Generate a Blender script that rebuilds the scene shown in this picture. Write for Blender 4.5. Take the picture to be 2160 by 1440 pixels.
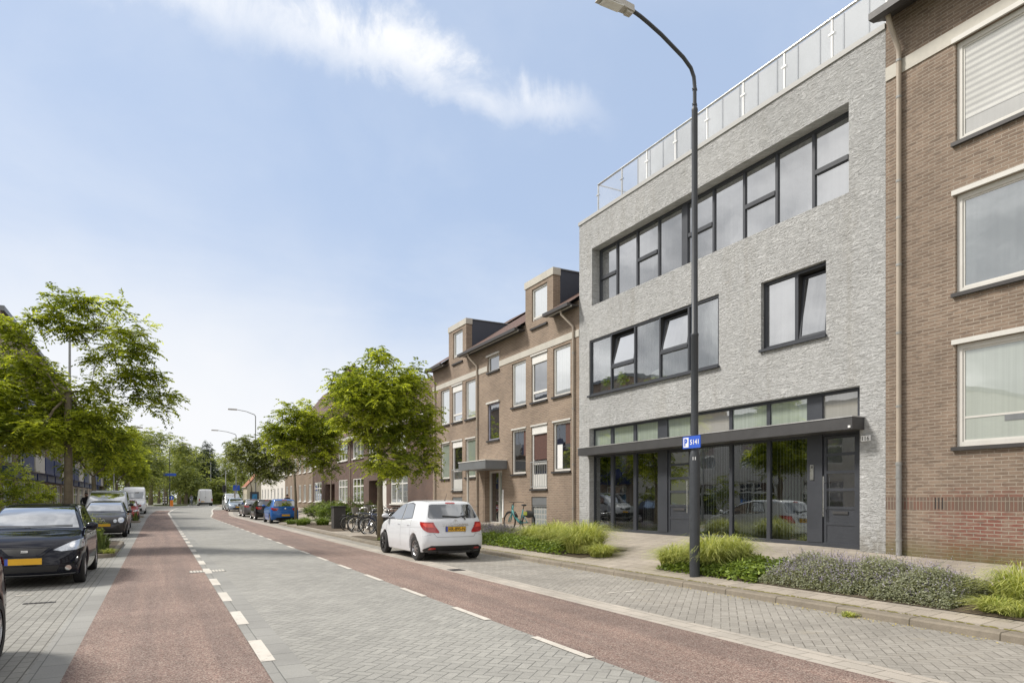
import bpy, bmesh, math, random
import numpy as np
from mathutils import Vector, Matrix
from mathutils.bvhtree import BVHTree
from mathutils.geometry import delaunay_2d_cdt
random.seed(7)
R = math.radians
S = bpy.context.scene
for o in list(bpy.data.objects): bpy.data.objects.remove(o)

# ------------------------------------------------------------ camera, light, sky
H = 1.55                      # eye height
F = 1420.0                    # focal length in photo pixels (2160 wide)
VX, HY = 333.0, 1050.0        # the street's vanishing point in the photo
TH = math.atan((1080 - VX) / F)
CT, ST = math.cos(TH), math.sin(TH)
cam = bpy.data.cameras.new('camera'); camo = bpy.data.objects.new('camera', cam)
S.collection.objects.link(camo); S.camera = camo
camo.location = (0, 0, H); camo.rotation_euler = (R(90), 0, -TH)
cam.sensor_width = 36; cam.lens = 36 * F / 2160
cam.shift_x = 0; cam.shift_y = (HY - 720) / 2160
cam.clip_start = .05; cam.clip_end = 3000
S.view_settings.view_transform = 'Standard'; S.view_settings.look = 'None'
S.view_settings.exposure = 0.50; S.view_settings.gamma = 1

def tcol(x): return math.tan(math.atan((x - 1080) / F) + TH)
def FY(x, X): return X / tcol(x)                 # Y of a photo column on the plane X
def XX(x, Y): return Y * tcol(x)
def depth(X, Y): return Y * CT + X * ST
def ZZ(y, X, Y): return H - (y - HY) * depth(X, Y) / F
def SZ(s, X): return H + s * X / CT
def G(x, y, z=0.0):                              # ground point at height z
    h = (H - z) / (y - HY)
    return (h * CT * (x - VX), h * (F * CT - (x - 1080) * ST))
def raydir(x, y):
    a = (x - 1080) / F; b = -(y - HY) / F
    return Vector((a * CT + ST, -a * ST + CT, b)).normalized()

SUN_EL, SUN_AZ = R(47), R(-52)                   # azimuth from +Y towards +X
sd = Vector((math.sin(SUN_AZ) * math.cos(SUN_EL), math.cos(SUN_AZ) * math.cos(SUN_EL), math.sin(SUN_EL)))
sl = bpy.data.lights.new('sun', 'SUN'); sl.energy = 3.1; sl.angle = R(11); sl.color = (1, .95, .87)
so = bpy.data.objects.new('sun', sl); S.collection.objects.link(so)
so.rotation_euler = sd.to_track_quat('Z', 'Y').to_euler()

class NT:                                        # small node-tree helper
    def __init__(s, tree): s.t = tree; s.n = tree.nodes; s.l = tree.links
    def new(s, typ, **kw):
        n = s.n.new(typ)
        for k, v in kw.items():
            if k == 'ins':
                for a, b in v.items(): s.put(n.inputs[a], b)
            else: setattr(n, k, v)
        return n
    def put(s, sock, v):
        if isinstance(v, bpy.types.NodeSocket): s.l.new(v, sock)
        elif isinstance(v, bpy.types.Node): s.l.new(v.outputs[0], sock)
        else:
            if sock.type == 'RGBA' and len(v) == 3: v = (*v, 1)
            sock.default_value = v
    def m(s, op, a, b=None, c=None, clamp=False):
        n = s.n.new('ShaderNodeMath'); n.operation = op; n.use_clamp = clamp
        for i, v in enumerate((a, b, c)):
            if v is not None: s.put(n.inputs[i], v)
        return n.outputs[0]
    def vm(s, op, a, b=None):
        n = s.n.new('ShaderNodeVectorMath'); n.operation = op
        s.put(n.inputs[0], a)
        if b is not None: s.put(n.inputs[1], b)
        return n.outputs['Value'] if op in ('DOT_PRODUCT', 'LENGTH', 'DISTANCE') else n.outputs[0]
    def mix(s, fac, a, b, mode='MIX'):
        n = s.n.new('ShaderNodeMix'); n.data_type = 'RGBA'; n.blend_type = mode
        s.put(n.inputs[0], fac); s.put(n.inputs[6], a); s.put(n.inputs[7], b)
        return n.outputs[2]
    def noise(s, vec, scale, detail=4, rough=.55, dist=0):
        n = s.n.new('ShaderNodeTexNoise'); s.put(n.inputs['Vector'], vec)
        n.inputs['Scale'].default_value = scale; n.inputs['Detail'].default_value = detail
        n.inputs['Roughness'].default_value = rough; n.inputs['Distortion'].default_value = dist
        return n.outputs[0]
    def ss(s, v, a, b, lo=0., hi=1.):            # smoothstep
        n = s.n.new('ShaderNodeMapRange'); n.interpolation_type = 'SMOOTHSTEP'
        s.put(n.inputs[0], v); s.put(n.inputs[1], a); s.put(n.inputs[2], b); s.put(n.inputs[3], lo); s.put(n.inputs[4], hi)
        return n.outputs[0]
    def xyz(s, v):
        n = s.n.new('ShaderNodeSeparateXYZ'); s.put(n.inputs[0], v); return n.outputs
    def comb(s, x, y, z=0.):
        n = s.n.new('ShaderNodeCombineXYZ')
        for i, v in enumerate((x, y, z)): s.put(n.inputs[i], v)
        return n.outputs[0]

W = bpy.data.worlds.new('World'); S.world = W; W.use_nodes = True
w = NT(W.node_tree); w.n.clear()
sky = w.new('ShaderNodeTexSky', sky_type='NISHITA', sun_disc=False, sun_elevation=SUN_EL, sun_rotation=SUN_AZ,
            air_density=1.0, dust_density=.7, ozone_density=1.3)
gen = w.new('ShaderNodeTexCoord').outputs['Generated']
D = w.vm('NORMALIZE', gen); dx, dy, dz = w.xyz(D)[:3]
up = w.m('MAXIMUM', dz, 0.)
pl = w.comb(w.m('DIVIDE', dx, w.m('ADD', up, .12)), w.m('DIVIDE', dy, w.m('ADD', up, .12)))
n1 = w.noise(pl, 1.1, 7, .58, .4)
n2 = w.noise(D, 7.0, 8, .62, .6)
n3 = w.noise(D, 2.2, 6, .55, .3)
sky_c = w.mix(.80, w.new('ShaderNodeVectorMath', operation='SCALE', ins={0: sky.outputs[0], 'Scale': 1.25}).outputs[0], (4.15, 5.15, 6.95))
# the long cirrus streak
d1, d2, d3 = raydir(560, -20), raydir(1285, 250), raydir(900, 130)
nn = d1.cross(d2).normalized()
off = w.m('SUBTRACT', w.vm('DOT_PRODUCT', D, tuple(nn)), (d3.dot(nn)) * .75)
off = w.m('ADD', off, w.m('MULTIPLY', w.m('SUBTRACT', n2, .5), .11))
off = w.m('ADD', off, w.m('MULTIPLY', w.m('SUBTRACT', w.noise(D, 22., 6, .65, .3), .5), .035))
along = w.vm('DOT_PRODUCT', D, tuple((d2 - d1).normalized()))
a1, a2 = d1.dot((d2 - d1).normalized()), d2.dot((d2 - d1).normalized())
wid = w.ss(along, a1 - .1, a2, .046, .026)
band = w.ss(w.m('DIVIDE', w.m('ABSOLUTE', off), wid), 0.05, 1.25, 1., 0.)
band = w.m('MULTIPLY', band, w.ss(along, a2 - .16, a2 + .03, 1., 0.))
band = w.m('MULTIPLY', band, w.ss(n2, .26, .56, .30, 1.))
# thin veil everywhere, heavier low down and away to the left
veil = w.ss(w.m('ADD', n1, w.m('MULTIPLY', n3, .35)), .55, .95, 0., .4)
left = w.m('MULTIPLY', w.m('MAXIMUM', w.ss(w.m('SUBTRACT', w.m('MULTIPLY', dx, -1.), w.m('MULTIPLY', dy, .15)), .15, .5), w.m('MAXIMUM', w.ss(dy, .25, -.15, 0., 1.), w.ss(dz, .66, .85, 0., 1.))), w.ss(n3, .25, .6, .72, 1.))
low = w.ss(w.m('ADD', w.m('ADD', dz, w.m('MULTIPLY', dx, .20)), w.m('MULTIPLY', w.m('SUBTRACT', n3, .5), .40)), .03, .52, 1., 0.)
low = w.m('POWER', low, 1.25)
c = w.mix(veil, sky_c, (6.6, 7.1, 7.9))
c = w.mix(w.m('MULTIPLY', band, .95), c, (8.3, 8.4, 8.6))
c = w.mix(low, c, (7.7, 7.8, 8.0))
shade = w.ss(w.m('ADD', w.m('MULTIPLY', w.noise(D, 3.6, 7, .55, .5), .75), w.m('MULTIPLY', n1, .25)), .40, .60, 1., 0.)
c = w.mix(left, c, w.mix(shade, (3.9, 3.95, 4.1), (10.9, 10.7, 10.5)))  # unseen clouds left, behind and overhead, mirrored in glass, brightened as added fill
grd = w.ss(dz, -.06, 0., 0., 1.)
c = w.mix(grd, (2.6, 2.45, 2.2), c)
bg = w.new('ShaderNodeBackground', ins={0: c, 1: .088})
w.l.new(bg.outputs[0], w.new('ShaderNodeOutputWorld').inputs[0])

# ------------------------------------------------------------ materials
MATS = {}
def newmat(name):
    m = bpy.data.materials.new(name); m.use_nodes = True
    t = NT(m.node_tree); t.n.clear()
    out = t.new('ShaderNodeOutputMaterial')
    b = t.new('ShaderNodeBsdfPrincipled'); t.l.new(b.outputs[0], out.inputs[0])
    MATS[name] = m
    return m, t, b, out
def mat(name, col, rough=.6, metal=0., var=.12, vs=3., bump=0., bs=40., coat=0., spec=.5):
    if name in MATS: return MATS[name]
    m, t, b, out = newmat(name)
    pos = t.new('ShaderNodeTexCoord').outputs['Object']
    if var:
        n = t.noise(pos, vs, 6, .6)
        n = t.m('ADD', t.m('MULTIPLY', t.noise(pos, vs * 9, 4), .4), t.m('MULTIPLY', n, .6))
        c = t.mix(t.ss(n, .3, .7), tuple(x * (1 - var) for x in col), tuple(min(1, x * (1 + var)) for x in col))
        t.put(b.inputs['Base Color'], c)
        t.put(b.inputs['Roughness'], t.ss(n, .3, .7, max(0, rough - .06), min(1, rough + .06)))
    else:
        t.put(b.inputs['Base Color'], col); b.inputs['Roughness'].default_value = rough
    b.inputs['Metallic'].default_value = metal
    b.inputs['Coat Weight'].default_value = coat; b.inputs['Coat Roughness'].default_value = .04
    b.inputs['Specular IOR Level'].default_value = spec
    if bump:
        bn = t.new('ShaderNodeBump', ins={'Height': t.noise(pos, bs, 5), 'Distance': bump}); bn.inputs['Strength'].default_value = 1
        t.put(b.inputs['Normal'], bn)
    return m
def brickmat(name, cols, mortar, bw=.22, bh=.0625, mw=.01, axis='wall', bump=.006, dist=0., extra=None, rough=.88, large=.12, offset=.5, ms=.25):
    m, t, b, out = newmat(name)
    g = t.new('ShaderNodeNewGeometry').outputs['Position']
    x, y, z = t.xyz(g)[:3]
    if axis == 'wall': v = t.comb(t.m('ADD', x, y), z)
    elif axis == 'ground': v = t.comb(y, x)
    else: v = t.comb(x, y)
    if dist:
        nz = t.new('ShaderNodeTexNoise', ins={'Vector': g, 'Scale': 9., 'Detail': 3.}).outputs[1]
        v = t.vm('ADD', v, t.new('ShaderNodeVectorMath', operation='SCALE', ins={0: t.vm('SUBTRACT', nz, (.5, .5, .5)), 'Scale': dist}).outputs[0])
    br = t.new('ShaderNodeTexBrick', offset=offset, ins={'Vector': v, 'Color1': cols[0], 'Color2': cols[1], 'Mortar': mortar, 'Scale': 1., 'Mortar Size': mw,
               'Mortar Smooth': ms, 'Bias': 0., 'Brick Width': bw, 'Row Height': bh})
    n = t.noise(g, .7, 5); nf = t.noise(g, 60., 3)
    c = t.mix(1., br.outputs[0], t.mix(t.ss(n, .3, .7), (1 - large,) * 3, (1 + large,) * 3), 'MULTIPLY')
    c = t.mix(1., c, t.mix(nf, (.82,) * 3, (1.18,) * 3), 'MULTIPLY')
    if extra: c = extra(t, c, g, (x, y, z), br)
    t.put(b.inputs['Base Color'], c); b.inputs['Roughness'].default_value = rough
    hgt = t.m('SUBTRACT', t.m('MULTIPLY', nf, .4), br.outputs[1])
    bn = t.new('ShaderNodeBump', ins={'Height': hgt, 'Distance': bump}); bn.inputs['Strength'].default_value = 1
    t.put(b.inputs['Normal'], bn)
    return m
def herringbone(name, ca, cb, joint, unit=.105, rot=45., large=.1, stain=0.):
    m, t, b, out = newmat(name)
    g = t.new('ShaderNodeNewGeometry').outputs['Position']
    mp = t.new('ShaderNodeMapping', ins={'Vector': g}); mp.inputs['Rotation'].default_value = (0, 0, R(rot)); mp.inputs['Scale'].default_value = (1 / unit,) * 3
    x, y, z = t.xyz(mp.outputs[0])[:3]
    i, j = t.m('FLOOR', x), t.m('FLOOR', y); u, v = t.m('FRACT', x), t.m('FRACT', y)
    k = t.m('FLOORED_MODULO', t.m('SUBTRACT', i, j), 4.)
    eq = [t.m('COMPARE', k, float(q), .1) for q in range(4)]
    l, r_, d_, u_ = u, t.m('SUBTRACT', 1., u), v, t.m('SUBTRACT', 1., v)
    # a border counts unless this cell continues there
    l = t.m('ADD', l, eq[1]); r_ = t.m('ADD', r_, eq[0]); d_ = t.m('ADD', d_, eq[2]); u_ = t.m('ADD', u_, eq[3])
    e = t.m('MINIMUM', t.m('MINIMUM', l, r_), t.m('MINIMUM', d_, u_))
    ident = t.comb(t.m('SUBTRACT', i, eq[1]), t.m('SUBTRACT', j, eq[2]), t.m('ADD', eq[0], eq[1]))
    wn = t.new('ShaderNodeTexWhiteNoise', ins={'Vector': ident}).outputs[0]
    nf = t.noise(g, 90., 3); n = t.noise(g, .5, 5, .6); n2 = t.noise(g, 3.5, 5, .6)
    c = t.mix(wn, ca, cb)
    c = t.mix(1., c, t.mix(t.noise(g, 45., 5, .75), (.62,) * 3, (1.38,) * 3), 'MULTIPLY')
    c = t.mix(1., c, t.mix(t.ss(n, .3, .7), (1 - large,) * 3, (1 + large,) * 3), 'MULTIPLY')
    c = t.mix(1., c, t.mix(t.ss(n2, .35, .7), (.93,) * 3, (1.06,) * 3), 'MULTIPLY')
    c = t.mix(t.ss(t.noise(g, .9, 6, .72), .60, .68, 0., .30), c, (.15, .14, .125))
    if stain:
        sp = t.ss(t.noise(g, 1.4, 6, .7), .58, .66, 0., stain); c = t.mix(sp, c, (.32, .27, .19))
    jt = t.m('MULTIPLY', t.ss(e, .02, .075, 1., 0.), t.ss(t.noise(g, 2.2, 4), .3, .6, .45, 1.))
    t.put(b.inputs['Base Color'], t.mix(jt, c, joint)); b.inputs['Roughness'].default_value = .85
    bn = t.new('ShaderNodeBump', ins={'Height': t.m('SUBTRACT', t.m('MULTIPLY', nf, .3), jt), 'Distance': .006}); bn.inputs['Strength'].default_value = 1
    t.put(b.inputs['Normal'], bn)
    return m

# ------------------------------------------------------------ object helpers
COL = S.collection
def rootloc(p):
    while p is not None and p.parent is not None: p = p.parent
    return Vector(p.location) if p is not None else Vector((0, 0, 0))
def tag(o, label=None, cat=None, group=None, kind=None):
    if label: o['label'] = label
    if cat: o['category'] = cat
    if group: o['group'] = group
    if kind: o['kind'] = kind
    return o
def empty(name, loc, label, cat, group=None, rz=0.):
    o = bpy.data.objects.new(name, None); COL.objects.link(o); o.location = loc; o.rotation_euler = (0, 0, rz)
    o.empty_display_size = .2
    return tag(o, label, cat, group)
class MB:
    def __init__(s, local=False): s.v = []; s.f = []; s.mi = []; s.local = local; s.cur = 0
    def add(s, vs, fs):
        b = len(s.v); s.v += [tuple(p) for p in vs]; s.f += [tuple(i + b for i in f) for f in fs]; s.mi += [s.cur] * len(fs)
    def box(s, x0, x1, y0, y1, z0, z1):
        if x0 > x1: x0, x1 = x1, x0
        if y0 > y1: y0, y1 = y1, y0
        if z0 > z1: z0, z1 = z1, z0
        s.add([(x0, y0, z0), (x1, y0, z0), (x1, y1, z0), (x0, y1, z0), (x0, y0, z1), (x1, y0, z1), (x1, y1, z1), (x0, y1, z1)],
              [(0, 3, 2, 1), (4, 5, 6, 7), (0, 1, 5, 4), (1, 2, 6, 5), (2, 3, 7, 6), (3, 0, 4, 7)]); return s
    def quad(s, a, b, c, d): s.add([a, b, c, d], [(0, 1, 2, 3)]); return s
    def prism(s, poly, fn0, fn1):                # polygon extruded between two mapping functions
        n = len(poly); s.add([fn0(p) for p in poly] + [fn1(p) for p in poly],
              [tuple(range(n))[::-1], tuple(range(n, 2 * n))] + [(i, (i + 1) % n, n + (i + 1) % n, n + i) for i in range(n)]); return s
    def tube(s, pts, rs, n=8, caps=True):
        pts = [Vector(p) for p in pts]
        if not isinstance(rs, (list, tuple)): rs = [rs] * len(pts)
        b = len(s.v); ref = None; vs = []; fs = []
        for i, p in enumerate(pts):
            d = (pts[min(i + 1, len(pts) - 1)] - pts[max(i - 1, 0)])
            d = d.normalized() if d.length > 1e-9 else Vector((0, 0, 1))
            if ref is None: ref = d.orthogonal().normalized()
            a = (ref - d * ref.dot(d)); a = a.normalized() if a.length > 1e-6 else d.orthogonal().normalized(); ref = a; c = d.cross(a)
            for k in range(n):
                q = 2 * math.pi * k / n; vs.append(p + (a * math.cos(q) + c * math.sin(q)) * rs[i])
        for i in range(len(pts) - 1):
            for k in range(n): fs.append((i * n + k, i * n + (k + 1) % n, (i + 1) * n + (k + 1) % n, (i + 1) * n + k))
        if caps: fs += [tuple(range(n))[::-1], tuple((len(pts) - 1) * n + k for k in range(n))]
        s.add(vs, fs); return s
    def lathe(s, prof, o=(0, 0, 0), axis='z', n=24):   # prof: (radius, height)
        vs = []; fs = []; o = Vector(o)
        for r, h in prof:
            for k in range(n):
                q = 2 * math.pi * k / n; a, b = r * math.cos(q), r * math.sin(q)
                vs.append(o + Vector({'z': (a, b, h), 'y': (a, h, b), 'x': (h, a, b)}[axis]))
        for i in range(len(prof) - 1):
            for k in range(n): fs.append((i * n + k, i * n + (k + 1) % n, (i + 1) * n + (k + 1) % n, (i + 1) * n + k))
        s.add(vs, fs); return s
    def ell(s, c, r, n=12, m=8):
        vs = []; fs = []
        for i in range(m + 1):
            t = math.pi * i / m
            for k in range(n):
                q = 2 * math.pi * k / n; vs.append((c[0] + r[0] * math.sin(t) * math.cos(q), c[1] + r[1] * math.sin(t) * math.sin(q), c[2] + r[2] * math.cos(t)))
        for i in range(m):
            for k in range(n): fs.append((i * n + k, i * n + (k + 1) % n, (i + 1) * n + (k + 1) % n, (i + 1) * n + k))
        s.add(vs, fs); return s
    def build(s, name, mats, parent=None, smooth=False, loc=None):
        me = bpy.data.meshes.new(name)
        off = Vector((0, 0, 0)) if s.local else rootloc(parent)
        if loc is not None: off = Vector(loc)
        me.from_pydata([(p[0] - off[0], p[1] - off[1], p[2] - off[2]) for p in s.v], [], s.f)
        for m in (mats if isinstance(mats, (list, tuple)) else [mats]): me.materials.append(m)
        me.polygons.foreach_set('material_index', s.mi)
        if smooth:
            me.polygons.foreach_set('use_smooth', [True] * len(me.polygons))
            if smooth != 'all':
                bm = bmesh.new(); bm.from_mesh(me)
                for e in bm.edges:
                    if len(e.link_faces) == 2 and e.calc_face_angle(0) > R(40): e.smooth = False
                bm.to_mesh(me); bm.free()
        me.update()
        o = bpy.data.objects.new(name, me); COL.objects.link(o)
        if parent is not None: o.parent = parent
        if loc is not None: o.location = loc
        return o
def part(name, mats, parent, fn, smooth=False, label=None, local=False):
    b = MB(local); fn(b); o = b.build(name, mats, parent, smooth)
    if label: o['label'] = label
    return o
def copy_tree(o, parent=None):
    c = o.copy(); COL.objects.link(c)
    if parent is not None: c.parent = parent
    for ch in list(o.children): copy_tree(ch, c)
    return c
def structure(o): o['kind'] = 'structure'; return o
FONTC = {}
def text_mesh(txt, bold=0.0):
    cu = bpy.data.curves.new('t', 'FONT'); cu.body = txt; cu.align_x = 'LEFT'; cu.offset = bold; cu.resolution_u = 3
    ob = bpy.data.objects.new('t', cu); COL.objects.link(ob)
    dg = bpy.context.evaluated_depsgraph_get(); dg.update()
    me = bpy.data.meshes.new_from_object(ob.evaluated_get(dg))
    vs = [tuple(v.co) for v in me.vertices]; fs = [tuple(p.vertices) for p in me.polygons]
    bpy.data.objects.remove(ob); bpy.data.meshes.remove(me)
    xs = [v[0] for v in vs]; ys = [v[1] for v in vs]; x0, x1, y0, y1 = min(xs), max(xs), min(ys), max(ys)
    return [((v[0] - x0) / (x1 - x0), (v[1] - y0) / (y1 - y0)) for v in vs], fs
def put_text(b, txt, fn, bold=0.02):             # fn maps (u,v) in 0..1 to a point
    vs, fs = text_mesh(txt, bold); b.add([fn(u, v) for u, v in vs], fs)
# ------------------------------------------------------------ shared materials
def fac_extra(t, c, g, xyz, br):                 # weathering of the near brick house: red plinth and moss at the foot
    x, y, z = xyz
    n = t.noise(g, 1.6, 5, .65)
    red = t.m('MULTIPLY', t.ss(t.m('ADD', z, t.m('MULTIPLY', t.m('SUBTRACT', n, .5), .9)), 1.5, 1.85, 1., 0.), t.ss(y, 7.7, 6.9, 0., 1.))
    red = t.m('MULTIPLY', red, t.ss(n, .3, .6, .35, .9)); red = t.m('MULTIPLY', red, t.m('SUBTRACT', 1., br.outputs[1]))
    red = t.m('MULTIPLY', red, t.ss(t.noise(t.comb(t.m('MULTIPLY', y, 4.5), t.m('MULTIPLY', z, 16.)), 1., 2), .38, .55, .35, 1.)); c = t.mix(red, c, (.215, .070, .052))
    mo = t.m('MULTIPLY', t.ss(z, .95, .4, 0., 1.), t.ss(n, .25, .65, .25, .85))
    rnd = t.noise(t.comb(t.m('MULTIPLY', y, 4.5), t.m('MULTIPLY', z, 16.)), 1., 2)
    c = t.mix(t.ss(rnd, .50, .70, 0., .55), c, (.105, .078, .06)); c = t.mix(t.ss(rnd, .46, .34, 0., .35), c, (.27, .215, .17))
    return t.mix(mo, c, (.115, .105, .035))
M = {}
M['brick_near'] = brickmat('brick_near', ((.250, .183, .135), (.180, .130, .096)), (.32, .27, .22), extra=fac_extra, large=.14)
M['brick_tan'] = brickmat('brick_tan', ((.285, .208, .152), (.215, .155, .115)), (.33, .28, .225), large=.13)
M['brick_dark'] = brickmat('brick_dark', ((.13, .072, .055), (.092, .055, .045)), (.17, .14, .12), large=.15)
M['brick_far'] = brickmat('brick_far', ((.25, .18, .12), (.2, .14, .1)), (.28, .24, .2), large=.1)
M['brick_soldier'] = brickmat('brick_soldier', ((.175, .095, .070), (.135, .10, .078)), (.27, .23, .185), bw=.0625, bh=.25, mw=.008, offset=0.)
def stone_mat():
    m, t, b, out = newmat('rough_stone')
    g = t.new('ShaderNodeNewGeometry').outputs['Position']; x, y, z = t.xyz(g)[:3]
    h_ = t.m('ADD', x, y)
    wv = t.m('MULTIPLY', t.m('SUBTRACT', t.noise(g, 5., 3), .5), .10)
    st = t.comb(t.m('MULTIPLY', h_, 6.2), t.m('MULTIPLY', t.m('ADD', z, wv), 14.5), t.m('MULTIPLY', x, 3.))
    n1 = t.noise(st, 1., 5, .68, 1.4); nb = t.noise(t.comb(t.m('MULTIPLY', h_, 20.), t.m('MULTIPLY', z, 38.)), 1., 4, .6, .8)
    n2 = t.noise(g, 70., 4); n3 = t.noise(g, .5, 5); n4 = t.noise(g, 9., 4)
    row = t.m('ABSOLUTE', t.m('SUBTRACT', t.m('FRACT', t.m('DIVIDE', t.m('ADD', z, wv), .075)), .5))
    jn = t.m('MULTIPLY', t.ss(row, .40, .49), t.ss(n4, .38, .6))
    c = t.mix(t.ss(n1, .3, .7), (.40, .402, .398), (.61, .612, .61))
    c = t.mix(t.m('MULTIPLY', jn, .35), c, (.30, .29, .275))
    c = t.mix(t.ss(n4, .64, .76, 0., .30), c, (.47, .42, .36)); c = t.mix(t.ss(nb, .62, .8, 0., .5), c, (.66, .66, .66))
    c = t.mix(1., c, t.mix(t.ss(n3, .3, .7), (.92,) * 3, (1.05,) * 3), 'MULTIPLY')
    streak = t.noise(t.comb(t.m('MULTIPLY', h_, 2.2), t.m('MULTIPLY', z, .18)), 1., 5, .6)
    c = t.mix(1., c, t.mix(t.ss(streak, .50, .72), (1., 1., 1.), (.90, .885, .86)), 'MULTIPLY')
    c = t.mix(t.m('MULTIPLY', t.ss(z, 1.1, .45, 0., .6), t.ss(n4, .3, .6)), c, (.24, .22, .18))
    t.put(b.inputs['Base Color'], c); b.inputs['Roughness'].default_value = .9
    h = t.m('SUBTRACT', t.m('ADD', n1, t.m('ADD', t.m('MULTIPLY', nb, .45), t.m('MULTIPLY', n2, .12))), t.m('MULTIPLY', jn, .28))
    bn = t.new('ShaderNodeBump', ins={'Height': h, 'Distance': .075}); bn.inputs['Strength'].default_value = 1
    t.put(b.inputs['Normal'], bn); return m
M['stone'] = stone_mat()
def asphalt(name, base, chips, dark):
    m, t, b, out = newmat(name)
    g = t.new('ShaderNodeNewGeometry').outputs['Position']
    vo = t.new('ShaderNodeTexVoronoi', ins={'Vector': g, 'Scale': 95.})
    r = t.xyz(vo.outputs['Color'])[0]
    n = t.noise(g, .45, 6, .6); n2 = t.noise(g, 3., 5); nf = t.noise(g, 30., 5, .7)
    c = t.mix(t.ss(r, .62, .8), base, chips); c = t.mix(t.ss(r, .3, .14), c, dark)
    c = t.mix(1., c, t.mix(t.ss(n, .3, .7), (.86,) * 3, (1.12,) * 3), 'MULTIPLY')
    x, y, z = t.xyz(g)[:3]; ln = t.noise(t.comb(t.m('MULTIPLY', x, 2.6), t.m('MULTIPLY', y, .10)), 1., 5, .6)
    c = t.mix(1., c, t.mix(t.ss(ln, .35, .65), (.84, .85, .86), (1.10, 1.09, 1.07)), 'MULTIPLY')
    c = t.mix(t.ss(t.noise(g, 1.1, 6, .7), .60, .70, 0., .35), c, (.12, .095, .08))
    c = t.mix(1., c, t.mix(t.ss(n2, .3, .75), (.93,) * 3, (1.06,) * 3), 'MULTIPLY')
    c = t.mix(1., c, t.mix(nf, (.8,) * 3, (1.2,) * 3), 'MULTIPLY')
    t.put(b.inputs['Base Color'], c); b.inputs['Roughness'].default_value = .88
    bn = t.new('ShaderNodeBump', ins={'Height': vo.outputs['Distance'], 'Distance': .004}); bn.inputs['Strength'].default_value = .6
    t.put(b.inputs['Normal'], bn); return m
M['red_path'] = asphalt('red_path', (.212, .140, .117), (.32, .255, .218), (.105, .070, .058))
M['road'] = herringbone('road', (.268, .262, .242), (.315, .308, .283), (.172, .170, .157), large=.08)
M['parking'] = herringbone('parking', (.262, .245, .218), (.312, .293, .262), (.168, .155, .132), large=.13, stain=.25)
M['parking_left'] = brickmat('parking_left', ((.285, .277, .252), (.235, .228, .208)), (.12, .115, .10), bw=.21, bh=.105, mw=.006, axis='ground', bump=.004)
M['band'] = brickmat('band', ((.272, .268, .25), (.24, .236, .222)), (.14, .14, .13), bw=.5, bh=.32, mw=.005, axis='ground', bump=.003)
M['gutter'] = brickmat('gutter', ((.42, .38, .33), (.36, .33, .29)), (.2, .18, .15), bw=.4, bh=.2, mw=.006, axis='ground', bump=.003)
M['tiles'] = brickmat('tiles', ((.36, .315, .262), (.30, .265, .222)), (.16, .14, .105), bw=.3, bh=.3, mw=.006, axis='ground', bump=.004)
M['kerb'] = mat('kerb', (.215, .185, .145), .85, var=.2, vs=1.5, bump=.004, bs=60)
M['kerb_joint'] = mat('kerb_joint', (.10, .085, .06), .9)
def worn_paint():
    m, t, b, out = newmat('paint_white'); g = t.new('ShaderNodeNewGeometry').outputs['Position']
    n = t.noise(g, 14., 6, .75); n2 = t.noise(g, 1.2, 4)
    c = t.mix(t.ss(n2, .3, .7), (.50, .465, .41), (.60, .565, .51)); c = t.mix(t.ss(n, .56, .64, 0., .75), c, (.29, .26, .235))
    t.put(b.inputs['Base Color'], c); b.inputs['Roughness'].default_value = .75; return m
M['paint_white'] = worn_paint()
M['soil'] = mat('soil', (.10, .075, .05), .95, var=.35, vs=6, bump=.02, bs=25)
def grass_ground():
    m, t, b, out = newmat('grassland')
    g = t.new('ShaderNodeNewGeometry').outputs['Position']
    n = t.noise(g, .08, 6); n2 = t.noise(g, 4., 5)
    c = t.mix(n, (.07, .10, .03), (.14, .15, .06)); c = t.mix(t.ss(n2, .4, .7, 0., .5), c, (.16, .15, .08))
    t.put(b.inputs['Base Color'], c); b.inputs['Roughness'].default_value = .95; return m
M['grassland'] = grass_ground()
M['moss'] = mat('moss', (.17, .15, .03), .95, var=.4, vs=12)
M['anth'] = mat('anthracite_frame', (.042, .046, .056), .45, var=.08)
M['canopy'] = mat('canopy_steel', (.055, .054, .056), .5, var=.1)
M['canopy_edge'] = mat('canopy_edge', (.5, .5, .5), .4, metal=.5)
M['cream'] = mat('cream_paint', (.60, .585, .55), .55, var=.06)
M['cream_band'] = mat('cream_band', (.50, .475, .42), .7, var=.1, vs=1.2)
M['white'] = mat('white_paint', (.74, .73, .70), .5, var=.05)
M['sill'] = mat('dark_sill', (.045, .042, .042), .5)
M['pipe'] = mat('pvc_pipe', (.40, .34, .275), .5, var=.08)
M['pipe_metal'] = mat('zinc_pipe', (.33, .33, .32), .45, metal=.4, var=.15)
M['steel'] = mat('brushed_steel', (.62, .62, .61), .28, metal=1., var=.05)
M['pole'] = mat('lamp_post_paint', (.040, .045, .052), .42, var=.15, vs=5)
M['pole_far'] = mat('grey_lamp_paint', (.30, .31, .31), .5, var=.1)
M['lamp_head'] = mat('lamp_housing', (.46, .44, .40), .5, var=.08)
M['lens'] = mat('lamp_lens', (.75, .75, .72), .2)
M['zinc'] = mat('zinc_grey', (.20, .21, .22), .5, metal=.3, var=.1)
M['slate_panel'] = mat('dark_cladding', (.045, .053, .075), .5, var=.08)
M['roof_tile'] = brickmat('roof_tile', ((.15, .075, .055), (.10, .058, .046)), (.05, .035, .03), bw=.28, bh=.22, mw=.02, axis='wall', bump=.03, rough=.8)
M['roof_red'] = brickmat('roof_red', ((.42, .17, .10), (.34, .14, .09)), (.2, .09, .06), bw=.3, bh=.25, mw=.02, axis='wall', bump=.03)
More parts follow.
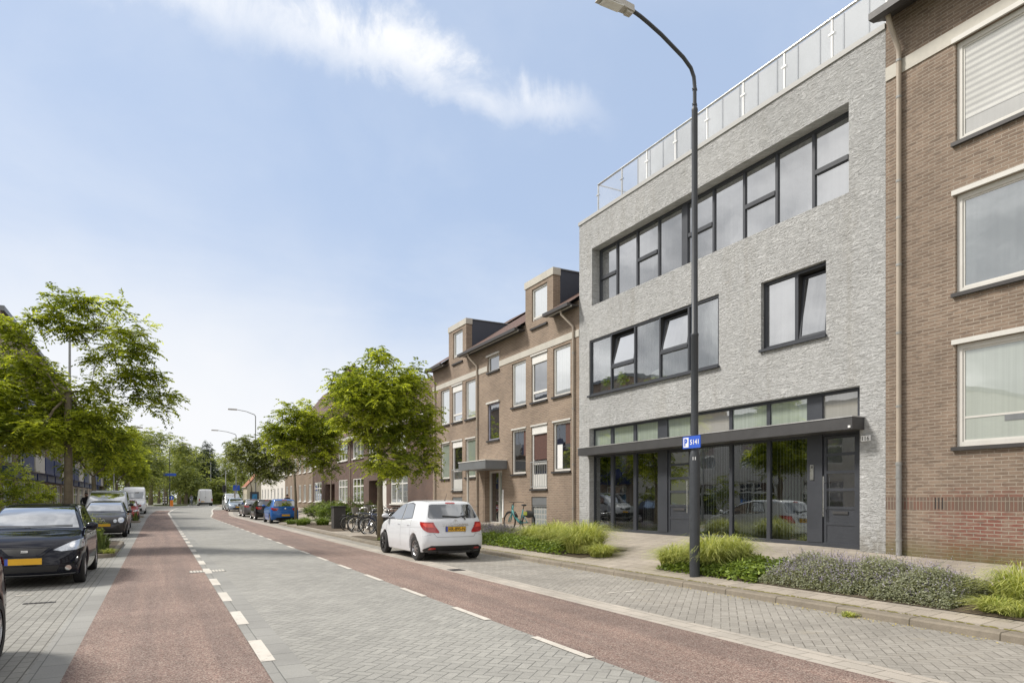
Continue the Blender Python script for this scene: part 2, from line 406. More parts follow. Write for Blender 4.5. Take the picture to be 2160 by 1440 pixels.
M['render_white'] = mat('white_render', (.66, .64, .60), .85, var=.07, vs=.8)
M['render_cream'] = mat('cream_render', (.50, .44, .36), .85, var=.1, vs=.8)
M['blue_panel'] = mat('blue_panel', (.018, .035, .13), .45, var=.1)
M['blue_sign'] = mat('blue_sign', (.035, .11, .55), .4, var=.04)
M['sign_white'] = mat('sign_white', (.80, .80, .80), .45, var=.03)
M['black'] = mat('black_plastic', (.018, .018, .019), .5, var=.1)
M['rubber'] = mat('tyre_rubber', (.022, .022, .022), .8, var=.2)
M['rim'] = mat('alloy_rim', (.52, .52, .53), .3, metal=.8, var=.05)
M['steel_rim'] = mat('black_rim', (.03, .03, .03), .5)
M['chrome'] = mat('chrome', (.75, .75, .76), .12, metal=1., var=0)
M['red_lens'] = mat('red_lens', (.38, .012, .010), .12, coat=1., var=.15, vs=20)
M['head_lens'] = mat('headlight_lens', (.52, .55, .60), .08, metal=.35, coat=1., var=.35, vs=9)
M['yellow'] = mat('plate_yellow', (.72, .40, .02), .5, var=.04)
M['plate_blue'] = mat('plate_blue', (.05, .09, .45), .5, var=0)
M['orange'] = mat('orange_plastic', (.75, .22, .02), .5)
M['teal'] = mat('teal_paint', (.10, .37, .36), .4, coat=.4)
M['bark'] = mat('bark', (.18, .15, .105), .9, var=.3, vs=6, bump=.012, bs=30)
M['bike_dark'] = mat('bike_black', (.03, .032, .036), .4, coat=.4)
M['bike_grey'] = mat('bike_grey', (.20, .21, .22), .4, coat=.4)
M['bike_tan'] = mat('bike_tan', (.40, .33, .22), .4, coat=.4)
M['bike_blue'] = mat('bike_blue', (.04, .06, .16), .4, coat=.4)
M['gate_black'] = mat('gate_black', (.02, .018, .018), .7)
M['hedge_dark'] = mat('bin_grey', (.05, .048, .046), .6)
M['skin'] = mat('skin', (.45, .28, .2), .6)
M['cloth_dark'] = mat('dark_cloth', (.02, .02, .025), .9)
M['cloth_grey'] = mat('grey_cloth', (.2, .22, .28), .9)
M['hair'] = mat('hair_dark', (.03, .02, .015), .8)
def paint(name, col, fl=.0):
    return mat(name, col, .55, coat=.8, var=.02, vs=.5, metal=fl, spec=.0 if max(col) < .1 else .2)
def glass(name, refl, col, tint=None, rough=.015, base_var=.1):
    """reflecting pane over a curtained (diffuse) or see-through (transparent) back"""
    m, t, b, out = newmat(name); t.n.remove(b)
    g = t.new('ShaderNodeNewGeometry').outputs['Position']
    bn = t.new('ShaderNodeBump', ins={'Height': t.noise(g, 1.3, 2), 'Distance': .004}); bn.inputs['Strength'].default_value = .5
    gl = t.new('ShaderNodeBsdfGlossy', ins={'Color': (.93, .95, .97), 'Roughness': rough, 'Normal': bn.outputs[0]})
    lw = t.new('ShaderNodeLayerWeight', ins={'Blend': .35})
    f = t.m('ADD', refl, t.m('MULTIPLY', lw.outputs[1], .55), clamp=True)
    if tint: back = t.new('ShaderNodeBsdfTransparent', ins={'Color': tint})
    else:
        x, y, z = t.xyz(g)[:3]
        st = t.noise(t.comb(t.m('MULTIPLY', t.m('ADD', x, y), 16.), t.m('MULTIPLY', z, .25)), 1., 2)
        back = t.new('ShaderNodeBsdfDiffuse', ins={'Color': t.mix(t.ss(st, .3, .7), tuple(c * (1 - base_var) for c in col), tuple(c * (1 + base_var) for c in col))})
    ms = t.new('ShaderNodeMixShader', ins={0: f, 1: back.outputs[0], 2: gl.outputs[0]}); t.l.new(ms.outputs[0], out.inputs[0])
    M[name] = m; return m
glass('pane_sky', .48, (.06, .062, .066), base_var=.25)
glass('pane_curtain', .30, (.42, .44, .44), base_var=.08)
glass('pane_dark', .20, (.02, .02, .022))
glass('pane_green', .16, (.33, .38, .33), base_var=.08)
glass('pane_blind', .20, (.34, .33, .30), base_var=.04)
glass('pane_clear', .13, None, tint=(.62, .66, .66))
glass('pane_mid_clear', .22, None, tint=(.82, .84, .84))
glass('pane_rail', .03, None, tint=(.90, .91, .92))
glass('car_glass', .22, (.012, .013, .014))
glass('car_front_glass', .40, (.02, .022, .025))
M['lamella'] = mat('vertical_blind', (.42, .40, .37), .8, var=.1)
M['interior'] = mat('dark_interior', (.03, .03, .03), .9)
M['frosted'] = brickmat('glass_blocks', ((.25, .28, .29), (.3, .33, .34)), (.42, .42, .40), bw=.19, bh=.19, mw=.03, axis='wall', bump=.01, offset=0., rough=.25)
M['roller'] = brickmat('roller_blind', ((.62, .62, .60), (.58, .58, .56)), (.40, .40, .40), bw=50., bh=.11, mw=.05, axis='wall', bump=.0, offset=0., ms=1.)
def leafmat(name, ca, cb, trans=.35):
    m, t, b, out = newmat(name)
    at = t.new('ShaderNodeAttribute', attribute_name='tint').outputs['Fac']
    c = t.mix(at, ca, cb)
    t.put(b.inputs['Base Color'], c); b.inputs['Roughness'].default_value = .55; b.inputs['Specular IOR Level'].default_value = .3
    tr = t.new('ShaderNodeBsdfTranslucent', ins={'Color': t.mix(1., c, (1.5, 1.45, .6), 'MULTIPLY')})
    ms = t.new('ShaderNodeMixShader', ins={0: trans, 1: b.outputs[0], 2: tr.outputs[0]}); t.l.new(ms.outputs[0], out.inputs[0])
    M[name] = m; return m
leafmat('leaf_locust', (.078, .118, .02), (.54, .60, .08), .52)  # random clump tones, colours spread wide to imitate sunlit and shaded leaves
leafmat('leaf_far', (.09, .12, .045), (.37, .41, .13), .42)
leafmat('leaf_conifer', (.02, .035, .018), (.05, .075, .035), .15)
leafmat('leaf_grass', (.20, .26, .05), (.62, .63, .24), .3)
leafmat('leaf_ivy', (.07, .12, .02), (.26, .34, .06), .25)
leafmat('leaf_catmint', (.15, .175, .10), (.38, .39, .28), .25)
leafmat('flower_mauve', (.27, .23, .38), (.52, .47, .64), .2)
leafmat('leaf_yucca', (.07, .11, .03), (.20, .25, .08), .2)
# ------------------------------------------------------------ ground, roads, kerbs
XF = 12.6                                        # the plane of the right-hand facades
def sm(t): t = max(0, min(1, t)); return t * t * (3 - 2 * t)
def base(Y): return .33 * sm((Y - 60) / 55)
def bend(Y): return 0 if Y < 58 else .0013 * (Y - 58) ** 2 if Y < 120 else .0013 * 62 ** 2 + .16 * (Y - 120)
def gfac(Y): return .42 + .07 * sm((Y - 5) / 6)  # pavement height at the facade line
def gz(X, Y):                                    # height of the right-hand pavement
    return base(Y) + .09 + (gfac(Y) - .09) * max(0, (X - 8.33)) / (XF - 8.33)
def rows(y0, y1, step=2.):
    n = max(1, int(math.ceil((y1 - y0) / step))); return [y0 + (y1 - y0) * i / n for i in range(n + 1)]
def strip(name, fl, fr, y0, y1, zo, mtl, nx=1, zf=None, step=2., kind='structure'):
    b = MB(); fl_ = fl if callable(fl) else (lambda Y: fl); fr_ = fr if callable(fr) else (lambda Y: fr)
    ys = rows(y0, y1, step); vs = []; fs = []
    for Y in ys:
        for i in range(nx + 1):
            X = fl_(Y) + (fr_(Y) - fl_(Y)) * i / nx
            vs.append((X, Y, (zf(X, Y) if zf else base(Y)) + zo))
    for j in range(len(ys) - 1):
        for i in range(nx): a = j * (nx + 1) + i; fs.append((a, a + 1, a + nx + 2, a + nx + 1))
    b.add(vs, fs); o = b.build(name, mtl)
    if kind: o['kind'] = kind
    return o
gb = MB(); ys = [-40, 0, 30, 58, 70, 80, 90, 100, 115, 140, 200, 400, 2500]
vs = [(X, Y, base(Y) - .03) for Y in ys for X in (-2500, -60, -12, 0, 12, 40, 2500)]
gb.add(vs, [(j * 7 + i, j * 7 + i + 1, j * 7 + i + 8, j * 7 + i + 7) for j in range(len(ys) - 1) for i in range(6)])
structure(gb.build('ground', M['grassland']))
xl = lambda Y: .86 + bend(Y) * .8 - .3 * sm((Y - 62) / 15)
xr = lambda Y: 3.80 + bend(Y) * 1.1 + .8 * sm((Y - 55) / 20)
Y0, YE = -4., 175.
strip('carriageway', lambda Y: xl(Y) + .14, lambda Y: xr(Y) - .05, Y0, YE, 0, M['road'])
strip('road_edge_band', lambda Y: xl(Y) + .0, lambda Y: xl(Y) + .34, Y0, YE, .004, M['band'])
strip('cycle_path_left', lambda Y: -.73 + bend(Y) * .6, xl, Y0, 86, 0, M['red_path'])
strip('cycle_path_right', lambda Y: xr(Y) - .05, lambda Y: 5.49 + bend(Y) * 1.2 + .6 * sm((Y - 60) / 20), Y0, 92, 0, M['red_path'])
strip('gutter_strip_right', lambda Y: 5.49 + bend(Y) * 1.2 + .6 * sm((Y - 60) / 20), lambda Y: 5.90 + bend(Y) * 1.2 + .6 * sm((Y - 60) / 20), Y0, YE, .0, M['gutter'])
strip('parking_strip_right', lambda Y: 5.90 + bend(Y) * 1.2 + .6 * sm((Y - 60) / 20), lambda Y: 8.12 + bend(Y) * 1.4, Y0, 120, 0, M['parking'])
strip('gutter_strip_left', -1.02, lambda Y: -.73 + bend(Y) * .6, Y0, YE, 0, M['band'])
strip('parking_strip_left', -3.05, -1.02, Y0, YE, 0, M['parking_left'])
strip('pavement_left', -7.2, -3.22, Y0, YE, .10, M['tiles'])
strip('forecourt_left', -7.4, -7.2, Y0, YE, .10, M['tiles'])
strip('junction', lambda Y: -1.02 - .5 * (Y - 86), lambda Y: 8 + .9 * (Y - 86), 86, 140, .004, M['road'], step=2)
strip('crossroad', lambda Y: -60, lambda Y: 90, 128, 137, .008, M['band'], step=3)
# pavement on the right, rising to the house fronts
pvf = lambda X, Y: gz(X, Y)
strip('pavement_right', 8.33, XF + 1.2, Y0, 20.2, 0, M['tiles'], nx=3, zf=pvf, step=1.5)
strip('pavement_right', 6.53, XF + 1.2, 20.2, 42.6, 0, M['tiles'], nx=4, zf=pvf, step=1.5)
strip('pavement_right', 8.33, XF + 1.2, 42.6, 120, 0, M['tiles'], nx=3, zf=lambda X, Y: gz(X, Y), step=3)
def kerbline(name, pts, wd, hgt, side=1):        # a kerb of stones with a chamfer, along a polyline; the pavement lies on its left
    b = MB(); n = len(pts); P = [Vector((p[0], p[1], 0)) for p in pts]; L = []; Rr = []
    for i, p in enumerate(P):
        d = (P[min(i + 1, n - 1)] - P[max(i - 1, 0)]).normalized(); nrm = Vector((d.y, -d.x, 0)) * side
        L.append((p, nrm))
    vs = []; fs = []
    for p, nr in L:
        zb = base(p.y)
        for o_, z_ in ((0, -.05), (.012, hgt - .02), (.03, hgt), (wd, hgt + .002), (wd, -.05)):
            q = p + nr * o_; vs.append((q.x, q.y, zb + z_))
    for i in range(n - 1):
        for k in range(4): a = i * 5 + k; fs.append((a, a + 1, a + 6, a + 5))
    fs += [tuple(range(5)), tuple((n - 1) * 5 + k for k in range(5))[::-1]]
    b.add(vs, fs); o = b.build(name, M['kerb']); structure(o)
    j = MB(); acc = 0                            # joints between the kerb stones
    for i in range(n - 1):
        seg = (P[i + 1] - P[i]).length; k = math.ceil(acc / 1.) * 1. - acc
        while k < seg:
            p = P[i].lerp(P[i + 1], k / seg); d = (P[i + 1] - P[i]).normalized(); nr = L[i][1]; zb = base(p.y)
            a = [p + nr * o_ + Vector((0, 0, zb + z_)) for o_, z_ in ((-.003, -.02), (.009, hgt - .018), (.028, hgt + .003), (wd, hgt + .005))]
            c = [q + d * .010 for q in a]
            j.add(a + c, [(0, 1, 5, 4), (1, 2, 6, 5), (2, 3, 7, 6)])
            k += 1.
        acc += seg
    structure(j.build('kerb_joint', M['kerb_joint'])).parent = o
    return o
def arc(cx, cy, r, a0, a1, n=8): return [(cx + r * math.cos(R(a0 + (a1 - a0) * i / n)), cy + r * math.sin(R(a0 + (a1 - a0) * i / n))) for i in range(n + 1)]
kerbline('kerb', [(8.09, y) for y in rows(Y0, 19.6, 1.)], .24, .09)
kerbline('kerb', [(8.09, 19.6)] + [(8.09 - .2, 20.0), (7.6, 20.2), (7.0, 20.25)] + [(6.6, 20.35), (6.36, 20.6), (6.29, 21.)] + [(6.29, y) for y in rows(21.5, 41.4, 1.)] + [(6.36, 42.), (6.7, 42.4), (7.4, 42.6), (8.09, 42.8)], .24, .09)
kerbline('kerb', [(8.09, y) for y in rows(42.8, 118, 2.)], .24, .09)
structure(part('pavement_infill', M['tiles'], None, lambda b: b.quad((6.5, 20.38, .093), (8.4, 20.02, .093), (8.4, 20.24, .093), (6.5, 21.2, .0935))))
kerbline('kerb', [(-3.05, y) for y in rows(Y0, 110, 2.)], .17, .105, side=-1)
# lane markings
def dash(name, x0, x1, y0, y1, zo=.008, mtl=None):
    b = MB(); b.quad((x0, y0, base(y0) + zo), (x1, y0, base(y0) + zo), (x1, y1, base(y1) + zo), (x0, y1, base(y1) + zo)); return b
lm = MB()
for k in range(-3, 46):
    y0 = 6.73 + 2.1 * k
    if y0 > 60: break
    q = dash('', xl(y0) + .0, xl(y0) + .135, y0, y0 + 1.05); lm.add(q.v, q.f)
for k in range(-3, 60):
    y0 = 5.41 + 2.3 * k
    if y0 > 62: break
    q = dash('', xr(y0) - .135, xr(y0) - .04, y0, y0 + 1.12); lm.add(q.v, q.f)
for a, f in ((60, lambda Y: xl(Y)), (62, lambda Y: xr(Y) - .15)):
    ys = rows(a, 110, 2.)
    for i in range(len(ys) - 1):
        lm.quad((f(ys[i]), ys[i], base(ys[i]) + .008), (f(ys[i]) + .14, ys[i], base(ys[i]) + .008), (f(ys[i + 1]) + .14, ys[i + 1], base(ys[i + 1]) + .008), (f(ys[i + 1]), ys[i + 1], base(ys[i + 1]) + .008))
structure(lm.build('lane_marking', M['paint_white']))
pm = MB()
for Y, xs in ((15.25, (6.35, 6.75, 7.15)), (8.95, (6.45, 6.85, 7.25)), (21.6, ()), (13.1, (-2.6, -2.0, -3.0)), (27.2, (-1.6, -2.1)), (2.5, (6.45, 6.85))):
    for x in xs: pm.quad((x, Y, .006), (x + .2, Y, .006), (x + .2, Y + .07, .006), (x, Y + .07, .006))
structure(pm.build('parking_marking', M['paint_white']))
tg = MB()
for i in range(11):                              # ribbed tile row across the left cycle path line
    x = .60 + i * .061; tg.box(x, x + .040, 15.42, 15.80, .0, .012)
structure(tg.build('rumble_marking', M['paint_white']))
tb = part('rumble_base', M['band'], None, lambda b: b.box(.585, 1.28, 15.40, 15.82, -.01, .0075)); structure(tb)
dg_ = part('drain_cover', M['sill'], None, lambda b: (b.box(5.55, 5.85, 13.25, 13.6, -.01, .005), [b.box(5.58 + i * .045, 5.60 + i * .045, 13.28, 13.57, .005, .011) for i in range(6)]))
tag(dg_, 'small dark iron drain cover in the gutter behind the white hatchback', 'drain cover')
dg2 = part('drain_cover', M['sill'], None, lambda b: (b.box(-1.75, -1.35, 12.0, 12.12, -.01, .005), [b.box(-1.73 + i * .06, -1.70 + i * .06, 12.01, 12.11, .005, .01) for i in range(6)]))
tag(dg2, 'narrow iron drain slot in the left parking bay before the black car', 'drain cover')
# moss line behind the kerb, dry leaves in the gutter
mb = MB()
for i in range(900):
    y = random.uniform(0, 19); x = 8.335 + random.gauss(0, .010); s_ = random.uniform(.006, .02)
    z = gz(x, y) + .004
    mb.quad((x - s_, y - s_, z), (x + s_ * .6, y - s_ * 2, z), (x + s_, y + s_ * 2, z + .006), (x - s_ * .6, y + s_ * 2, z + .002))
tag(mb.build('moss', M['moss']), None, None, kind='stuff')
lv = MB()
for i in range(1500):
    y = random.uniform(1, 19); d = abs(random.gauss(0, .10)); x = 8.07 - d; s_ = random.uniform(.006, .018); a = random.uniform(0, 6.3)
    if random.random() > .35 + .65 * math.exp(-((y - 5.6) / 2.2) ** 2): continue
    c, s2 = math.cos(a) * s_, math.sin(a) * s_; z = .008
    lv.quad((x - c, y - s2, z), (x + s2 * .5, y - c * .5, z + .004), (x + c, y + s2, z + .006), (x - s2 * .5, y + c * .5, z))
tag(lv.build('fallen_leaves', mat('dry_leaf', (.42, .33, .07), .8, var=.5, vs=30)), None, None, kind='stuff')
# ------------------------------------------------------------ buildings
def wall(b, X, y0, y1, z0, z1, holes, d=.12, facing=-1):
    """wall sheet on the plane X with openings (ya,yb,za,zb[,depth]) and their reveals"""
    ys = sorted({y0, y1} | {v for h in holes for v in h[:2]}); zs = sorted({z0, z1} | {v for h in holes for v in h[2:4]})
    for i in range(len(ys) - 1):
        for j in range(len(zs) - 1):
            cy, cz = (ys[i] + ys[i + 1]) / 2, (zs[j] + zs[j + 1]) / 2
            if any(h[0] < cy < h[1] and h[2] < cz < h[3] for h in holes): continue
            b.quad((X, ys[i], zs[j]), (X, ys[i], zs[j + 1]), (X, ys[i + 1], zs[j + 1]), (X, ys[i + 1], zs[j]))
    for h in holes:
        dd = h[4] if len(h) > 4 else d; a, c, e, f = h[:4]; x2 = X - facing * dd
        b.quad((X, a, e), (x2, a, e), (x2, a, f), (X, a, f)); b.quad((X, c, e), (X, c, f), (x2, c, f), (x2, c, e))
        b.quad((X, a, f), (x2, a, f), (x2, c, f), (X, c, f)); b.quad((X, a, e), (X, c, e), (x2, c, e), (x2, a, e))
def frame(b, X, y0, y1, z0, z1, fw, dep=.07):    # frame ring, front at X, going back by dep (dep<0: other way)
    b.box(X, X + dep, y0, y1, z0, z0 + fw); b.box(X, X + dep, y0, y1, z1 - fw, z1)
    b.box(X, X + dep, y0, y0 + fw, z0 + fw, z1 - fw); b.box(X, X + dep, y1 - fw, y1, z0 + fw, z1 - fw)
def window(parent, X, y0, y1, z0, z1, fm, gm, fw=.06, bars_y=(), bars_z=(), sill=True, sgn=1, name='window', lintel=False, sillm=None, dep=.07, label=None):
    if y0 > y1: y0, y1 = y1, y0
    f = MB(); frame(f, X, y0, y1, z0, z1, fw, dep * sgn)
    for yb in bars_y: f.box(X + .003 * sgn, X + (dep - .003) * sgn, yb - fw * .5, yb + fw * .5, z0 + fw, z1 - fw)
    for zb in bars_z: f.box(X + .005 * sgn, X + (dep - .005) * sgn, y0 + fw, y1 - fw, zb - fw * .5, zb + fw * .5)
    o = f.build(name, fm, parent)
    if label: o['label'] = label
    part('pane', gm, o, lambda b: b.box(X + .035 * sgn, X + .047 * sgn, y0 + fw * .8, y1 - fw * .8, z0 + fw * .8, z1 - fw * .8))
    if sill: part('sill', sillm or M['sill'], o, lambda b: b.box(X - .12 * sgn, X + .02 * sgn, y0 - .05, y1 + .05, z0 - .07, z0 - .003))
    if lintel: part('lintel', M['cream'], o, lambda b: b.box(X - .12 * sgn, X + .03 * sgn, y0 - .06, y1 + .06, z1 + .003, z1 + .07))
    return o
def downpipe(parent, pts, r=.04, m='pipe', clips=()):
    o = part('downpipe', M[m], parent, lambda b: b.tube(pts, r, 10), smooth=True)
    if clips: part('pipe_clip', M['pipe_metal'], o, lambda b: [b.lathe([(r + .001, -.02), (r + .008, -.02), (r + .008, .02), (r + .001, .02)], (c[0], c[1], c[2]), 'z', 12) for c in clips])
    return o

# ---- the grey stone-faced building
M['coping'] = mat('coping_grey', (.42, .42, .41), .6, var=.06)
GY0, GY1 = FY(1868, XF), FY(1222, XF)
gbld = empty('stone_building', (XF, (GY0 + GY1) / 2, .4), 'grey rough stone fronted building with anthracite windows and glass roof railing', 'building')
zP = SZ(.644, XF)
XR = XF + .30
top = [FY(1790.4, XF), FY(1248.6, XF), SZ(.442, XF), SZ(.5735, XF), .45]
mid = [FY(1516.4, XF), FY(1243, XF), SZ(.236, XF), SZ(.364, XF), .07]
rgt = [FY(1742.5, XF), FY(1605, XF), SZ(.245, XF), SZ(.3565, XF), .16]
zT = SZ(.1605, XF)
shp = [FY(1813.5, XF), FY(1243, XF), .30, zT, .30]
part('wall', M['stone'], gbld, lambda b: (wall(b, XF, GY0, GY1, .1, zP, [top, mid, rgt, shp]),
     b.quad((XF, GY1, .1), (XF + 11, GY1, .1), (XF + 11, GY1, zP), (XF, GY1, zP)), b.quad((XF, GY0, .1), (XF, GY0, zP), (XF + 11, GY0, zP), (XF + 11, GY0, .1)),
     b.quad((XF + 11, GY0, .1), (XF + 11, GY0, zP), (XF + 11, GY1, zP), (XF + 11, GY1, .1))))
part('coping', M['coping'], gbld, lambda b: (b.box(XF - .03, XF + .30, GY0, GY1 + .03, zP + .002, zP + .11), b.box(XF + .30, XF + 11, GY1 - .3, GY1 + .03, zP + .002, zP + .11)))
part('roof', M['zinc'], gbld, lambda b: b.box(XF + .3, XF + 11, GY0, GY1 - .3, zP - .4, zP))
# upper strip window
def splits(X, xs): return [FY(x, X) for x in xs]
ua = part('window', M['anth'], gbld, lambda b: (frame(b, XR, top[0] + .002, top[1] - .002, top[2] + .002, top[3] - .002, .075, .10),
     [b.box(XR + .004, XR + .096, FY(x, XR) - .035, FY(x, XR) + .035, top[2] + .077, top[3] - .077) for x in (1301, 1343.5, 1389, 1504.5, 1569, 1637.5, 1715.5)],
     b.box(XR - .01, XR + .096, FY(1450.5, XR), FY(1438.5, XR), top[2] + .077, top[3] - .077)), label='long upper strip window of ten panes in a deep reveal')
zS = SZ(.4944, XR)
for a, c in ((1265, 1300), (1345, 1387), (1451, 1503), (1571, 1636), (1718, 1791)):
    ya, yc = FY(c, XR) + .02, FY(a, XR) - .02
    part('sash_bar', M['anth'], ua, lambda b: b.box(XR - .012, XR + .09, ya, yc, zS - .05, zS + .05))
part('pane', glass('pane_upper', .37, (.11, .112, .115), base_var=.2), ua, lambda b: b.box(XR + .045, XR + .06, top[0] + .06, top[1] - .06, top[2] + .06, top[3] - .06))
# things standing behind the upper panes
# middle strip window
XM = XF + .03
um = part('window', M['anth'], gbld, lambda b: (frame(b, XM, mid[0] + .002, mid[1] - .002, mid[2] + .002, mid[3] - .002, .06, .08),
     [b.box(XM + .004, XM + .076, FY(x, XM) - .03, FY(x, XM) + .03, mid[2] + .062, mid[3] - .062) for x in (1289, 1338.5, 1391.5, 1452)]), label='five pane window on the first floor with two tilted sashes')
part('pane', glass('pane_middle', .50, (.22, .23, .24), base_var=.14), um, lambda b: b.box(XM + .045, XM + .06, mid[0] + .05, mid[1] - .05, mid[2] + .05, mid[3] - .05))
part('sill', M['anth'], um, lambda b: b.box(XF - .08, XM + .02, mid[0] - .03, mid[1] + .03, mid[2] - .05, mid[2]))
def tilted(parent, X, ya, yb, za, zb, tilt, fw=.045, gm='pane_middle'):
    """an inward-tilted sash hinged at its foot, with the dark gap behind it"""
    part('sash_gap', M['interior'], parent, lambda b: b.box(X - .002, X + .003, ya, yb, za, zb))
    def P(y, z, o): return (X - .012 - o + (z - za) * 0 , y, z)
    f = MB()
    def bx(y0, y1, z0, z1, x0, x1):
        f.add([(x0 + (z - za) * tilt, y, z) for z in (z0, z1) for y, x0 in ((y0, x0), (y1, x0), (y1, x1), (y0, x1))],
              [(0, 1, 2, 3), (4, 7, 6, 5), (0, 4, 5, 1), (1, 5, 6, 2), (2, 6, 7, 3), (3, 7, 4, 0)])
    return f, bx
def tilt_sash(parent, X, ya, yb, za, zb, gm):
    # the sash leans inward at the top: build the dark recess box, then the leaning sash inside it
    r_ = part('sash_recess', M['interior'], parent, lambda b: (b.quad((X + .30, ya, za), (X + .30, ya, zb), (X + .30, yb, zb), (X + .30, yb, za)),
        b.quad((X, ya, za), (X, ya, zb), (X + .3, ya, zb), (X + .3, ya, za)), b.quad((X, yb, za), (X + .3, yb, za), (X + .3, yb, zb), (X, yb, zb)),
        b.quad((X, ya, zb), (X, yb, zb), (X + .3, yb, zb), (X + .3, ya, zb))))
    k = .15 / (zb - za); fw = .05; s = MB(); g = MB()
    def bx(m, y0, y1, z0, z1, o0, o1):
        vs = [(X + o + (z - za) * k, y, z) for z in (z0, z1) for (y, o) in ((y0, o0), (y1, o0), (y1, o1), (y0, o1))]
        m.add(vs, [(0, 1, 2, 3), (4, 7, 6, 5), (0, 4, 5, 1), (1, 5, 6, 2), (2, 6, 7, 3), (3, 7, 4, 0)])
    h = zb - .04
    bx(s, ya, yb, za, za + fw, 0, .05); bx(s, ya, yb, h - fw, h, 0, .05); bx(s, ya, ya + fw, za + fw, h - fw, 0, .05); bx(s, yb - fw, yb, za + fw, h - fw, 0, .05)
    o = s.build('sash', M['anth'], parent)
    bx(g, ya + fw * .8, yb - fw * .8, za + fw * .8, h - fw * .8, .018, .03); g.build('pane', M[gm], o)
for xa, xb in ((1392, 1451.5), (1289.5, 1338)):
    ya, yb = FY(xb, XM) + .032, FY(xa, XM) - .032; zb_ = SZ(.288, XM)
    part('sash_bar', M['anth'], um, lambda b: b.box(XM - .008, XM + .07, ya, yb, zb_ - .04, zb_ + .04))
# cut the single pane into pieces so the open sashes have a hole: rebuild it
for ch in list(um.children):
    if ch.name.startswith('pane'): bpy.data.objects.remove(ch)
edges = [mid[1] - .05] + splits(XM, (1289, 1338.5, 1391.5, 1452)) + [mid[0] + .05]
for i in range(5):
    ya, yb = edges[i + 1] + .02, edges[i] - .02
    zt = zb_ if i in (1, 3) else mid[3] - .05
    part('pane', M['pane_mid_clear'], um, lambda b: b.box(XM + .045, XM + .06, ya, yb, mid[2] + .05, zt))
    if i in (1, 3): tilt_sash(um, XM + .012, ya + .012, yb - .012, zb_ + .042, mid[3] - .062, 'pane_upper')
part('curtain', mat('net_curtain', (.36, .37, .38), .9, var=.1), um, lambda b: [b.add([(XM + .42 + .02 * (k % 2), mid[0] + (mid[1] - mid[0]) * k / 90, z_) for k in (k0, k0 + 1) for z_ in (mid[2] - .1, mid[3])], [(0, 1, 3, 2)]) for k0 in range(90) if k0 not in range(62, 70)])
part('inner_sill', M['white'], um, lambda b: b.box(XM + .085, XM + .42, mid[0], mid[1], mid[2] - .04, mid[2] + .04))
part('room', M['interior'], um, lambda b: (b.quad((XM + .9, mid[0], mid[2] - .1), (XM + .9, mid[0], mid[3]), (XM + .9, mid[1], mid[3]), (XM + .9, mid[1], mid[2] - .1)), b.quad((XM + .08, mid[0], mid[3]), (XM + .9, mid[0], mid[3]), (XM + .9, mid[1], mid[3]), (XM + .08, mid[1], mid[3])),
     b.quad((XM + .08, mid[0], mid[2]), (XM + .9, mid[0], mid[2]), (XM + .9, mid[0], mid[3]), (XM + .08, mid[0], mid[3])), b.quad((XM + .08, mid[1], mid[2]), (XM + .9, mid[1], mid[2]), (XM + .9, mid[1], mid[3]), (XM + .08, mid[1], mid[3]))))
# right casement pair
XQ = XF + .10
ur = part('window', M['anth'], gbld, lambda b: (frame(b, XQ, rgt[0] + .002, rgt[1] - .002, rgt[2] + .002, rgt[3] - .002, .07, .09),
     b.box(XQ + .004, XQ + .086, FY(1680, XQ) - .045, FY(1680, XQ) + .045, rgt[2] + .072, rgt[3] - .072)), label='square two pane window, its right sash tilted open')
ym = FY(1680, XQ)
part('pane', M['pane_upper'], ur, lambda b: b.box(XQ + .045, XQ + .06, ym + .04, rgt[1] - .06, rgt[2] + .06, rgt[3] - .06))
tilt_sash(ur, XQ + .014, rgt[0] + .075, ym - .048, rgt[2] + .075, rgt[3] - .075, 'pane_upper')
part('sill', M['anth'], ur, lambda b: b.box(XF - .06, XQ + .02, rgt[0] - .02, rgt[1] + .02, rgt[2] - .06, rgt[2]))
# ground floor: shopfront frame on its own plane, doors, transoms
XS = XF + .18; zc0 = SZ(.0985, XF) ; zg = .50
zc1 = 3.17
seps = [(1247, 1254), (1288, 1294), (1336, 1342), (1388, 1408), (1456, 1463), (1538, 1544), (1617, 1624), (1703, 1735), (1809, 1815)]
sy = [(FY(b_, XS), FY(a_, XS)) for a_, b_ in seps]
sy[-1] = (shp[0] + .002, sy[-1][1]); sy[0] = (sy[0][0], shp[1] - .002)
sf = part('shopfront', M['anth'], gbld, lambda b: ([b.box(XS - (.012 if k in (3, 7) else 0), XS + .09, a_, c_, zg + .09, zT - .07) for k, (a_, c_) in enumerate(sy)],
     b.box(XS, XS + .09, shp[0] + .002, shp[1] - .002, zT - .07, zT - .002), b.box(XS, XS + .09, shp[0] + .002, shp[1] - .002, .35, zg + .09),
     b.box(XS + .002, XS + .09, shp[0] + .003, shp[1] - .003, zc0 - .06, zc1 + .04)), label='anthracite shopfront frame with tall panes and transom lights')
kinds = ['g', 'g', 'g', 'd', 'g', 'g', 'g', 'd']
tm = ['pane_green', 'pane_green', 'pane_green', 'pane_green', 'pane_blind', 'pane_green', 'pane_green', 'pane_blind']
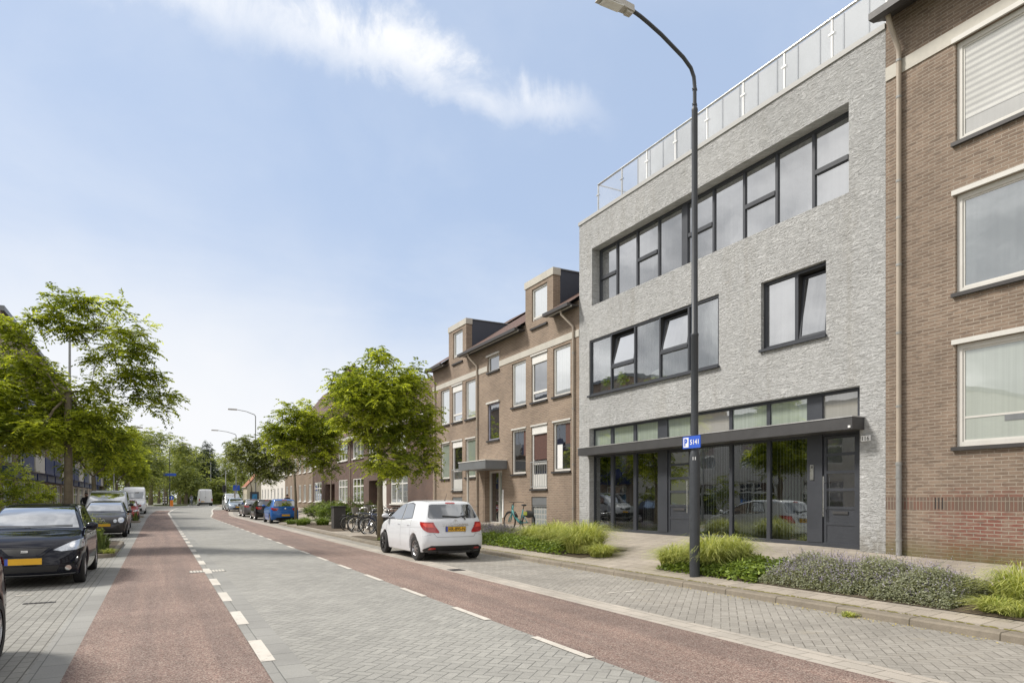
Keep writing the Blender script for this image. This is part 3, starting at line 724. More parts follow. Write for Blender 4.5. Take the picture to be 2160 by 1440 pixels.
for i, k in enumerate(kinds):
    ya, yb = sy[i + 1][1], sy[i][0]
    part('transom_pane', M[tm[i]], sf, lambda b: b.box(XS + .04, XS + .05, ya - .01, yb + .01, zc1 + .03, zT - .06))
    if k == 'g':
        part('pane', M['pane_clear'], sf, lambda b: b.box(XS + .04, XS + .05, ya - .01, yb + .01, zg + .08, zc0 - .05))
        lb = MB(); y = ya + .02
        while y < yb - .03:
            wd = .085; dx_ = random.uniform(.012, .03)
            lb.quad((XS + .22, y, zg + .1), (XS + .22, y, zc0), (XS + .22 + dx_, y + wd * .55, zc0), (XS + .22 + dx_, y + wd * .55, zg + .1)); y += wd * random.uniform(.95, 1.15)
        o_ = lb.build('vertical_blind', M['lamella'], sf)
    else:
        ya += .012; yb -= .012; zt = zc0 - .07; zr = [zg + .03 + f_ * (zt - zg - .03) for f_ in (0, .20, .345, .51, .67, .83, 1.)]
        dz_ = part('door', M['anth'], sf, lambda b: (b.box(XS + .02, XS + .075, ya, ya + .07, zr[0], zt), b.box(XS + .02, XS + .075, yb - .07, yb, zr[0], zt),
            b.box(XS + .032, XS + .07, ya + .07, yb - .07, zr[0], zr[2]), [b.box(XS + .022, XS + .073, ya + .07, yb - .07, z_ - .03, z_ + .03) for z_ in zr[1:-1]],
            b.box(XS + .022, XS + .073, ya + .07, yb - .07, zt - .06, zt), b.box(XS + .022, XS + .073, ya + .07, yb - .07, zr[0], zr[0] + .09)))
        part('pane', M['pane_dark'] if i == 7 else glass('pane_olive', .16, (.055, .065, .03)), dz_, lambda b: b.box(XS + .042, XS + .052, ya + .06, yb - .06, zr[2], zt - .03))
        part('letter_slot', M['canopy'], dz_, lambda b: b.box(XS + .012, XS + .024, ya + .22, yb - .22, zr[2] - .13, zr[2] - .07))
        hy = (yb - .045) if i == 7 else (ya + .06)
        part('handle', M['steel'], dz_, lambda b: (b.tube([(XS - .05, hy, 1.15), (XS - .05, hy, 2.02)], .014, 8), b.tube([(XS - .05, hy, 1.30), (XS + .03, hy, 1.30)], .009, 6), b.tube([(XS - .05, hy, 1.9), (XS + .03, hy, 1.9)], .009, 6)), smooth=True)
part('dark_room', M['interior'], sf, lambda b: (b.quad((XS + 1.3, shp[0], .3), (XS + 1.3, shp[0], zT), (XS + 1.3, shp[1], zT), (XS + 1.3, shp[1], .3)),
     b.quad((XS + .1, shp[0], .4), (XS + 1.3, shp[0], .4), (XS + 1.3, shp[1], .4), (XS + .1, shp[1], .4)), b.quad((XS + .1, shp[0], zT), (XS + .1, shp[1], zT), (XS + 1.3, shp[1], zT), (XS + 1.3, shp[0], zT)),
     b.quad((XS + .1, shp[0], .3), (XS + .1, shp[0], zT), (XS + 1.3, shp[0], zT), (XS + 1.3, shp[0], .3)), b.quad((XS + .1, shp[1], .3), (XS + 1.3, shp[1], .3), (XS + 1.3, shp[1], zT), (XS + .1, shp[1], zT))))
iy = FY(1714, XS)
part('intercom', M['steel'], sf, lambda b: b.box(XS - .03, XS - .012, iy - .045, iy + .045, 1.95, 2.28))
part('intercom_grille', M['black'], sf, lambda b: b.box(XS - .034, XS - .03, iy - .02, iy + .005, 2.2, 2.26))
cy0, cy1 = FY(1823.4, XF), FY(1219, 12.22); XC = 12.22
cn = part('canopy', M['canopy'], gbld, lambda b: b.box(XC, XF + .17, cy0, cy1, 2.93, zc1), label='long dark steel canopy over the shopfront')
part('canopy_edge', M['canopy_edge'], cn, lambda b: b.box(XC - .012, XF, cy0 - .01, cy1 + .01, zc1 + .001, zc1 + .022))
part('sensor', M['sign_white'], cn, lambda b: b.box(XC - .02, XC, FY(1794.5, XC) - .0, FY(1794.5, XC) + .05, 2.955, 3.0))
ny = FY(1828, XF); pz = ZZ(924, XF, ny)
npl = part('house_number', M['sign_white'], gbld, lambda b: b.box(XF - .03, XF - .015, FY(1838, XF), FY(1818, XF), pz - .058, pz + .056))
na, nb_ = FY(1837.5, XF), FY(1818.5, XF)
part('number_text', M['black'], npl, lambda b: put_text(b, '116', lambda u, v: (XF - .032, nb_ - (nb_ - na) * (.10 + .80 * u), pz - .042 + .082 * v), .012))
# penthouse behind the railing, and the glass railing
ph_y1 = FY(1345, XF + 1.25)
pent = part('penthouse', mat('penthouse_panel', (.47, .48, .49), .6, var=.05), gbld, lambda b: b.box(XF + 1.25, XF + 9, GY0 - .3, ph_y1, zP, zP + 1.88), label='pale roof storey set back behind the glass railing')
rail_x = XF + .22; zr0 = zP + .11; zr1 = zP + 1.12
yR0, yR1 = GY0 - .9, FY(1262, rail_x)
rl = part('railing', M['steel'], gbld, lambda b: (b.tube([(rail_x, yR0, zr1), (rail_x, yR1, zr1)], .034, 10), b.tube([(rail_x, yR1, zr1), (rail_x + 2.0, yR1, zr1)], .024, 10), b.tube([(rail_x, yR1, zr1), (rail_x, yR1, zr0)], .02, 8)), smooth=True, label='stainless steel and glass railing along the roof edge')
post_y = [FY(x, rail_x) for x in (1312, 1365, 1425, 1492, 1568.5, 1655, 1755.5, 1871)] + [yR1]
for y in post_y:
    part('railing_post', M['sign_white'] if y != yR1 and y < FY(1330, rail_x) else M['steel'], rl, lambda b: (b.box(rail_x - .02, rail_x + .02, y - .020, y + .020, zr0 - .1, zr1 - .03), b.box(rail_x - .035, rail_x - .015, y - .075, y + .075, zr1 - .36, zr1 - .315)))
gl_y = [yR1] + sorted([y for y in post_y if y != yR1], reverse=True) + [yR0]
for i in range(len(gl_y) - 1): part('railing_glass', M['pane_rail'], rl, lambda b: b.box(rail_x - .006, rail_x + .006, gl_y[i + 1] + .04, gl_y[i] - .04, zr0 + .06, zr1 - .05))
ys_ = ph_y1
while ys_ > GY0 + .3:                            # panel joints of the roof storey
    part('panel_joint', M['zinc'], pent, lambda b: b.box(XF + 1.235, XF + 1.249, ys_ - .032, ys_, zP, zP + 1.88)); ys_ -= .62

# ---- the near brick house on the right
NY0 = -2.
nb = empty('brick_house', (XF, 4, .4), 'tall tan brick house with large cream framed windows at the right edge', 'house')
wy1, wy0 = FY(2015.3, XF), FY(2015.3, XF) - 2.5
wy = [(wy0, wy1), (wy0 - 3.6, wy1 - 3.6)]
rowsN = [(SZ(.4462, XF) - .02, SZ(.5683, XF) + .02, .13), (SZ(.256, XF), SZ(.379, XF), .13), (SZ(.0640, XF), SZ(.192, XF), .13)]
hn = [(a, b_, z0, z1, .13) for a, b_ in wy for z0, z1, _ in rowsN]
zE = SZ(.6545, XF); zs0, zs1 = 1.62, 1.86
zs0 = ZZ(1075.5, XF, FY(2000, XF)); zs1 = ZZ(1048, XF, FY(2000, XF))
part('wall', M['brick_near'], nb, lambda b: (wall(b, XF, NY0, GY0 - .004, .1, zs0, []), wall(b, XF, NY0, GY0 - .004, zs1, zE, hn), b.box(XF + .001, XF + 9, NY0 - .2, NY0, .1, zE), b.box(XF + .2, XF + 9, NY0, GY0 - .01, zE - .3, zE)))
def soldier(t, c, g, xyz, br): return c
part('brick_band', M['brick_soldier'], nb, lambda b: b.quad((XF, NY0, zs0), (XF, NY0, zs1), (XF, GY0 - .004, zs1), (XF, GY0 - .004, zs0)))
vy = FY(1981, XF)
part('vent_slots', M['interior'], nb, lambda b: [b.box(XF - .003, XF + .02, vy - .065 + k * .062, vy - .048 + k * .062, zs0 + .02, zs1 - .01) for k in range(3)])
part('facade_band', M['cream_band'], nb, lambda b: b.box(XF - .02, XF + .1, NY0, GY0 - .01, SZ(.5706, XF), SZ(.5889, XF)))
gmN = ['roller', 'pane_dark', 'pane_curtain']
for a, b_ in wy:
    for r_, (z0, z1, _) in enumerate(rowsN):
        gm = [M['pane_blind'], glass('pane_grey', .42, (.16, .18, .18)), glass('pane_lace', .26, (.42, .46, .42), base_var=.05)][r_]
        f = window(nb, XF + .055, a + .002, b_ - .002, z0 + .002, z1 - .002, M['cream'], gm, fw=.085, lintel=False, dep=.09)
        part('lintel', M['cream'], f, lambda q: q.box(XF - .04, XF + .06, a - .05, b_ + .05, z1 + .001, z1 + .085))
        part('inner_sash', M['cream'], f, lambda q: frame(q, XF + .075, a + .085, b_ - .085, z0 + .085, z1 - .085, .035, .05))
        if r_ == 0: part('roller_blind', M['roller'], f, lambda q: q.quad((XF + .085, a + .12, z0 + .38), (XF + .085, a + .12, z1 - .1), (XF + .085, b_ - .12, z1 - .1), (XF + .085, b_ - .12, z0 + .38)))
        if r_ == 2:
            part('pleated_blind', M['cream'], f, lambda q: q.box(XF + .08, XF + .086, a + .12, b_ - .12, z0 + .50, z0 + .535))
            part('pleated_blind', M['zinc'], f, lambda q: q.box(XF + .08, XF + .085, a + .12, b_ - .75, z0 + .40, z0 + .50))
XG = 12.03; zG = ZZ(43, XG, 8.2)
part('gutter', M['sill'], nb, lambda b: (b.box(XG, XG + .16, NY0, GY0 - .03, zG, zG + .13), b.quad((XG + .16, NY0, zG + .01), (XG + .16, GY0 - .03, zG + .01), (XF, GY0 - .03, zE), (XF, NY0, zE)),
     b.add([(XG, GY0 - .029, zG), (XF, GY0 - .029, zE - .02), (XF, GY0 - .029, zE + .15), (XG, GY0 - .029, zG + .13)], [(0, 1, 2, 3)])))
part('roof', M['roof_tile'], nb, lambda b: (b.quad((XG + .1, NY0, zG + .14), (XG + .1, GY0 - .03, zG + .14), (XF + 5, GY0 - .03, zG + 4.2), (XF + 5, NY0, zG + 4.2))))
py_ = FY(1896, XF - .07)
downpipe(nb, [(XF - .33, py_ + .05, zG + .06), (XF - .30, py_ + .03, zG - .12), (XF - .08, py_, zG - .55), (XF - .07, py_, zG - .7), (XF - .07, py_, 2.24)], .045, clips=[(XF - .07, py_, z_) for z_ in (9.2, 7.6, 6.9, 6.0, 4.7, 3.3, 9.9)])
downpipe(nb, [(XF - .07, py_, 2.24), (XF - .07, py_, .40)], .052, 'pipe_metal', clips=[(XF - .07, py_, z_) for z_ in (1.95, .75, 2.2)])

# ---- the tan brick apartment house with dormers
TY0, TY1 = GY1 + .004, FY(913, XF)
tb_ = empty('apartment_house', (XF, (TY0 + TY1) / 2, .45), 'tan brick apartment house with two flat topped dormers and a grey door canopy', 'house')
zEv = SZ(.470, XF)
def pr(x0, x1, s0, s1, d=.12): return (FY(x1, XF), FY(x0, XF), SZ(s0, XF), SZ(s1, XF), d)
up_ = [(930, 948), (954, 975), (982, 1003), (1080, 1109), (1121, 1153.8), (1166.7, 1203)]
hu = [pr(a, b_, .2543, .377) for a, b_ in up_]
hl = [pr(up_[i][0], up_[i][1], .067 if i % 3 != 1 else .0245, .190) for i in range(6)]
st1 = pr(1028.8, 1053, .3785, .425); st2 = pr(1028.8, 1053, .173, .283)
dr = (FY(1059, XF), FY(1023, XF), .45, 2.72, .35)
gbk = [(FY(1153, XF), FY(1121, XF), .52, 1.60, .10), (FY(975, XF), FY(954, XF), .52, 1.60, .10)]
part('wall', M['brick_tan'], tb_, lambda b: (wall(b, XF, TY0, TY1, .1, zEv, hu + hl + [st1, st2, dr] + gbk), b.quad((XF, TY1, .1), (XF + 9, TY1, .1), (XF + 9, TY1, zEv), (XF, TY1, zEv)),
     b.add([(XF, TY1, zEv), (XF + 9, TY1, zEv), (XF + 4.5, TY1, zEv + 3.1)], [(0, 1, 2)])))
part('facade_band', M['cream_band'], tb_, lambda b: (b.box(XF - .02, XF + .05, TY0, FY(1053.5, XF), SZ(.384, XF), SZ(.4005, XF)), b.box(XF - .02, XF + .05, FY(1028, XF), TY1, SZ(.384, XF), SZ(.4005, XF))))
pg = [[M['pane_curtain'], M['pane_sky'], M['pane_curtain'], M['pane_curtain'], M['pane_dark'], M['pane_curtain']], [M['pane_green'], M['pane_dark'], M['pane_green'], M['pane_dark'], M['pane_dark'], M['pane_dark']]]
for r_, hs in enumerate((hu, hl)):
    for i, h in enumerate(hs):
        mid_ = i % 3 == 1
        f = window(tb_, XF + .05, h[0] + .002, h[1] - .002, h[2] + .002, h[3] - .002, M['white'] if mid_ else M['cream'], pg[r_][i], fw=.075, sill=True)
        if r_ == 1 or mid_: part('lintel', M['cream'], f, lambda q: q.box(XF - .03, XF + .06, h[0] - .04, h[1] + .04, h[3] + .001, h[3] + .06))
        if mid_:
            part('shutter_box', M['white'], f, lambda q: q.box(XF + .02, XF + .11, h[0] + .03, h[1] - .03, h[3] - .30, h[3] - .02))
            if r_ == 0: part('transom_bar', M['white'], f, lambda q: q.box(XF + .045, XF + .12, h[0] + .07, h[1] - .07, h[2] + .32, h[2] + .40))
            else:
                part('balustrade', M['pole_far'], f, lambda q: (q.box(XF - .035, XF - .02, h[0] - .03, h[1] + .03, h[2] + 1.0, h[2] + 1.03), q.box(XF - .035, XF - .02, h[0] - .03, h[1] + .03, h[2] + .06, h[2] + .09),
                     [q.box(XF - .034, XF - .021, y_ - .007, y_ + .007, h[2] + .09, h[2] + 1.0) for y_ in np.linspace(h[0] - .02, h[1] + .02, 10)]))
                part('door_panel', M['white'], f, lambda q: (q.box(XF + .06, XF + .10, h[0] + .07, h[1] - .07, h[2] + .07, h[2] + .55), q.box(XF + .05, XF + .12, h[0] + .07, h[1] - .07, h[2] + .9, h[2] + .97)))
def clutter(f, x, ya, yb, za, zb, m_): return part('curtain', m_, f, lambda q: q.box(x, x + .004, ya, yb, za, zb))
cur = mat('orange_curtain', (.10, .05, .04), .9, var=.25, vs=14)
ch_ = [o for o in tb_.children if o.name.startswith('window')]
h = hl[5]; clutter(ch_[11], XF + .078, h[0] + .09, h[0] + .42, h[2] + .95, h[3] - .10, cur)
part('picture', M['sign_white'], ch_[11], lambda q: q.box(XF + .074, XF + .08, h[1] - .52, h[1] - .18, h[2] + .10, h[2] + .95))
h = hl[3]; clutter(ch_[9], XF + .078, h[0] + .09, h[0] + .30, h[2] + .7, h[3] - .10, cur)
h = hl[4]; clutter(ch_[10], XF + .078, h[0] + .09, h[1] - .09, h[2] + 1.1, h[3] - .32, cur)
for h in (st1, st2): window(tb_, XF + .05, h[0] + .002, h[1] - .002, h[2] + .002, h[3] - .002, M['cream'] if h is st1 else mat('lilac_frame', (.30, .30, .38), .5), M['pane_dark'], fw=.06, lintel=True)
for h in gbk:
    f = window(tb_, XF + .04, h[0] + .002, h[1] - .002, h[2] + .01, h[3] - .32, M['zinc'], M['frosted'], fw=.05, sill=True, label='glass block cellar window')
    part('panel', M['zinc'], f, lambda q: q.box(XF + .03, XF + .1, h[0] + .002, h[1] - .002, h[3] - .31, h[3] - .002))
e = part('entrance', M['cream'], tb_, lambda b: (frame(b, XF + .22, dr[0] + .002, dr[1] - .002, dr[2] + .002, dr[3] - .002, .08, .08), b.box(XF + .222, XF + .298, dr[0] + .68, dr[0] + .75, dr[2] + .08, dr[3] - .08), b.box(XF - .03, XF + .22, dr[0] - .1, dr[1] + .1, .40, .46)))
part('door', mat('pale_door', (.40, .43, .40), .5), e, lambda b: (frame(b, XF + .25, dr[0] + .085, dr[0] + .675, dr[2] + .09, dr[3] - .085, .11, .05), b.box(XF + .252, XF + .298, dr[0] + .19, dr[0] + .57, dr[2] + .95, dr[2] + 1.05), b.box(XF + .262, XF + .29, dr[0] + .19, dr[0] + .57, dr[2] + .19, dr[2] + .55)))
part('pane', M['pane_dark'], e, lambda b: b.box(XF + .27, XF + .28, dr[0] + .1, dr[1] - .09, dr[2] + .1, dr[3] - .1))
part('letterbox_panel', M['sign_white'], e, lambda b: (b.box(XF - .03, XF - .002, dr[0] - .16, dr[0] - .06, .75, 1.9), b.box(XF - .045, XF - .03, dr[0] - .145, dr[0] - .075, 1.55, 1.72)))
ce = part('door_canopy', M['zinc'], tb_, lambda b: b.box(11.62, XF - .002, 24.38, 27.1, 2.74, 3.07), label='grey flat canopy above the entrance')
part('canopy_trim', M['white'], ce, lambda b: b.box(11.60, XF - .002, 24.36, 27.12, 3.072, 3.10))
part('canopy_post', M['cream'], ce, lambda b: b.box(12.0, 12.08, 27.0, 27.06, .5, 2.738))
# dormers flush with the wall
for k, (xa, xb) in enumerate(((1108.3, 1166.7), (946.7, 983.3))):
    y0, y1 = FY(xb, XF), FY(xa, XF); zt = 9.86; zf = 9.60
    wx = (1121.7, 1154) if k == 0 else (955.8, 975.8)
    h = (FY(wx[1], XF), FY(wx[0], XF), 7.98, 9.46, .1)
    dm = part('dormer', M['brick_tan'], tb_, lambda b: (wall(b, XF, y0, y1, zEv, zf, [(h[0], h[1], max(zEv, h[2]), h[3], .1)]), b.box(XF + .0005, XF + .3, y0 - .001, y0, zEv - .3, zf), b.box(XF + .0005, XF + .3, y1, y1 + .001, zEv - .3, zf)), label='brick fronted dormer with dark side cladding')
    part('dormer_fascia', M['cream_band'], dm, lambda b: b.box(XF - .03, XF + .3, y0 - .04, y1 + .04, zf, zt))
    part('dormer_side', M['slate_panel'], dm, lambda b: b.box(XF + .3, XF + 4.2, y0 - .01, y1 + .01, zEv - .2, zt - .05))
    part('dormer_roof', M['zinc'], dm, lambda b: b.box(XF + .3, XF + 4.3, y0 - .05, y1 + .05, zt - .05, zt - .01))
    window(dm, XF + .05, h[0] + .002, h[1] - .002, h[2] + .002, h[3] - .002, M['cream'], M['pane_curtain'], fw=.07, bars_z=(8.35,))
# eave pieces between the dormers with soffit; rainwater pipes
d2a, d2b = FY(1166.7, XF), FY(1108.3, XF); d1a, d1b = FY(983.3, XF), FY(946.7, XF)
evs = [(TY0 + .02, d2a + .18), (d2b - .02, d1a + .18), (d1b - .02, TY1)]
evs = [(TY0 + .02, d2a - .02), (d2b + .02, d1a - .02), (d1b + .02, TY1)]
for a, b_ in evs:
    g_ = part('gutter', M['sill'], tb_, lambda b: (b.box(12.13, 12.27, a, b_ , 8.0, 8.11), b.box(12.27, XF - .002, a, b_, 8.03, 8.07)))
    part('fascia', M['cream'], g_, lambda b: b.box(12.275, 12.3, a, b_, 7.98, 8.03))
part('roof', M['roof_tile'], tb_, lambda b: [(b.quad((12.2, a, 8.12), (12.2, b_, 8.12), (XF + 4.5, b_, zEv + 3.1), (XF + 4.5, a, zEv + 3.1)), b.quad((XF + 4.5, a, zEv + 3.1), (XF + 4.5, b_, zEv + 3.1), (XF + 9.2, b_, zEv - .1), (XF + 9.2, a, zEv - .1))) for a, b_ in evs] + [b.quad((XF + .3, d2a, zEv - .02), (XF + .3, d2b, zEv - .02), (XF + 4.5, d2b, zEv + 3.1), (XF + 4.5, d2a, zEv + 3.1))])
for x in (1209, 1006, 917):
    y = FY(x, XF - .06)
    downpipe(tb_, [(12.25, y + .35, 8.0), (12.27, y + .33, 7.85), (XF - .07, y, 7.4), (XF - .06, y, 7.2), (XF - .06, y, .45)], .04, clips=[(XF - .06, y, z_) for z_ in (6.5, 4.6, 2.7, 1.2)])
part('roof_vent', M['sill'], tb_, lambda b: (b.lathe([(.12, 9.2), (.12, 10.2), (.17, 10.2), (.17, 10.35), (0, 10.4)], (XF + 2.2, TY1 - 1.5, 0), 'z', 10)))

# ---- dark brick terrace with white windows
X2 = 13.0; Ta = TY1 + .9; Tb = FY(661, X2)
zE2 = 5.95
ter = empty('terraced_house', (X2, (Ta + Tb) / 2, .45), 'low dark brick terrace with white casement windows and deep tiled roof beyond the bicycle stand', 'house')
def r2(x0, x1, s0, s1): return (FY(x1, X2), FY(x0, X2), SZ(s0, X2), SZ(s1, X2), .1)
cols = [(663, 678), (714, 733), (744, 767), (824, 860)]
dpx = [(686, 706), (778, 800), (803, 815)]
hh = [r2(a, b_, .1995, .294) for a, b_ in cols[:3]] + [r2(a, b_, -.0236, .0998) for a, b_ in cols] + [r2(778, 797, .17, .294), r2(830, 856, .1995, .294)]
dd_ = [(FY(b_, X2), FY(a, X2), .55, 2.75, .8 if k < 2 else .15) for k, (a, b_) in enumerate(dpx)]
part('wall', M['brick_dark'], ter, lambda b: (wall(b, X2, Ta, Tb, .1, zE2, hh + dd_), b.quad((X2, Ta, .1), (X2, Ta, zE2), (X2 + 9, Ta, zE2), (X2 + 9, Ta, .1)), b.add([(X2, Ta, zE2), (X2 + 9, Ta, zE2), (X2 + 4.5, Ta, zE2 + 4.2)], [(0, 1, 2)])))
for i, h in enumerate(hh):
    z_ = h[2] + (h[3] - h[2]) * .68
    ny_ = 1 if h[1] - h[0] < 1.6 else 2
    window(ter, X2 + .03, h[0] + .002, h[1] - .002, h[2] + .002, h[3] - .002, M['white'], M['pane_sky'] if i % 2 else M['pane_curtain'], fw=.085, bars_y=tuple(h[0] + (h[1] - h[0]) * (k + 1) / (ny_ + 1) for k in range(ny_)), bars_z=(z_,) if h[2] < 2 else (), sill=True, sillm=M['white'])
for k, h in enumerate(dd_):
    part('door', mat('brown_door', (.07, .03, .02), .5) if k < 2 else M['white'], ter, lambda b: b.box(X2 + h[4] - .08, X2 + h[4] - .02, h[0] + .003, h[1] - .003, h[2], h[3]))
part('gutter', M['cream'], ter, lambda b: b.box(12.5, X2 - .003, Ta - .05, Tb + .05, zE2 - .02, zE2 + .16))
part('roof', M['roof_tile'], ter, lambda b: (b.quad((12.48, Ta - .1, zE2 + .17), (12.48, Tb + .1, zE2 + .17), (X2 + 4.5, Tb + .1, zE2 + 4.4), (X2 + 4.5, Ta - .1, zE2 + 4.4)), b.quad((X2 + 4.5, Ta - .1, zE2 + 4.4), (X2 + 4.5, Tb + .1, zE2 + 4.4), (X2 + 9.4, Tb + .1, zE2), (X2 + 9.4, Ta - .1, zE2))))
for x in (738, 698): downpipe(ter, [(12.6, FY(x, 12.9), zE2), (12.93, FY(x, 12.93), zE2 - .5), (12.93, FY(x, 12.93), .5)], .045)
gt = part('alley_gate', M['gate_black'], None, lambda b: (b.box(X2 - .05, X2, TY1 + .02, Ta - .02, .45, 2.6), b.box(X2 - .08, X2 - .05, TY1 + .02, Ta - .02, 2.35, 2.5)))
tag(gt, 'black wooden alley gate between tan and dark brick houses', 'gate')
# ---- tall steep-roofed house beyond
def simple_house(name, label, X, y0, y1, zw, zr, wm, rm, rowsz, wins, fm='white', gable=True, deep=9., chim=None, group=None, over=.4, winw=1.3, side=1, dw=1.9, cat='house', roofflat=False):
    h0 = empty(name, (X, (y0 + y1) / 2, base(y0)), label, cat, group)
    s_ = side
    holes = []
    n = wins
    for za, zb in rowsz:
        for k in range(n):
            c = y0 + (y1 - y0) * (k + .5) / n; holes.append((c - winw / 2, c + winw / 2, za, zb, .1))
    b = MB(); wall(b, X, y0, y1, .05, zw, holes, facing=-s_)
    for yy in (y0, y1):
        b.quad((X, yy, .05), (X, yy, zw), (X + s_ * deep, yy, zw), (X + s_ * deep, yy, .05))
        if not roofflat: b.add([(X, yy, zw), (X + s_ * deep, yy, zw), (X + s_ * deep / 2, yy, zr)], [(0, 1, 2)])
    b.build('wall', wm, h0)
    for i, h in enumerate(holes):
        window(h0, X + .03 * s_, h[0] + .002, h[1] - .002, h[2] + .002, h[3] - .002, M[fm], M['pane_sky'] if i % 3 else M['pane_curtain'], fw=.09, bars_y=((h[0] + h[1]) / 2,), sill=True, sgn=s_, sillm=M[fm])
    if roofflat:
        part('roof', M['zinc'], h0, lambda q: q.box(X - s_ * .15, X + s_ * deep, y0 - .1, y1 + .1, zw, zw + .25))
    else:
        part('roof', rm, h0, lambda q: (q.quad((X - s_ * over, y0 - .1, zw), (X - s_ * over, y1 + .1, zw), (X + s_ * deep / 2, y1 + .1, zr + .1), (X + s_ * deep / 2, y0 - .1, zr + .1)),
             q.quad((X + s_ * (deep + over), y0 - .1, zw), (X + s_ * (deep + over), y1 + .1, zw), (X + s_ * deep / 2, y1 + .1, zr + .1), (X + s_ * deep / 2, y0 - .1, zr + .1))))
        part('gutter', M['cream'], h0, lambda q: q.box(X - s_ * over, X - s_ * (over - .12), y0 - .1, y1 + .1, zw - .14, zw - .002))
    if chim: part('chimney', M['brick_dark'], h0, lambda q: (q.box(chim[0] - .6, chim[0] + .6, chim[1] - .9, chim[1] + .9, zr - 1.2, chim[2]), [q.lathe([(.13, chim[2]), (.10, chim[2] + .4)], (chim[0], chim[1] - .6 + k * .4, 0), 'z', 8) for k in range(4)]))
    return h0
simple_house('corner_house', 'tall steep roofed brown brick house with chimney behind the young trees', 13.0, Tb + .3, Tb + 16, 7.6, 13.6, M['brick_far'], M['roof_tile'], ((1.2, 2.9), (4.1, 5.8)), 6, chim=(17.5, Tb + 3.0, 14.6), deep=8.6)
simple_house('white_house', 'long white rendered house far down the right side', 14.5, Tb + 20, Tb + 48, 6.2, 9.2, M['render_white'], M['roof_tile'], ((1.3, 2.9), (3.9, 5.3)), 9)
# ---- red-roofed house by the junction
simple_house('red_roofed_house', 'pale house with orange red roof at the far junction', 25.5, 150, 164, 5.0, 10.6, M['render_white'], M['roof_red'], ((1.4, 2.8),), 4, chim=(29, 152, 11.6))
simple_house('red_roofed_house', 'smaller house with hipped red roof left of the white houses', 21.5, 196, 206, 4.6, 10.0, M['render_cream'], M['roof_red'], ((1.4, 2.8),), 3)

# ---- left side: apartments with blue panels, pale houses, white row
XL = -7.
def left_block(name, label, y0, y1, zt, wm, bay, blue=True, cat='apartment block', gf=2.9):
    h0 = empty(name, (XL, (y0 + y1) / 2, .1), label, cat)
    n = max(1, int((y1 - y0) / bay)); holes = []
    fl = [(gf + .3 + 2.75 * k, gf + 2.75 * (k + 1)) for k in range(int((zt - gf) / 2.75))]
    for k in range(n):
        c = y0 + (y1 - y0) * (k + .5) / n
        holes.append((c - bay * .33, c + bay * .33, .35, gf - .35, .25))
        for za, zb in fl: holes.append((c - bay * .30, c + bay * .30, za + .25, zb - .2, .15))
    b = MB(); wall(b, XL, y0, y1, .05, zt, holes, facing=1)
    b.quad((XL, y0, .05), (XL, y0, zt), (XL - 10, y0, zt), (XL - 10, y0, .05)); b.quad((XL, y1, .05), (XL, y1, zt), (XL - 10, y1, zt), (XL - 10, y1, .05))
    b.build('wall', wm, h0)
    part('roof', M['zinc'], h0, lambda q: q.box(XL - 10, XL + .15, y0 - .05, y1 + .05, zt, zt + .25))
    for i, h in enumerate(holes):
        window(h0, XL - .05, h[0] + .002, h[1] - .002, h[2] + .002, h[3] - .002, M['white'], M['pane_curtain'] if i % 2 else M['pane_dark'], fw=.08, bars_y=(h[0] + (h[1] - h[0]) * .6,), bars_z=(h[2] + (h[3] - h[2]) * .7,) if h[2] < 1 else (), sill=False, sgn=-1)
    if blue:
        for k in range(n):
            c = y0 + (y1 - y0) * (k + .5) / n
            part('awning_panel', M['blue_panel'], h0, lambda q: q.box(XL + .003, XL + .5, c - bay * .46, c + bay * .40, gf - .25, gf + .25))
            for za, zb in fl:
                part('balcony', M['cream_band'] if k % 3 == 1 else M['blue_panel'], h0, lambda q: (q.box(XL + .003, XL + .9, c - bay * .44, c + bay * .44, za - .15, za), q.box(XL + .82, XL + .88, c - bay * .44, c + bay * .44, za + .002, za + .85)))
    return h0
left_block('white_terrace', 'white rendered terrace across the street, seen mirrored in the shopfront glass', 18, 41.5, 6.6, M['render_white'], 4.2, blue=False, cat='house')
left_block('apartment_block', 'apartment block with dark blue balcony panels behind the large left tree', 42, 74, 11.0, M['brick_tan'], 4.0)
left_block('apartment_block', 'cream apartment block with white balconies beyond the blue panelled one', 74.5, 112, 9.0, M['render_cream'], 5.2)
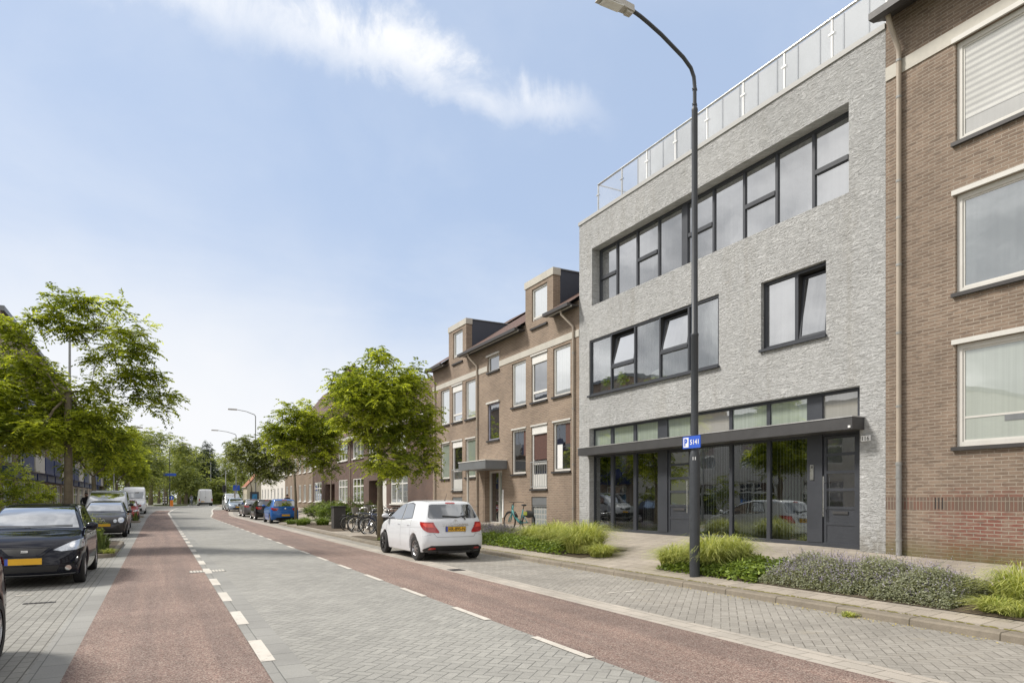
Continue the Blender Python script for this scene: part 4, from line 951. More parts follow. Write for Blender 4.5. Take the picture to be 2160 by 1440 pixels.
# ------------------------------------------------------------ vehicles
def interp(tab, x):
    if x <= tab[0][0]: return tab[0][1]
    for (a, b), (c, d) in zip(tab, tab[1:]):
        if x <= c: return b + (d - b) * (x - a) / (c - a)
    return tab[-1][1]
def resample(pts, step, closed=False):
    P = [Vector((p[0], p[1])) for p in pts]; out = []
    if closed: P.append(P[0])
    for a, b in zip(P, P[1:]):
        n = max(1, int(math.ceil((b - a).length / step)))
        out += [a.lerp(b, i / n) for i in range(n)]
    if not closed: out.append(P[-1])
    return out
def smooth_line(pts, it=3):                      # corner cutting, ends kept
    P = [Vector(p) for p in pts]
    for _ in range(it):
        Q = [P[0]]
        for a, b in zip(P, P[1:]): Q += [a.lerp(b, .25), a.lerp(b, .75)]
        P = Q + [P[-1]]
    return P
BODY = {
 'hatch': dict(L=4.0, H=1.5, W=.85, xr=.68, xf=3.20, wr=.31, sill=.20,
    up=[(.16, .24), (.05, .34), (.0, .46), (.02, .62), (.07, .74), (.09, .95), (.15, 1.05), (.38, 1.37), (.46, 1.455), (.58, 1.475), (1.1, 1.5), (1.6, 1.495), (2.05, 1.44), (2.35, 1.33), (2.72, 1.13), (3.02, .985), (3.35, .93), (3.66, .83), (3.85, .70), (3.95, .55), (3.985, .40), (3.95, .26), (3.86, .2)],
    w=[(.1, .90), (.2, .955), (.4, .995), (.6, 1.0), (.85, .975), (.98, .945), (1.05, .90), (1.40, .735), (1.5, .70)],
    side=[[(1.76, 1.0), (2.80, .985), (2.62, 1.09), (2.33, 1.26), (2.02, 1.375), (1.80, 1.40)], [(1.04, 1.05), (1.68, 1.005), (1.72, 1.40), (1.38, 1.405), (1.20, 1.385)]],
    ws=[(-.70, 1.03), (.70, 1.03), (.555, 1.405), (-.555, 1.405)], rg=[(-.66, 1.08), (-.60, 1.05), (.60, 1.05), (.66, 1.08), (.56, 1.37), (.50, 1.39), (-.50, 1.39), (-.56, 1.37)],
    doors=[1.02, 1.73, 2.88]),
 'wagon': dict(L=4.5, H=1.47, W=.88, xr=.9, xf=3.55, wr=.32, sill=.19,
    up=[(.16, .24), (.04, .36), (.0, .5), (.03, .68), (.10, .95), (.22, 1.08), (.55, 1.36), (.75, 1.43), (1.4, 1.47), (2.0, 1.46), (2.4, 1.40), (2.75, 1.26), (3.05, 1.1), (3.3, .96), (3.7, .90), (4.1, .80), (4.32, .68), (4.44, .52), (4.48, .38), (4.42, .24), (4.3, .19)],
    w=[(.1, .90), (.2, .955), (.4, .995), (.6, 1.0), (.85, .975), (.95, .945), (1.02, .89), (1.38, .71), (1.47, .68)],
    side=[[(2.05, .98), (3.1, .96), (2.9, 1.08), (2.6, 1.24), (2.35, 1.33), (2.08, 1.37)], [(1.15, 1.05), (1.97, .99), (2.0, 1.375), (1.6, 1.38), (1.3, 1.34)]],
    ws=[(-.72, 1.0), (.72, 1.0), (.56, 1.35), (-.56, 1.35)], rg=[(-.64, 1.06), (.64, 1.06), (.53, 1.34), (-.53, 1.34)], doors=[1.15, 2.02, 3.15]),
 'mpv': dict(L=4.7, H=1.94, W=.93, xr=.95, xf=3.75, wr=.33, sill=.22,
    up=[(.12, .28), (.0, .45), (.0, .7), (.04, 1.1), (.10, 1.5), (.2, 1.85), (.35, 1.92), (1.2, 1.95), (2.4, 1.94), (2.9, 1.86), (3.3, 1.62), (3.75, 1.28), (3.95, 1.14), (4.3, 1.04), (4.55, .88), (4.66, .66), (4.68, .42), (4.6, .28), (4.5, .22)],
    w=[(.1, .91), (.25, .96), (.5, 1.0), (.9, .99), (1.1, .97), (1.25, .93), (1.8, .83), (1.94, .78)],
    side=[[(2.3, 1.2), (3.55, 1.16), (3.3, 1.4), (2.95, 1.68), (2.75, 1.76), (2.35, 1.78)], [(1.1, 1.22), (2.2, 1.2), (2.25, 1.78), (1.15, 1.78)]],
    ws=[(-.80, 1.2), (.80, 1.2), (.70, 1.80), (-.70, 1.80)], rg=[(-.72, 1.2), (.72, 1.2), (.66, 1.74), (-.66, 1.74)], doors=[2.25, 3.6]),
 'van': dict(L=5.6, H=2.6, W=1.0, xr=1.0, xf=4.65, wr=.35, sill=.28,
    up=[(.05, .36), (.0, .5), (.0, 1.0), (.02, 1.7), (.08, 2.35), (.16, 2.54), (.4, 2.6), (1.5, 2.62), (3.4, 2.6), (3.9, 2.5), (4.25, 2.2), (4.75, 1.55), (4.95, 1.3), (5.25, 1.12), (5.48, .95), (5.57, .7), (5.58, .45), (5.5, .3)],
    w=[(.1, .94), (.3, .98), (.6, 1.0), (1.3, .99), (1.5, .96), (2.4, .90), (2.6, .85)],
    side=[[(3.7, 1.45), (4.65, 1.4), (4.45, 1.72), (4.2, 2.0), (3.75, 2.05)]],
    ws=[(-.85, 1.5), (.85, 1.5), (.76, 2.1), (-.76, 2.1)], rg=[], doors=[2.2, 3.6]),
}
def car_body(sp):
    L, Hh, Wd = sp['L'], sp['H'], sp['W']; w_ = sp['w']
    ra = sp['wr'] + .055; sill = sp['sill']
    upl = smooth_line(sp['up'], 2)
    low = []
    def arch(cx):
        zc = sp['wr']; a0 = math.asin(max(-1, min(1, (sill - zc) / ra)))
        return [(cx + ra * math.cos(a), zc + ra * math.sin(a)) for a in np.linspace(a0, math.pi - a0, 15)]
    low = arch(sp['xf']) + [(sp['xf'] - ra - .12, sill - .01), (sp['xr'] + ra + .12, sill - .01)] + arch(sp['xr'])
    sil = [(p.x, p.y) for p in upl] + low
    P = resample(sil, .06, True)
    # drop nearly coincident points
    Q = [P[0]]
    for p in P[1:]:
        if (p - Q[-1]).length > .012: Q.append(p)
    P = Q; n = len(P)
    def rad(p):
        if p.y < sill + .12 or any(abs((p - Vector((c, sp['wr']))).length - ra) < .03 and p.y < sp['wr'] + ra + .03 for c in (sp['xr'], sp['xf'])): return .022
        e = min(p.x, L - p.x)
        if e < .35 and p.y < .75 * Hh * .95: return .10
        return .075
    rr = [rad(p) for p in P]
    for _ in range(3): rr = [min(rr[i], (rr[i - 1] + rr[i] + rr[(i + 1) % n]) / 3 + .004) for i in range(n)]
    nrm = []
    for i in range(n):
        d = (P[(i + 1) % n] - P[i - 1]).normalized(); nrm.append(Vector((d.y, -d.x)))
    area = sum(P[i].x * P[(i + 1) % n].y - P[(i + 1) % n].x * P[i].y for i in range(n))
    if area > 0: nrm = [-q for q in nrm]
    # 2D silhouettes run rear->front over the roof = clockwise; inward normal points right of travel
    def hw(x, z):
        t = interp(w_, z) * Wd
        e = min(x, L - x); k = 1 - .055 * max(0, (.7 - e) / .7) ** 2
        if L - x < .9: k -= .05 * ((.9 - (L - x)) / .9) ** 1.6
        return t * k
    def bendp(x, y, z):
        yy = (y / Wd) ** 2
        f = max(0, 1 - (L - x) / 1.6); x -= .17 * yy * f * (1.0 + 1.2 * yy)
        f = max(0, 1 - x / 1.2); x += .10 * yy * f * (1 + yy)
        z -= .035 * yy * max(0, (z - .55 * Hh) / (.45 * Hh)) * (1.0)
        return (x, y, z)
    rings = []
    flat = [0, .25, .5, .72, .88]
    for q in flat: rings.append([(P[i].x, P[i].y, max(0, hw(P[i].x, P[i].y) - rr[i]) * q) for i in range(n)])
    for a in (0, 22, 45, 68, 90):
        a = R(a); rg = []
        for i in range(n):
            p = P[i] + nrm[i] * rr[i] * (1 - math.cos(a)); rg.append((p.x, p.y, hw(p.x, p.y) - rr[i] + rr[i] * math.sin(a)))
        rings.append(rg)
    vs = []; fs = []
    last = rings[-1]
    pts = [Vector((p[0], p[1])) for p in last]; m0 = len(pts)
    ins = []
    xs = np.arange(.1, L, .085); zs = np.arange(.25, Hh, .07)
    def inside(x, z):
        c = False
        for i in range(m0):
            a, b = pts[i], pts[i - 1]
            if (a.y > z) != (b.y > z) and x < (b.x - a.x) * (z - a.y) / (b.y - a.y) + a.x: c = not c
        return c
    arr = np.array([[p.x, p.y] for p in pts])
    for x in xs:
        for z in zs:
            if inside(x, z) and np.min(np.hypot(arr[:, 0] - x, arr[:, 1] - z)) > .03: ins.append(Vector((float(x), float(z))))
    res = delaunay_2d_cdt(pts + ins, [(i, (i + 1) % m0) for i in range(m0)], [], 1, 1e-5)
    ov, of, orig = res[0], res[2], res[3]
    for s_ in (1, -1):
        b0 = len(vs); nr = len(rings)
        for rg in rings:
            for (x, z, y) in rg: vs.append(bendp(x, y * s_, z))
        for j in range(nr - 1):
            for i in range(n):
                q = (b0 + j * n + i, b0 + j * n + (i + 1) % n, b0 + (j + 1) * n + (i + 1) % n, b0 + (j + 1) * n + i)
                fs.append(q if s_ == 1 else q[::-1])
        b1 = len(vs); mp = {}
        for k, v in enumerate(ov):
            if orig[k] and min(orig[k]) < m0: mp[k] = b0 + (nr - 1) * n + min(orig[k])
            else: mp[k] = len(vs); vs.append(bendp(v.x, hw(v.x, v.y) * s_, v.y))
        for f in of:
            q = tuple(mp[k] for k in f)
            if len(set(q)) == 3: fs.append(q if s_ == -1 else q[::-1])
    bm = bmesh.new()
    bv = [bm.verts.new(v) for v in vs]
    for f in fs:
        try: bm.faces.new([bv[i] for i in f])
        except ValueError: pass
    bmesh.ops.remove_doubles(bm, verts=bm.verts, dist=.0004)
    bmesh.ops.recalc_face_normals(bm, faces=bm.faces)
    return bm
def project(bvh, poly, axis, off=.004, step=.035, y=None):
    """a 2D outline laid onto the body from one side: 'L'/'R' side (x,z), 'F'/'B' front/back (y,z), 'T' top (x,y)"""
    P = resample(poly, step, True); n = len(P)
    x0, x1 = min(p.x for p in P), max(p.x for p in P); y0, y1 = min(p.y for p in P), max(p.y for p in P)
    ins = []
    A = np.array([[p.x, p.y] for p in P])
    for x in np.arange(x0 + step, x1, step):
        for z in np.arange(y0 + step, y1, step):
            c = False
            for i in range(n):
                a, b = P[i], P[i - 1]
                if (a.y > z) != (b.y > z) and x < (b.x - a.x) * (z - a.y) / (b.y - a.y) + a.x: c = not c
            if c and np.min(np.hypot(A[:, 0] - x, A[:, 1] - z)) > step * .4: ins.append(Vector((float(x), float(z))))
    ov, _, of, *_r = delaunay_2d_cdt(P + ins, [(i, (i + 1) % n) for i in range(n)], [], 1, 1e-6)
    vs = []; ok = []
    for p in ov:
        if axis in ('L', 'R'): s_ = 1 if axis == 'L' else -1; o = Vector((p.x, 3 * s_, p.y)); d = Vector((0, -s_, 0))
        elif axis in ('BL', 'BR', 'FL', 'FR'):
            s_ = 1 if axis[1] == 'L' else -1; f_ = 1 if axis[0] == 'B' else -1; q_ = .70711; x0_ = 0 if axis[0] == 'B' else y
            o = Vector((x0_ + f_ * p.x * q_ - f_ * 3, s_ * (p.x * q_ + 3), p.y)); d = Vector((f_ * q_, -s_ * q_, 0))
        elif axis in 'FB': s_ = 1 if axis == 'F' else -1; o = Vector((9 * s_ + 2, p.x, p.y)); d = Vector((-s_, 0, 0))
        else: o = Vector((p.x, p.y, 5)); d = Vector((0, 0, -1))
        h = bvh.ray_cast(o, d)
        if h[0] is None: ok.append(False); vs.append((0, 0, 0)); continue
        nn_ = h[1] if h[1].dot(d) < 0 else -h[1]
        ok.append(True); vs.append(tuple(h[0] + nn_ * off))
    return vs, [tuple(f) for f in of if all(ok[i] for i in f)]
def strip_poly(a, b, w_=.006):
    a, b = Vector(a), Vector(b); d = (b - a).normalized(); q = Vector((-d.y, d.x)) * w_ / 2
    return [a - q, b - q, b + q, a + q]
def circ(cx, cy, r, n=14, ry=None): return [(cx + r * math.cos(6.2832 * i / n), cy + (ry or r) * math.sin(6.2832 * i / n)) for i in range(n)]
def mirror(p): return [(-a, b) for a, b in p][::-1]
def wheel(parent, x, y, r, side, rimm, style='cover', wd=.18):
    w0 = MB(True); s_ = side
    prof = [(r * .62, -wd / 2), (r * .93, -wd / 2), (r, -wd / 2 + .025), (r, wd / 2 - .025), (r * .93, wd / 2), (r * .64, wd / 2)]
    w0.lathe([(a, h * s_) for a, h in prof], (x, y - s_ * wd / 2, r), 'y', 28)
    t = w0.build('wheel', M['rubber'], parent, smooth=True)
    b = MB(True); rr_ = r * .66; yo = y - s_ * .012
    b.lathe([(rr_, -.03 * s_), (rr_, .0), (rr_ * .92, .006 * s_), (rr_ * .86, -.012 * s_), (rr_ * .3, -.004 * s_), (rr_ * .22, .008 * s_), (0, .008 * s_)] if style != 'spoke' else [(rr_, -.06 * s_), (rr_, 0), (rr_ * .9, .004 * s_), (rr_ * .88, -.03 * s_)], (x, yo, r), 'y', 28)
    if style == 'spoke':
        b.lathe([(rr_ * .2, -.01 * s_), (rr_ * .2, .008 * s_), (0, .008 * s_)], (x, yo, r), 'y', 12)
        for k in range(5):
            a = 6.283 * k / 5 + .3; c, s2 = math.cos(a), math.sin(a); q = rr_ * .13
            pts = [(rr_ * .15, -q), (rr_ * .9, -q * 1.2), (rr_ * .9, q * 1.2), (rr_ * .15, q)]
            b.prism(pts, lambda p: (x + p[0] * c - p[1] * s2, yo - .02 * s_, r + p[0] * s2 + p[1] * c), lambda p: (x + p[0] * c - p[1] * s2, yo + .003 * s_, r + p[0] * s2 + p[1] * c))
    b.build('rim', rimm, t, smooth=True)
    d = MB(True)
    if style == 'spoke': d.lathe([(rr_ * .9, 0), (0, 0)], (x, yo - s_ * .05, r), 'y', 24)
    else:
        for k in range(9):
            a = 6.283 * k / 9; c, s2 = math.cos(a), math.sin(a); q = rr_ * .085
            pts = [(rr_ * .42, -q * .5), (rr_ * .78, -q * 1.3), (rr_ * .82, 0), (rr_ * .78, q * 1.3), (rr_ * .42, q * .5)]
            d.add([(x + p[0] * c - p[1] * s2, yo + .0035 * s_ - .002 * s_, r + p[0] * s2 + p[1] * c) for p in pts], [tuple(range(5))])
            d.add([(x + p[0] * c - p[1] * s2, yo + .006 * s_, r + p[0] * s2 + p[1] * c) for p in pts], [tuple(range(5))])
    d.build('rim_gap', M['black'], t)
    return t
def car(kind, loc, fwd, label, pm, front='std', rear='std', scale=(1, 1, 1), cat='car', name='parked_car', rims=('rim', 'cover'), plate=None, group=None, yaw=0., feat=()):
    sp = BODY[kind]; L, Hh, Wd = sp['L'], sp['H'], sp['W']
    if fwd != 'away': loc = (loc[0], loc[1] + L * scale[0], loc[2])   # for cars facing us loc is the front bumper
    root = empty(name, loc, label, cat, group, rz=R(90 if fwd == 'away' else -90) + yaw)
    root.scale = scale
    bm = car_body(sp)
    bmesh.ops.translate(bm, verts=bm.verts, vec=(0, 0, 0))
    bvh = BVHTree.FromBMesh(bm)
    me = bpy.data.meshes.new('body'); bm.to_mesh(me); bm.free(); me.materials.append(pm)
    me.polygons.foreach_set('use_smooth', [True] * len(me.polygons))
    body = bpy.data.objects.new('body', me); COL.objects.link(body); body.parent = root
    part('underbody', M['black'], root, lambda b: (b.box(.3, L - .35, -Wd * .74, Wd * .74, sp['sill'] - .02, sp['sill'] + .35), b.box(.15, L - .2, -Wd * .5, Wd * .5, sp['sill'], .65)), local=True)
    def lay(nm, polys, axis, mtl, off=.004, parent=root, step=.035, label=None):
        b = MB(True); yL = L
        for p in polys:
            v, f = project(bvh, p, axis, off, step, yL); b.add(v, f)
        o = b.build(nm, mtl, parent, smooth='all')
        if label: o['label'] = label
        return o
    for ax in 'LR':
        for p in sp['side']:
            c = Vector((sum(q[0] for q in p) / len(p), sum(q[1] for q in p) / len(p)))
            lay('window_seal', [[Vector(q) + (Vector(q) - c).normalized() * .028 for q in p]], ax, M['black'], .0025)
            lay('side_window', [p], ax, M['car_glass'], .006)
        lay('door_seam', [strip_poly((x, sp['sill'] + .1), (x, interp([(0, 1.0)], 0) * (1.0 if Hh < 1.6 else 1.15))) for x in sp['doors']], ax, M['black'], .002, step=.05)
        for x in sp['doors'][:-1]: lay('door_handle', [[(x + .08, .86 * Hh / 1.5), (x + .24, .86 * Hh / 1.5), (x + .24, .885 * Hh / 1.5), (x + .08, .885 * Hh / 1.5)]], ax, pm if 'bodyhandle' in feat else M['black'], .018)
    if sp['ws']:
        p = sp['ws']; lay('windscreen', [p], 'F', M['car_front_glass'], .006)
        lay('wiper', [strip_poly((p[0][0] * .2, p[0][1] + .02), (p[1][0] * .85, p[1][1] + .035), .018), strip_poly((p[0][0] * .9, p[0][1] + .03), (-.05, p[0][1] + .02), .018)], 'F', M['black'], .02)
    if sp['rg'] and rear != 'none':
        lay('rear_window', [sp['rg']], 'B', M['car_glass'], .006)
    # mirrors
    mx = sp['side'][0][1][0] - .02; mz = sp['side'][0][1][1] + .05
    for s_ in (1, -1):
        yb = interp(sp['w'], mz) * Wd
        mb_ = MB(True); mb_.ell((mx, s_ * (yb + .13), mz + .03), (.075, .105, .07), 12, 8); mb_.tube([(mx, s_ * (yb - .02), mz - .03), (mx, s_ * (yb + .1), mz)], .022, 8)
        m_ = mb_.build('mirror', pm if Hh < 1.6 else M['black'], root, smooth='all')
        part('mirror_base', M['black'], m_, lambda b: b.ell((mx, s_ * (yb + .13), mz - .012), (.06, .09, .045), 10, 6), smooth='all', local=True)
    # wheels
    for x in (sp['xr'], sp['xf']):
        for s_ in (1, -1): wheel(root, x, s_ * (Wd - .015), sp['wr'], s_, M[rims[0] if not ('mixed' in feat and x == sp['xf']) else 'steel_rim'], rims[1] if not ('mixed' in feat and x == sp['xf']) else 'spoke')
    def plate_at(axis, z, y=0., txt=None):
        xx = None; s_ = 1 if axis == 'F' else -1
        h = max((bvh.ray_cast(Vector((9 * s_ + 2, y_, z_)), Vector((-s_, 0, 0)))[0] for y_ in (y - .24, y, y + .24) for z_ in (z - .05, z + .05)), key=lambda q: q.x * s_)
        xx = h.x + s_ * .012
        o = part('number_plate', M['yellow'], root, lambda b: b.box(xx - s_ * .02, xx, y - .26, y + .26, z - .055, z + .055), local=True)
        part('plate_band', M['plate_blue'], o, lambda b: b.box(xx, xx + s_ * .002, (y - s_ * .26), (y - s_ * .215), z - .055, z + .055), local=True)
        if txt: part('plate_text', M['black'], o, lambda b: put_text(b, txt, lambda u, v: (xx + s_ * .003, y - s_ * .195 + s_ * .435 * u, z - .042 + .084 * v), .012), local=True)
        part('plate_frame', M['black'], o, lambda b: (b.box(xx - s_ * .022, xx - s_ * .001, y - .267, y + .267, z - .062, z + .062)), local=True)
    if rear == 'yaris':
        for ax in ('BL', 'BR'):
            lay('tail_lamp', [[(.50, .955), (.86, .965), (.84, .90), (.72, .78), (.60, .715), (.37, .695), (.36, .72), (.44, .84)]], ax, M['red_lens'], .010, step=.025)
            lay('tail_lamp_reflector', [[(.53, .92), (.76, .925), (.66, .84), (.48, .83)]], ax, M['chrome_red'], .013, step=.025)
        for ax in 'LR':
            lay('body_crease', [strip_poly((.35, .845), (1.7, .80), .008)], ax, pm, .005)
        lay('bumper_insert', [[(-.80, .30), (-.62, .39), (.62, .39), (.80, .30), (.74, .215), (-.74, .215)]], 'B', M['black'], .006)
        lay('tailgate_seam', [strip_poly((-.56, .69), (-.49, .60), .008), strip_poly((-.49, .60), (.49, .60), .008), strip_poly((.49, .60), (.56, .69), .008), strip_poly((-.62, .66), (-.80, .62), .006), strip_poly((.62, .66), (.80, .62), .006)], 'B', M['zinc'], .002, step=.06)
        lay('chrome_strip', [[(-.36, .875), (.36, .875), (.33, .915), (-.33, .915)]], 'B', M['steel'], .018)
        for s_, pf in ((1, lambda p: p), (-1, mirror)): lay('reflector', [pf([(.50, .30), (.68, .29), (.66, .34), (.52, .345)])], 'B', M['red_lens'], .009)
        plate_at('B', .79, -.0, 'HR-895-N')
        em = MB(True)
        for (ry_, rz_, cz) in ((.055, .038, 0.), (.030, .012, .016), (.014, .036, 0.)):
            h = bvh.ray_cast(Vector((-3, 0, .985)), Vector((1, 0, 0)))[0]
            em.tube([(h.x - .010, ry_ * math.cos(a), .985 + cz + rz_ * math.sin(a)) for a in np.linspace(0, 6.2832, 25)], .0045, 6, False)
        em.build('emblem', M['chrome'], root, smooth='all')
        lay('badge', [[(-.62, .86), (-.50, .86), (-.50, .875), (-.62, .875)], [(-.60, .665), (-.50, .665), (-.50, .68), (-.60, .68)]], 'B', M['chrome'], .008)
        lay('rear_wiper', [strip_poly((-.08, 1.075), (-.40, 1.12), .02), strip_poly((-.08, 1.075), (.30, 1.10), .03), strip_poly((-.28, 1.0), (-.24, 1.09), .03)], 'B', M['black'], .02)
        lay('brake_light', [[(-.13, 1.405), (.13, 1.405), (.12, 1.435), (-.12, 1.435)]], 'B', M['red_lens'], .012)
        lay('roof_seam', [strip_poly((.5, .52), (2.2, .55), .01), strip_poly((.5, -.52), (2.2, -.55), .01)], 'T', M['zinc'], .003, step=.08)
        part('antenna', M['black'], root, lambda b: (b.tube([(.75, .0, 1.48), (.62, .0, 1.66)], [.006, .003], 6), b.ell((.76, 0, 1.485), (.03, .018, .014), 8, 6)), smooth=True, local=True)
    elif rear == 'std':
        for ax in ('BL', 'BR'): lay('tail_lamp', [[(.36, .93), (.78, .96), (.80, .90), (.60, .78), (.42, .78)]], ax, M['red_lens'], .010, step=.03)
        lay('bumper_insert', [[(-.62, .24), (-.5, .36), (.5, .36), (.62, .24)]], 'B', M['black'], .006)
        plate_at('B', .70 if 'lowplate' not in feat else .50); lay('brake_light', [[(-.15, 1.40), (.15, 1.40), (.14, 1.43), (-.14, 1.43)]], 'B', M['red_lens'], .014)
        lay('emblem', [circ(0, .92, .045)], 'B', M['chrome'], .012)
    elif rear == 'van':
        for s_, pf in ((1, lambda p: p), (-1, mirror)): lay('tail_lamp', [pf([(.84, .75), (.95, .75), (.95, 1.15), (.84, 1.15)])], 'B', M['red_lens'], .010)
        lay('rear_bumper', [[(-.98, .30), (.98, .30), (.98, .52), (-.98, .52)]], 'B', M['black'], .012)
        lay('door_seam', [strip_poly((0, .55), (0, 2.4), .015), strip_poly((-.83, .55), (-.80, 2.4), .012), strip_poly((.83, .55), (.80, 2.4), .012)], 'B', M['black'], .004, step=.15)
        lay('door_handle', [[(-.06, 1.28), (.10, 1.28), (.10, 1.36), (-.06, 1.36)], [(.1, 1.1), (.3, 1.1), (.3, 1.12), (.1, 1.12)]], 'B', M['black'], .016)
        plate_at('B', .68, .45)
    # fronts
    if front == 'ibiza':
        hl_ = [(.40, .665), (.50, .72), (.66, .80), (.80, .845), (.82, .80), (.82, .70), (.72, .655), (.52, .64)]
        for s_, pf in ((1, lambda p: p), (-1, mirror)):
            lay('headlight', [pf(hl_)], 'F', M['head_lens'], .008); lay('headlight_bulb', [pf(circ(.665, .735, .045))], 'F', M['chrome'], .012)
            lay('fog_lamp', [pf(circ(.62, .345, .045))], 'F', M['chrome'], .010); lay('fog_lamp_surround', [pf(circ(.62, .345, .06))], 'F', M['black'], .006)
        lay('grille', [[(-.33, .70), (.33, .70), (.22, .60), (.15, .585), (-.15, .585), (-.22, .60)]], 'F', M['black'], .007)
        lay('grille_surround', [strip_poly((-.38, .71), (-.25, .585), .03), strip_poly((.38, .71), (.25, .585), .03), strip_poly((-.25, .578), (.25, .578), .025)], 'F', pm, .012)
        em = MB(True); h = bvh.ray_cast(Vector((9, 0, .645)), Vector((-1, 0, 0)))[0]
        for yy, zz_, dy_ in ((0, .668, 1), (0, .645, 1), (0, .622, 1)): em.prism([(-.05, zz_ - .008), (.045, zz_ - .008), (.05, zz_ + .006), (-.045, zz_ + .006)], lambda p: (h.x + .004, p[0], p[1]), lambda p: (h.x + .014, p[0], p[1]))
        em.box(h.x + .004, h.x + .013, .032, .05, .645, .67); em.box(h.x + .004, h.x + .013, -.05, -.032, .62, .645); em.build('emblem', M['sign_white'], root)
        lay('lower_grille', [[(-.50, .40), (.50, .40), (.46, .29), (-.46, .29)]], 'F', M['black'], .006)
        lay('chrome_strip', [[(-.70, .235), (.70, .235), (.72, .25), (-.72, .25)]], 'F', M['zinc'], .012)
        lay('bonnet_seam', [strip_poly((-.40, .715), (.40, .715), .006)], 'F', M['black'], .003); plate_at('F', .485)
    elif front == 'polo':
        for s_, pf in ((1, lambda p: p), (-1, mirror)):
            lay('headlight', [pf(circ(.62, .705, .105, 18))], 'F', M['head_lens'], .010); lay('headlight', [pf(circ(.415, .675, .062, 16))], 'F', M['head_lens'], .010)
            lay('headlight_rim', [pf(circ(.62, .705, .118, 18)), pf(circ(.415, .675, .073, 16))], 'F', M['zinc'], .005)
        lay('grille', [[(-.32, .74), (.32, .74), (.30, .62), (-.30, .62)]], 'F', M['black'], .006)
        em = MB(True); h = bvh.ray_cast(Vector((9, 0, .68)), Vector((-1, 0, 0)))[0]
        em.tube([(h.x + .012, .052 * math.cos(a), .68 + .052 * math.sin(a)) for a in np.linspace(0, 6.2832, 25)], .006, 6, False)
        em.tube([(h.x + .012, y_, .68 + z_) for y_, z_ in ((-.022, .047), (0, .006), (.022, .047))], .005, 5); em.tube([(h.x + .012, y_, .68 + z_) for y_, z_ in ((-.045, .02), (-.022, -.044), (0, -.006), (.022, -.044), (.045, .02))], .005, 5)
        em.build('emblem', M['chrome'], root)
        lay('bumper_insert', [[(-.78, .60), (.78, .60), (.78, .56), (-.78, .56)], [(-.62, .40), (.62, .40), (.58, .26), (-.58, .26)]], 'F', M['black'], .006); plate_at('F', .52)
    elif front == 'van' or kind in ('mpv', 'van'):
        zz_ = 1.0 if kind == 'van' else .88; k = Wd / .93
        for s_, pf in ((1, lambda p: p), (-1, mirror)): lay('headlight', [pf([(.50 * k, zz_ - .14), (.82 * k, zz_ - .10), (.84 * k, zz_ + .14), (.60 * k, zz_ + .04)])], 'F', M['head_lens'], .010)
        lay('grille', [[(-.42, zz_), (.42, zz_), (.38, zz_ - .14), (-.38, zz_ - .14)], [(-.7, .55), (.7, .55), (.66, .32), (-.66, .32)]], 'F', M['black'], .006)
        lay('emblem', [circ(0, zz_ - .07, .07)], 'F', M['chrome'], .014); plate_at('F', .60)
    else:
        for s_, pf in ((1, lambda p: p), (-1, mirror)): lay('headlight', [pf([(.46, .68), (.80, .80), (.82, .68), (.60, .62)])], 'F', M['head_lens'], .008)
        lay('grille', [[(-.34, .70), (.34, .70), (.28, .60), (-.28, .60)], [(-.5, .42), (.5, .42), (.46, .28), (-.46, .28)]], 'F', M['black'], .006)
        lay('emblem', [circ(0, .66, .04)], 'F', M['chrome'], .012); plate_at('F', .50)
    return root
M['chrome_red'] = mat('red_reflector', (.75, .06, .03), .15, coat=1., var=0)
P_WHITE = paint('car_white', (.66, .68, .71)); P_NAVY = paint('car_black_blue', (.006, .007, .014)); P_BLK = paint('car_black', (.010, .010, .011)); P_ANT = paint('car_anthracite', (.045, .043, .045), .3)
P_BLUE = paint('car_blue', (.015, .12, .42), .2); P_SILV = paint('car_silver', (.42, .43, .44), .5); P_GREY = paint('car_grey', (.14, .14, .145), .5); P_RED = paint('car_red', (.28, .02, .02)); P_LBL = paint('car_pale_blue', (.30, .36, .44), .5); P_PLUM = paint('car_plum', (.022, .009, .011))
# white hatchback: left tyre line at X 5.87, rear axle at Y 16.0, front axle 18.7
car('hatch', (5.87 + .86 * .985 + .02 - .23, 16.0 - .68 * 1.055, 0), 'away', 'white hatchback with yellow HR-895-N plate parked behind the bicycle bump-out', P_WHITE, rear='yaris', scale=(1.055, 1., 1.0), feat=('mixed', 'bodyhandle'))
car('hatch', (-1.17 - .85, 14.75 + 0.0 - .80, 0), 'toward', 'black hatchback with angular headlights, front of the left parking row', P_NAVY, front='ibiza', scale=(1.0, 1, .965), rims=('rim', 'spoke'))

car('hatch', (-1.08 - .80, 30.4, 0), 'toward', 'dark grey hatchback with four round headlights behind the planter of pointed leaves', P_ANT, front='polo', scale=(.97, .95, .965))
car('mpv', (-1.25 - .90, 36.4, 0), 'toward', 'silver people carrier parked behind the round eyed grey hatchback', P_SILV, front='van', cat='van', name='parked_van')
car('hatch', (-1.2 - .8, 54., 0), 'toward', 'dark red car low between silver people carrier and white van', P_RED, scale=(1, .95, .95))
car('van', (-1.0 - 1.0, 72., base(72)), 'toward', 'tall white delivery van at the far end of the left parking row', P_WHITE, front='van', rear='none', cat='van', name='parked_van')
car('hatch', (-1.325 - .80, 3.9, 0), 'toward', 'dark plum car cut off by the left edge of the photo', P_PLUM, scale=(1.2, .95, 1.), rims=('rim', 'spoke'))
car('van', (6.6, 115., base(115)), 'away', 'white van driving away towards the junction', P_WHITE, rear='van', front='none', cat='van', name='driving_van')
car('hatch', (6.07 + .86, 43.0, 0), 'away', 'bright blue hatchback beside the flowering verge and tree', P_BLUE, rear='std', feat=('lowplate',), rims=('rim', 'spoke'))
car('hatch', (6.07 + .82, 50.2, 0), 'away', 'black hatchback with lit looking red lamps ahead of the blue hatchback', P_BLK, rear='std', scale=(.97, .96, .97))
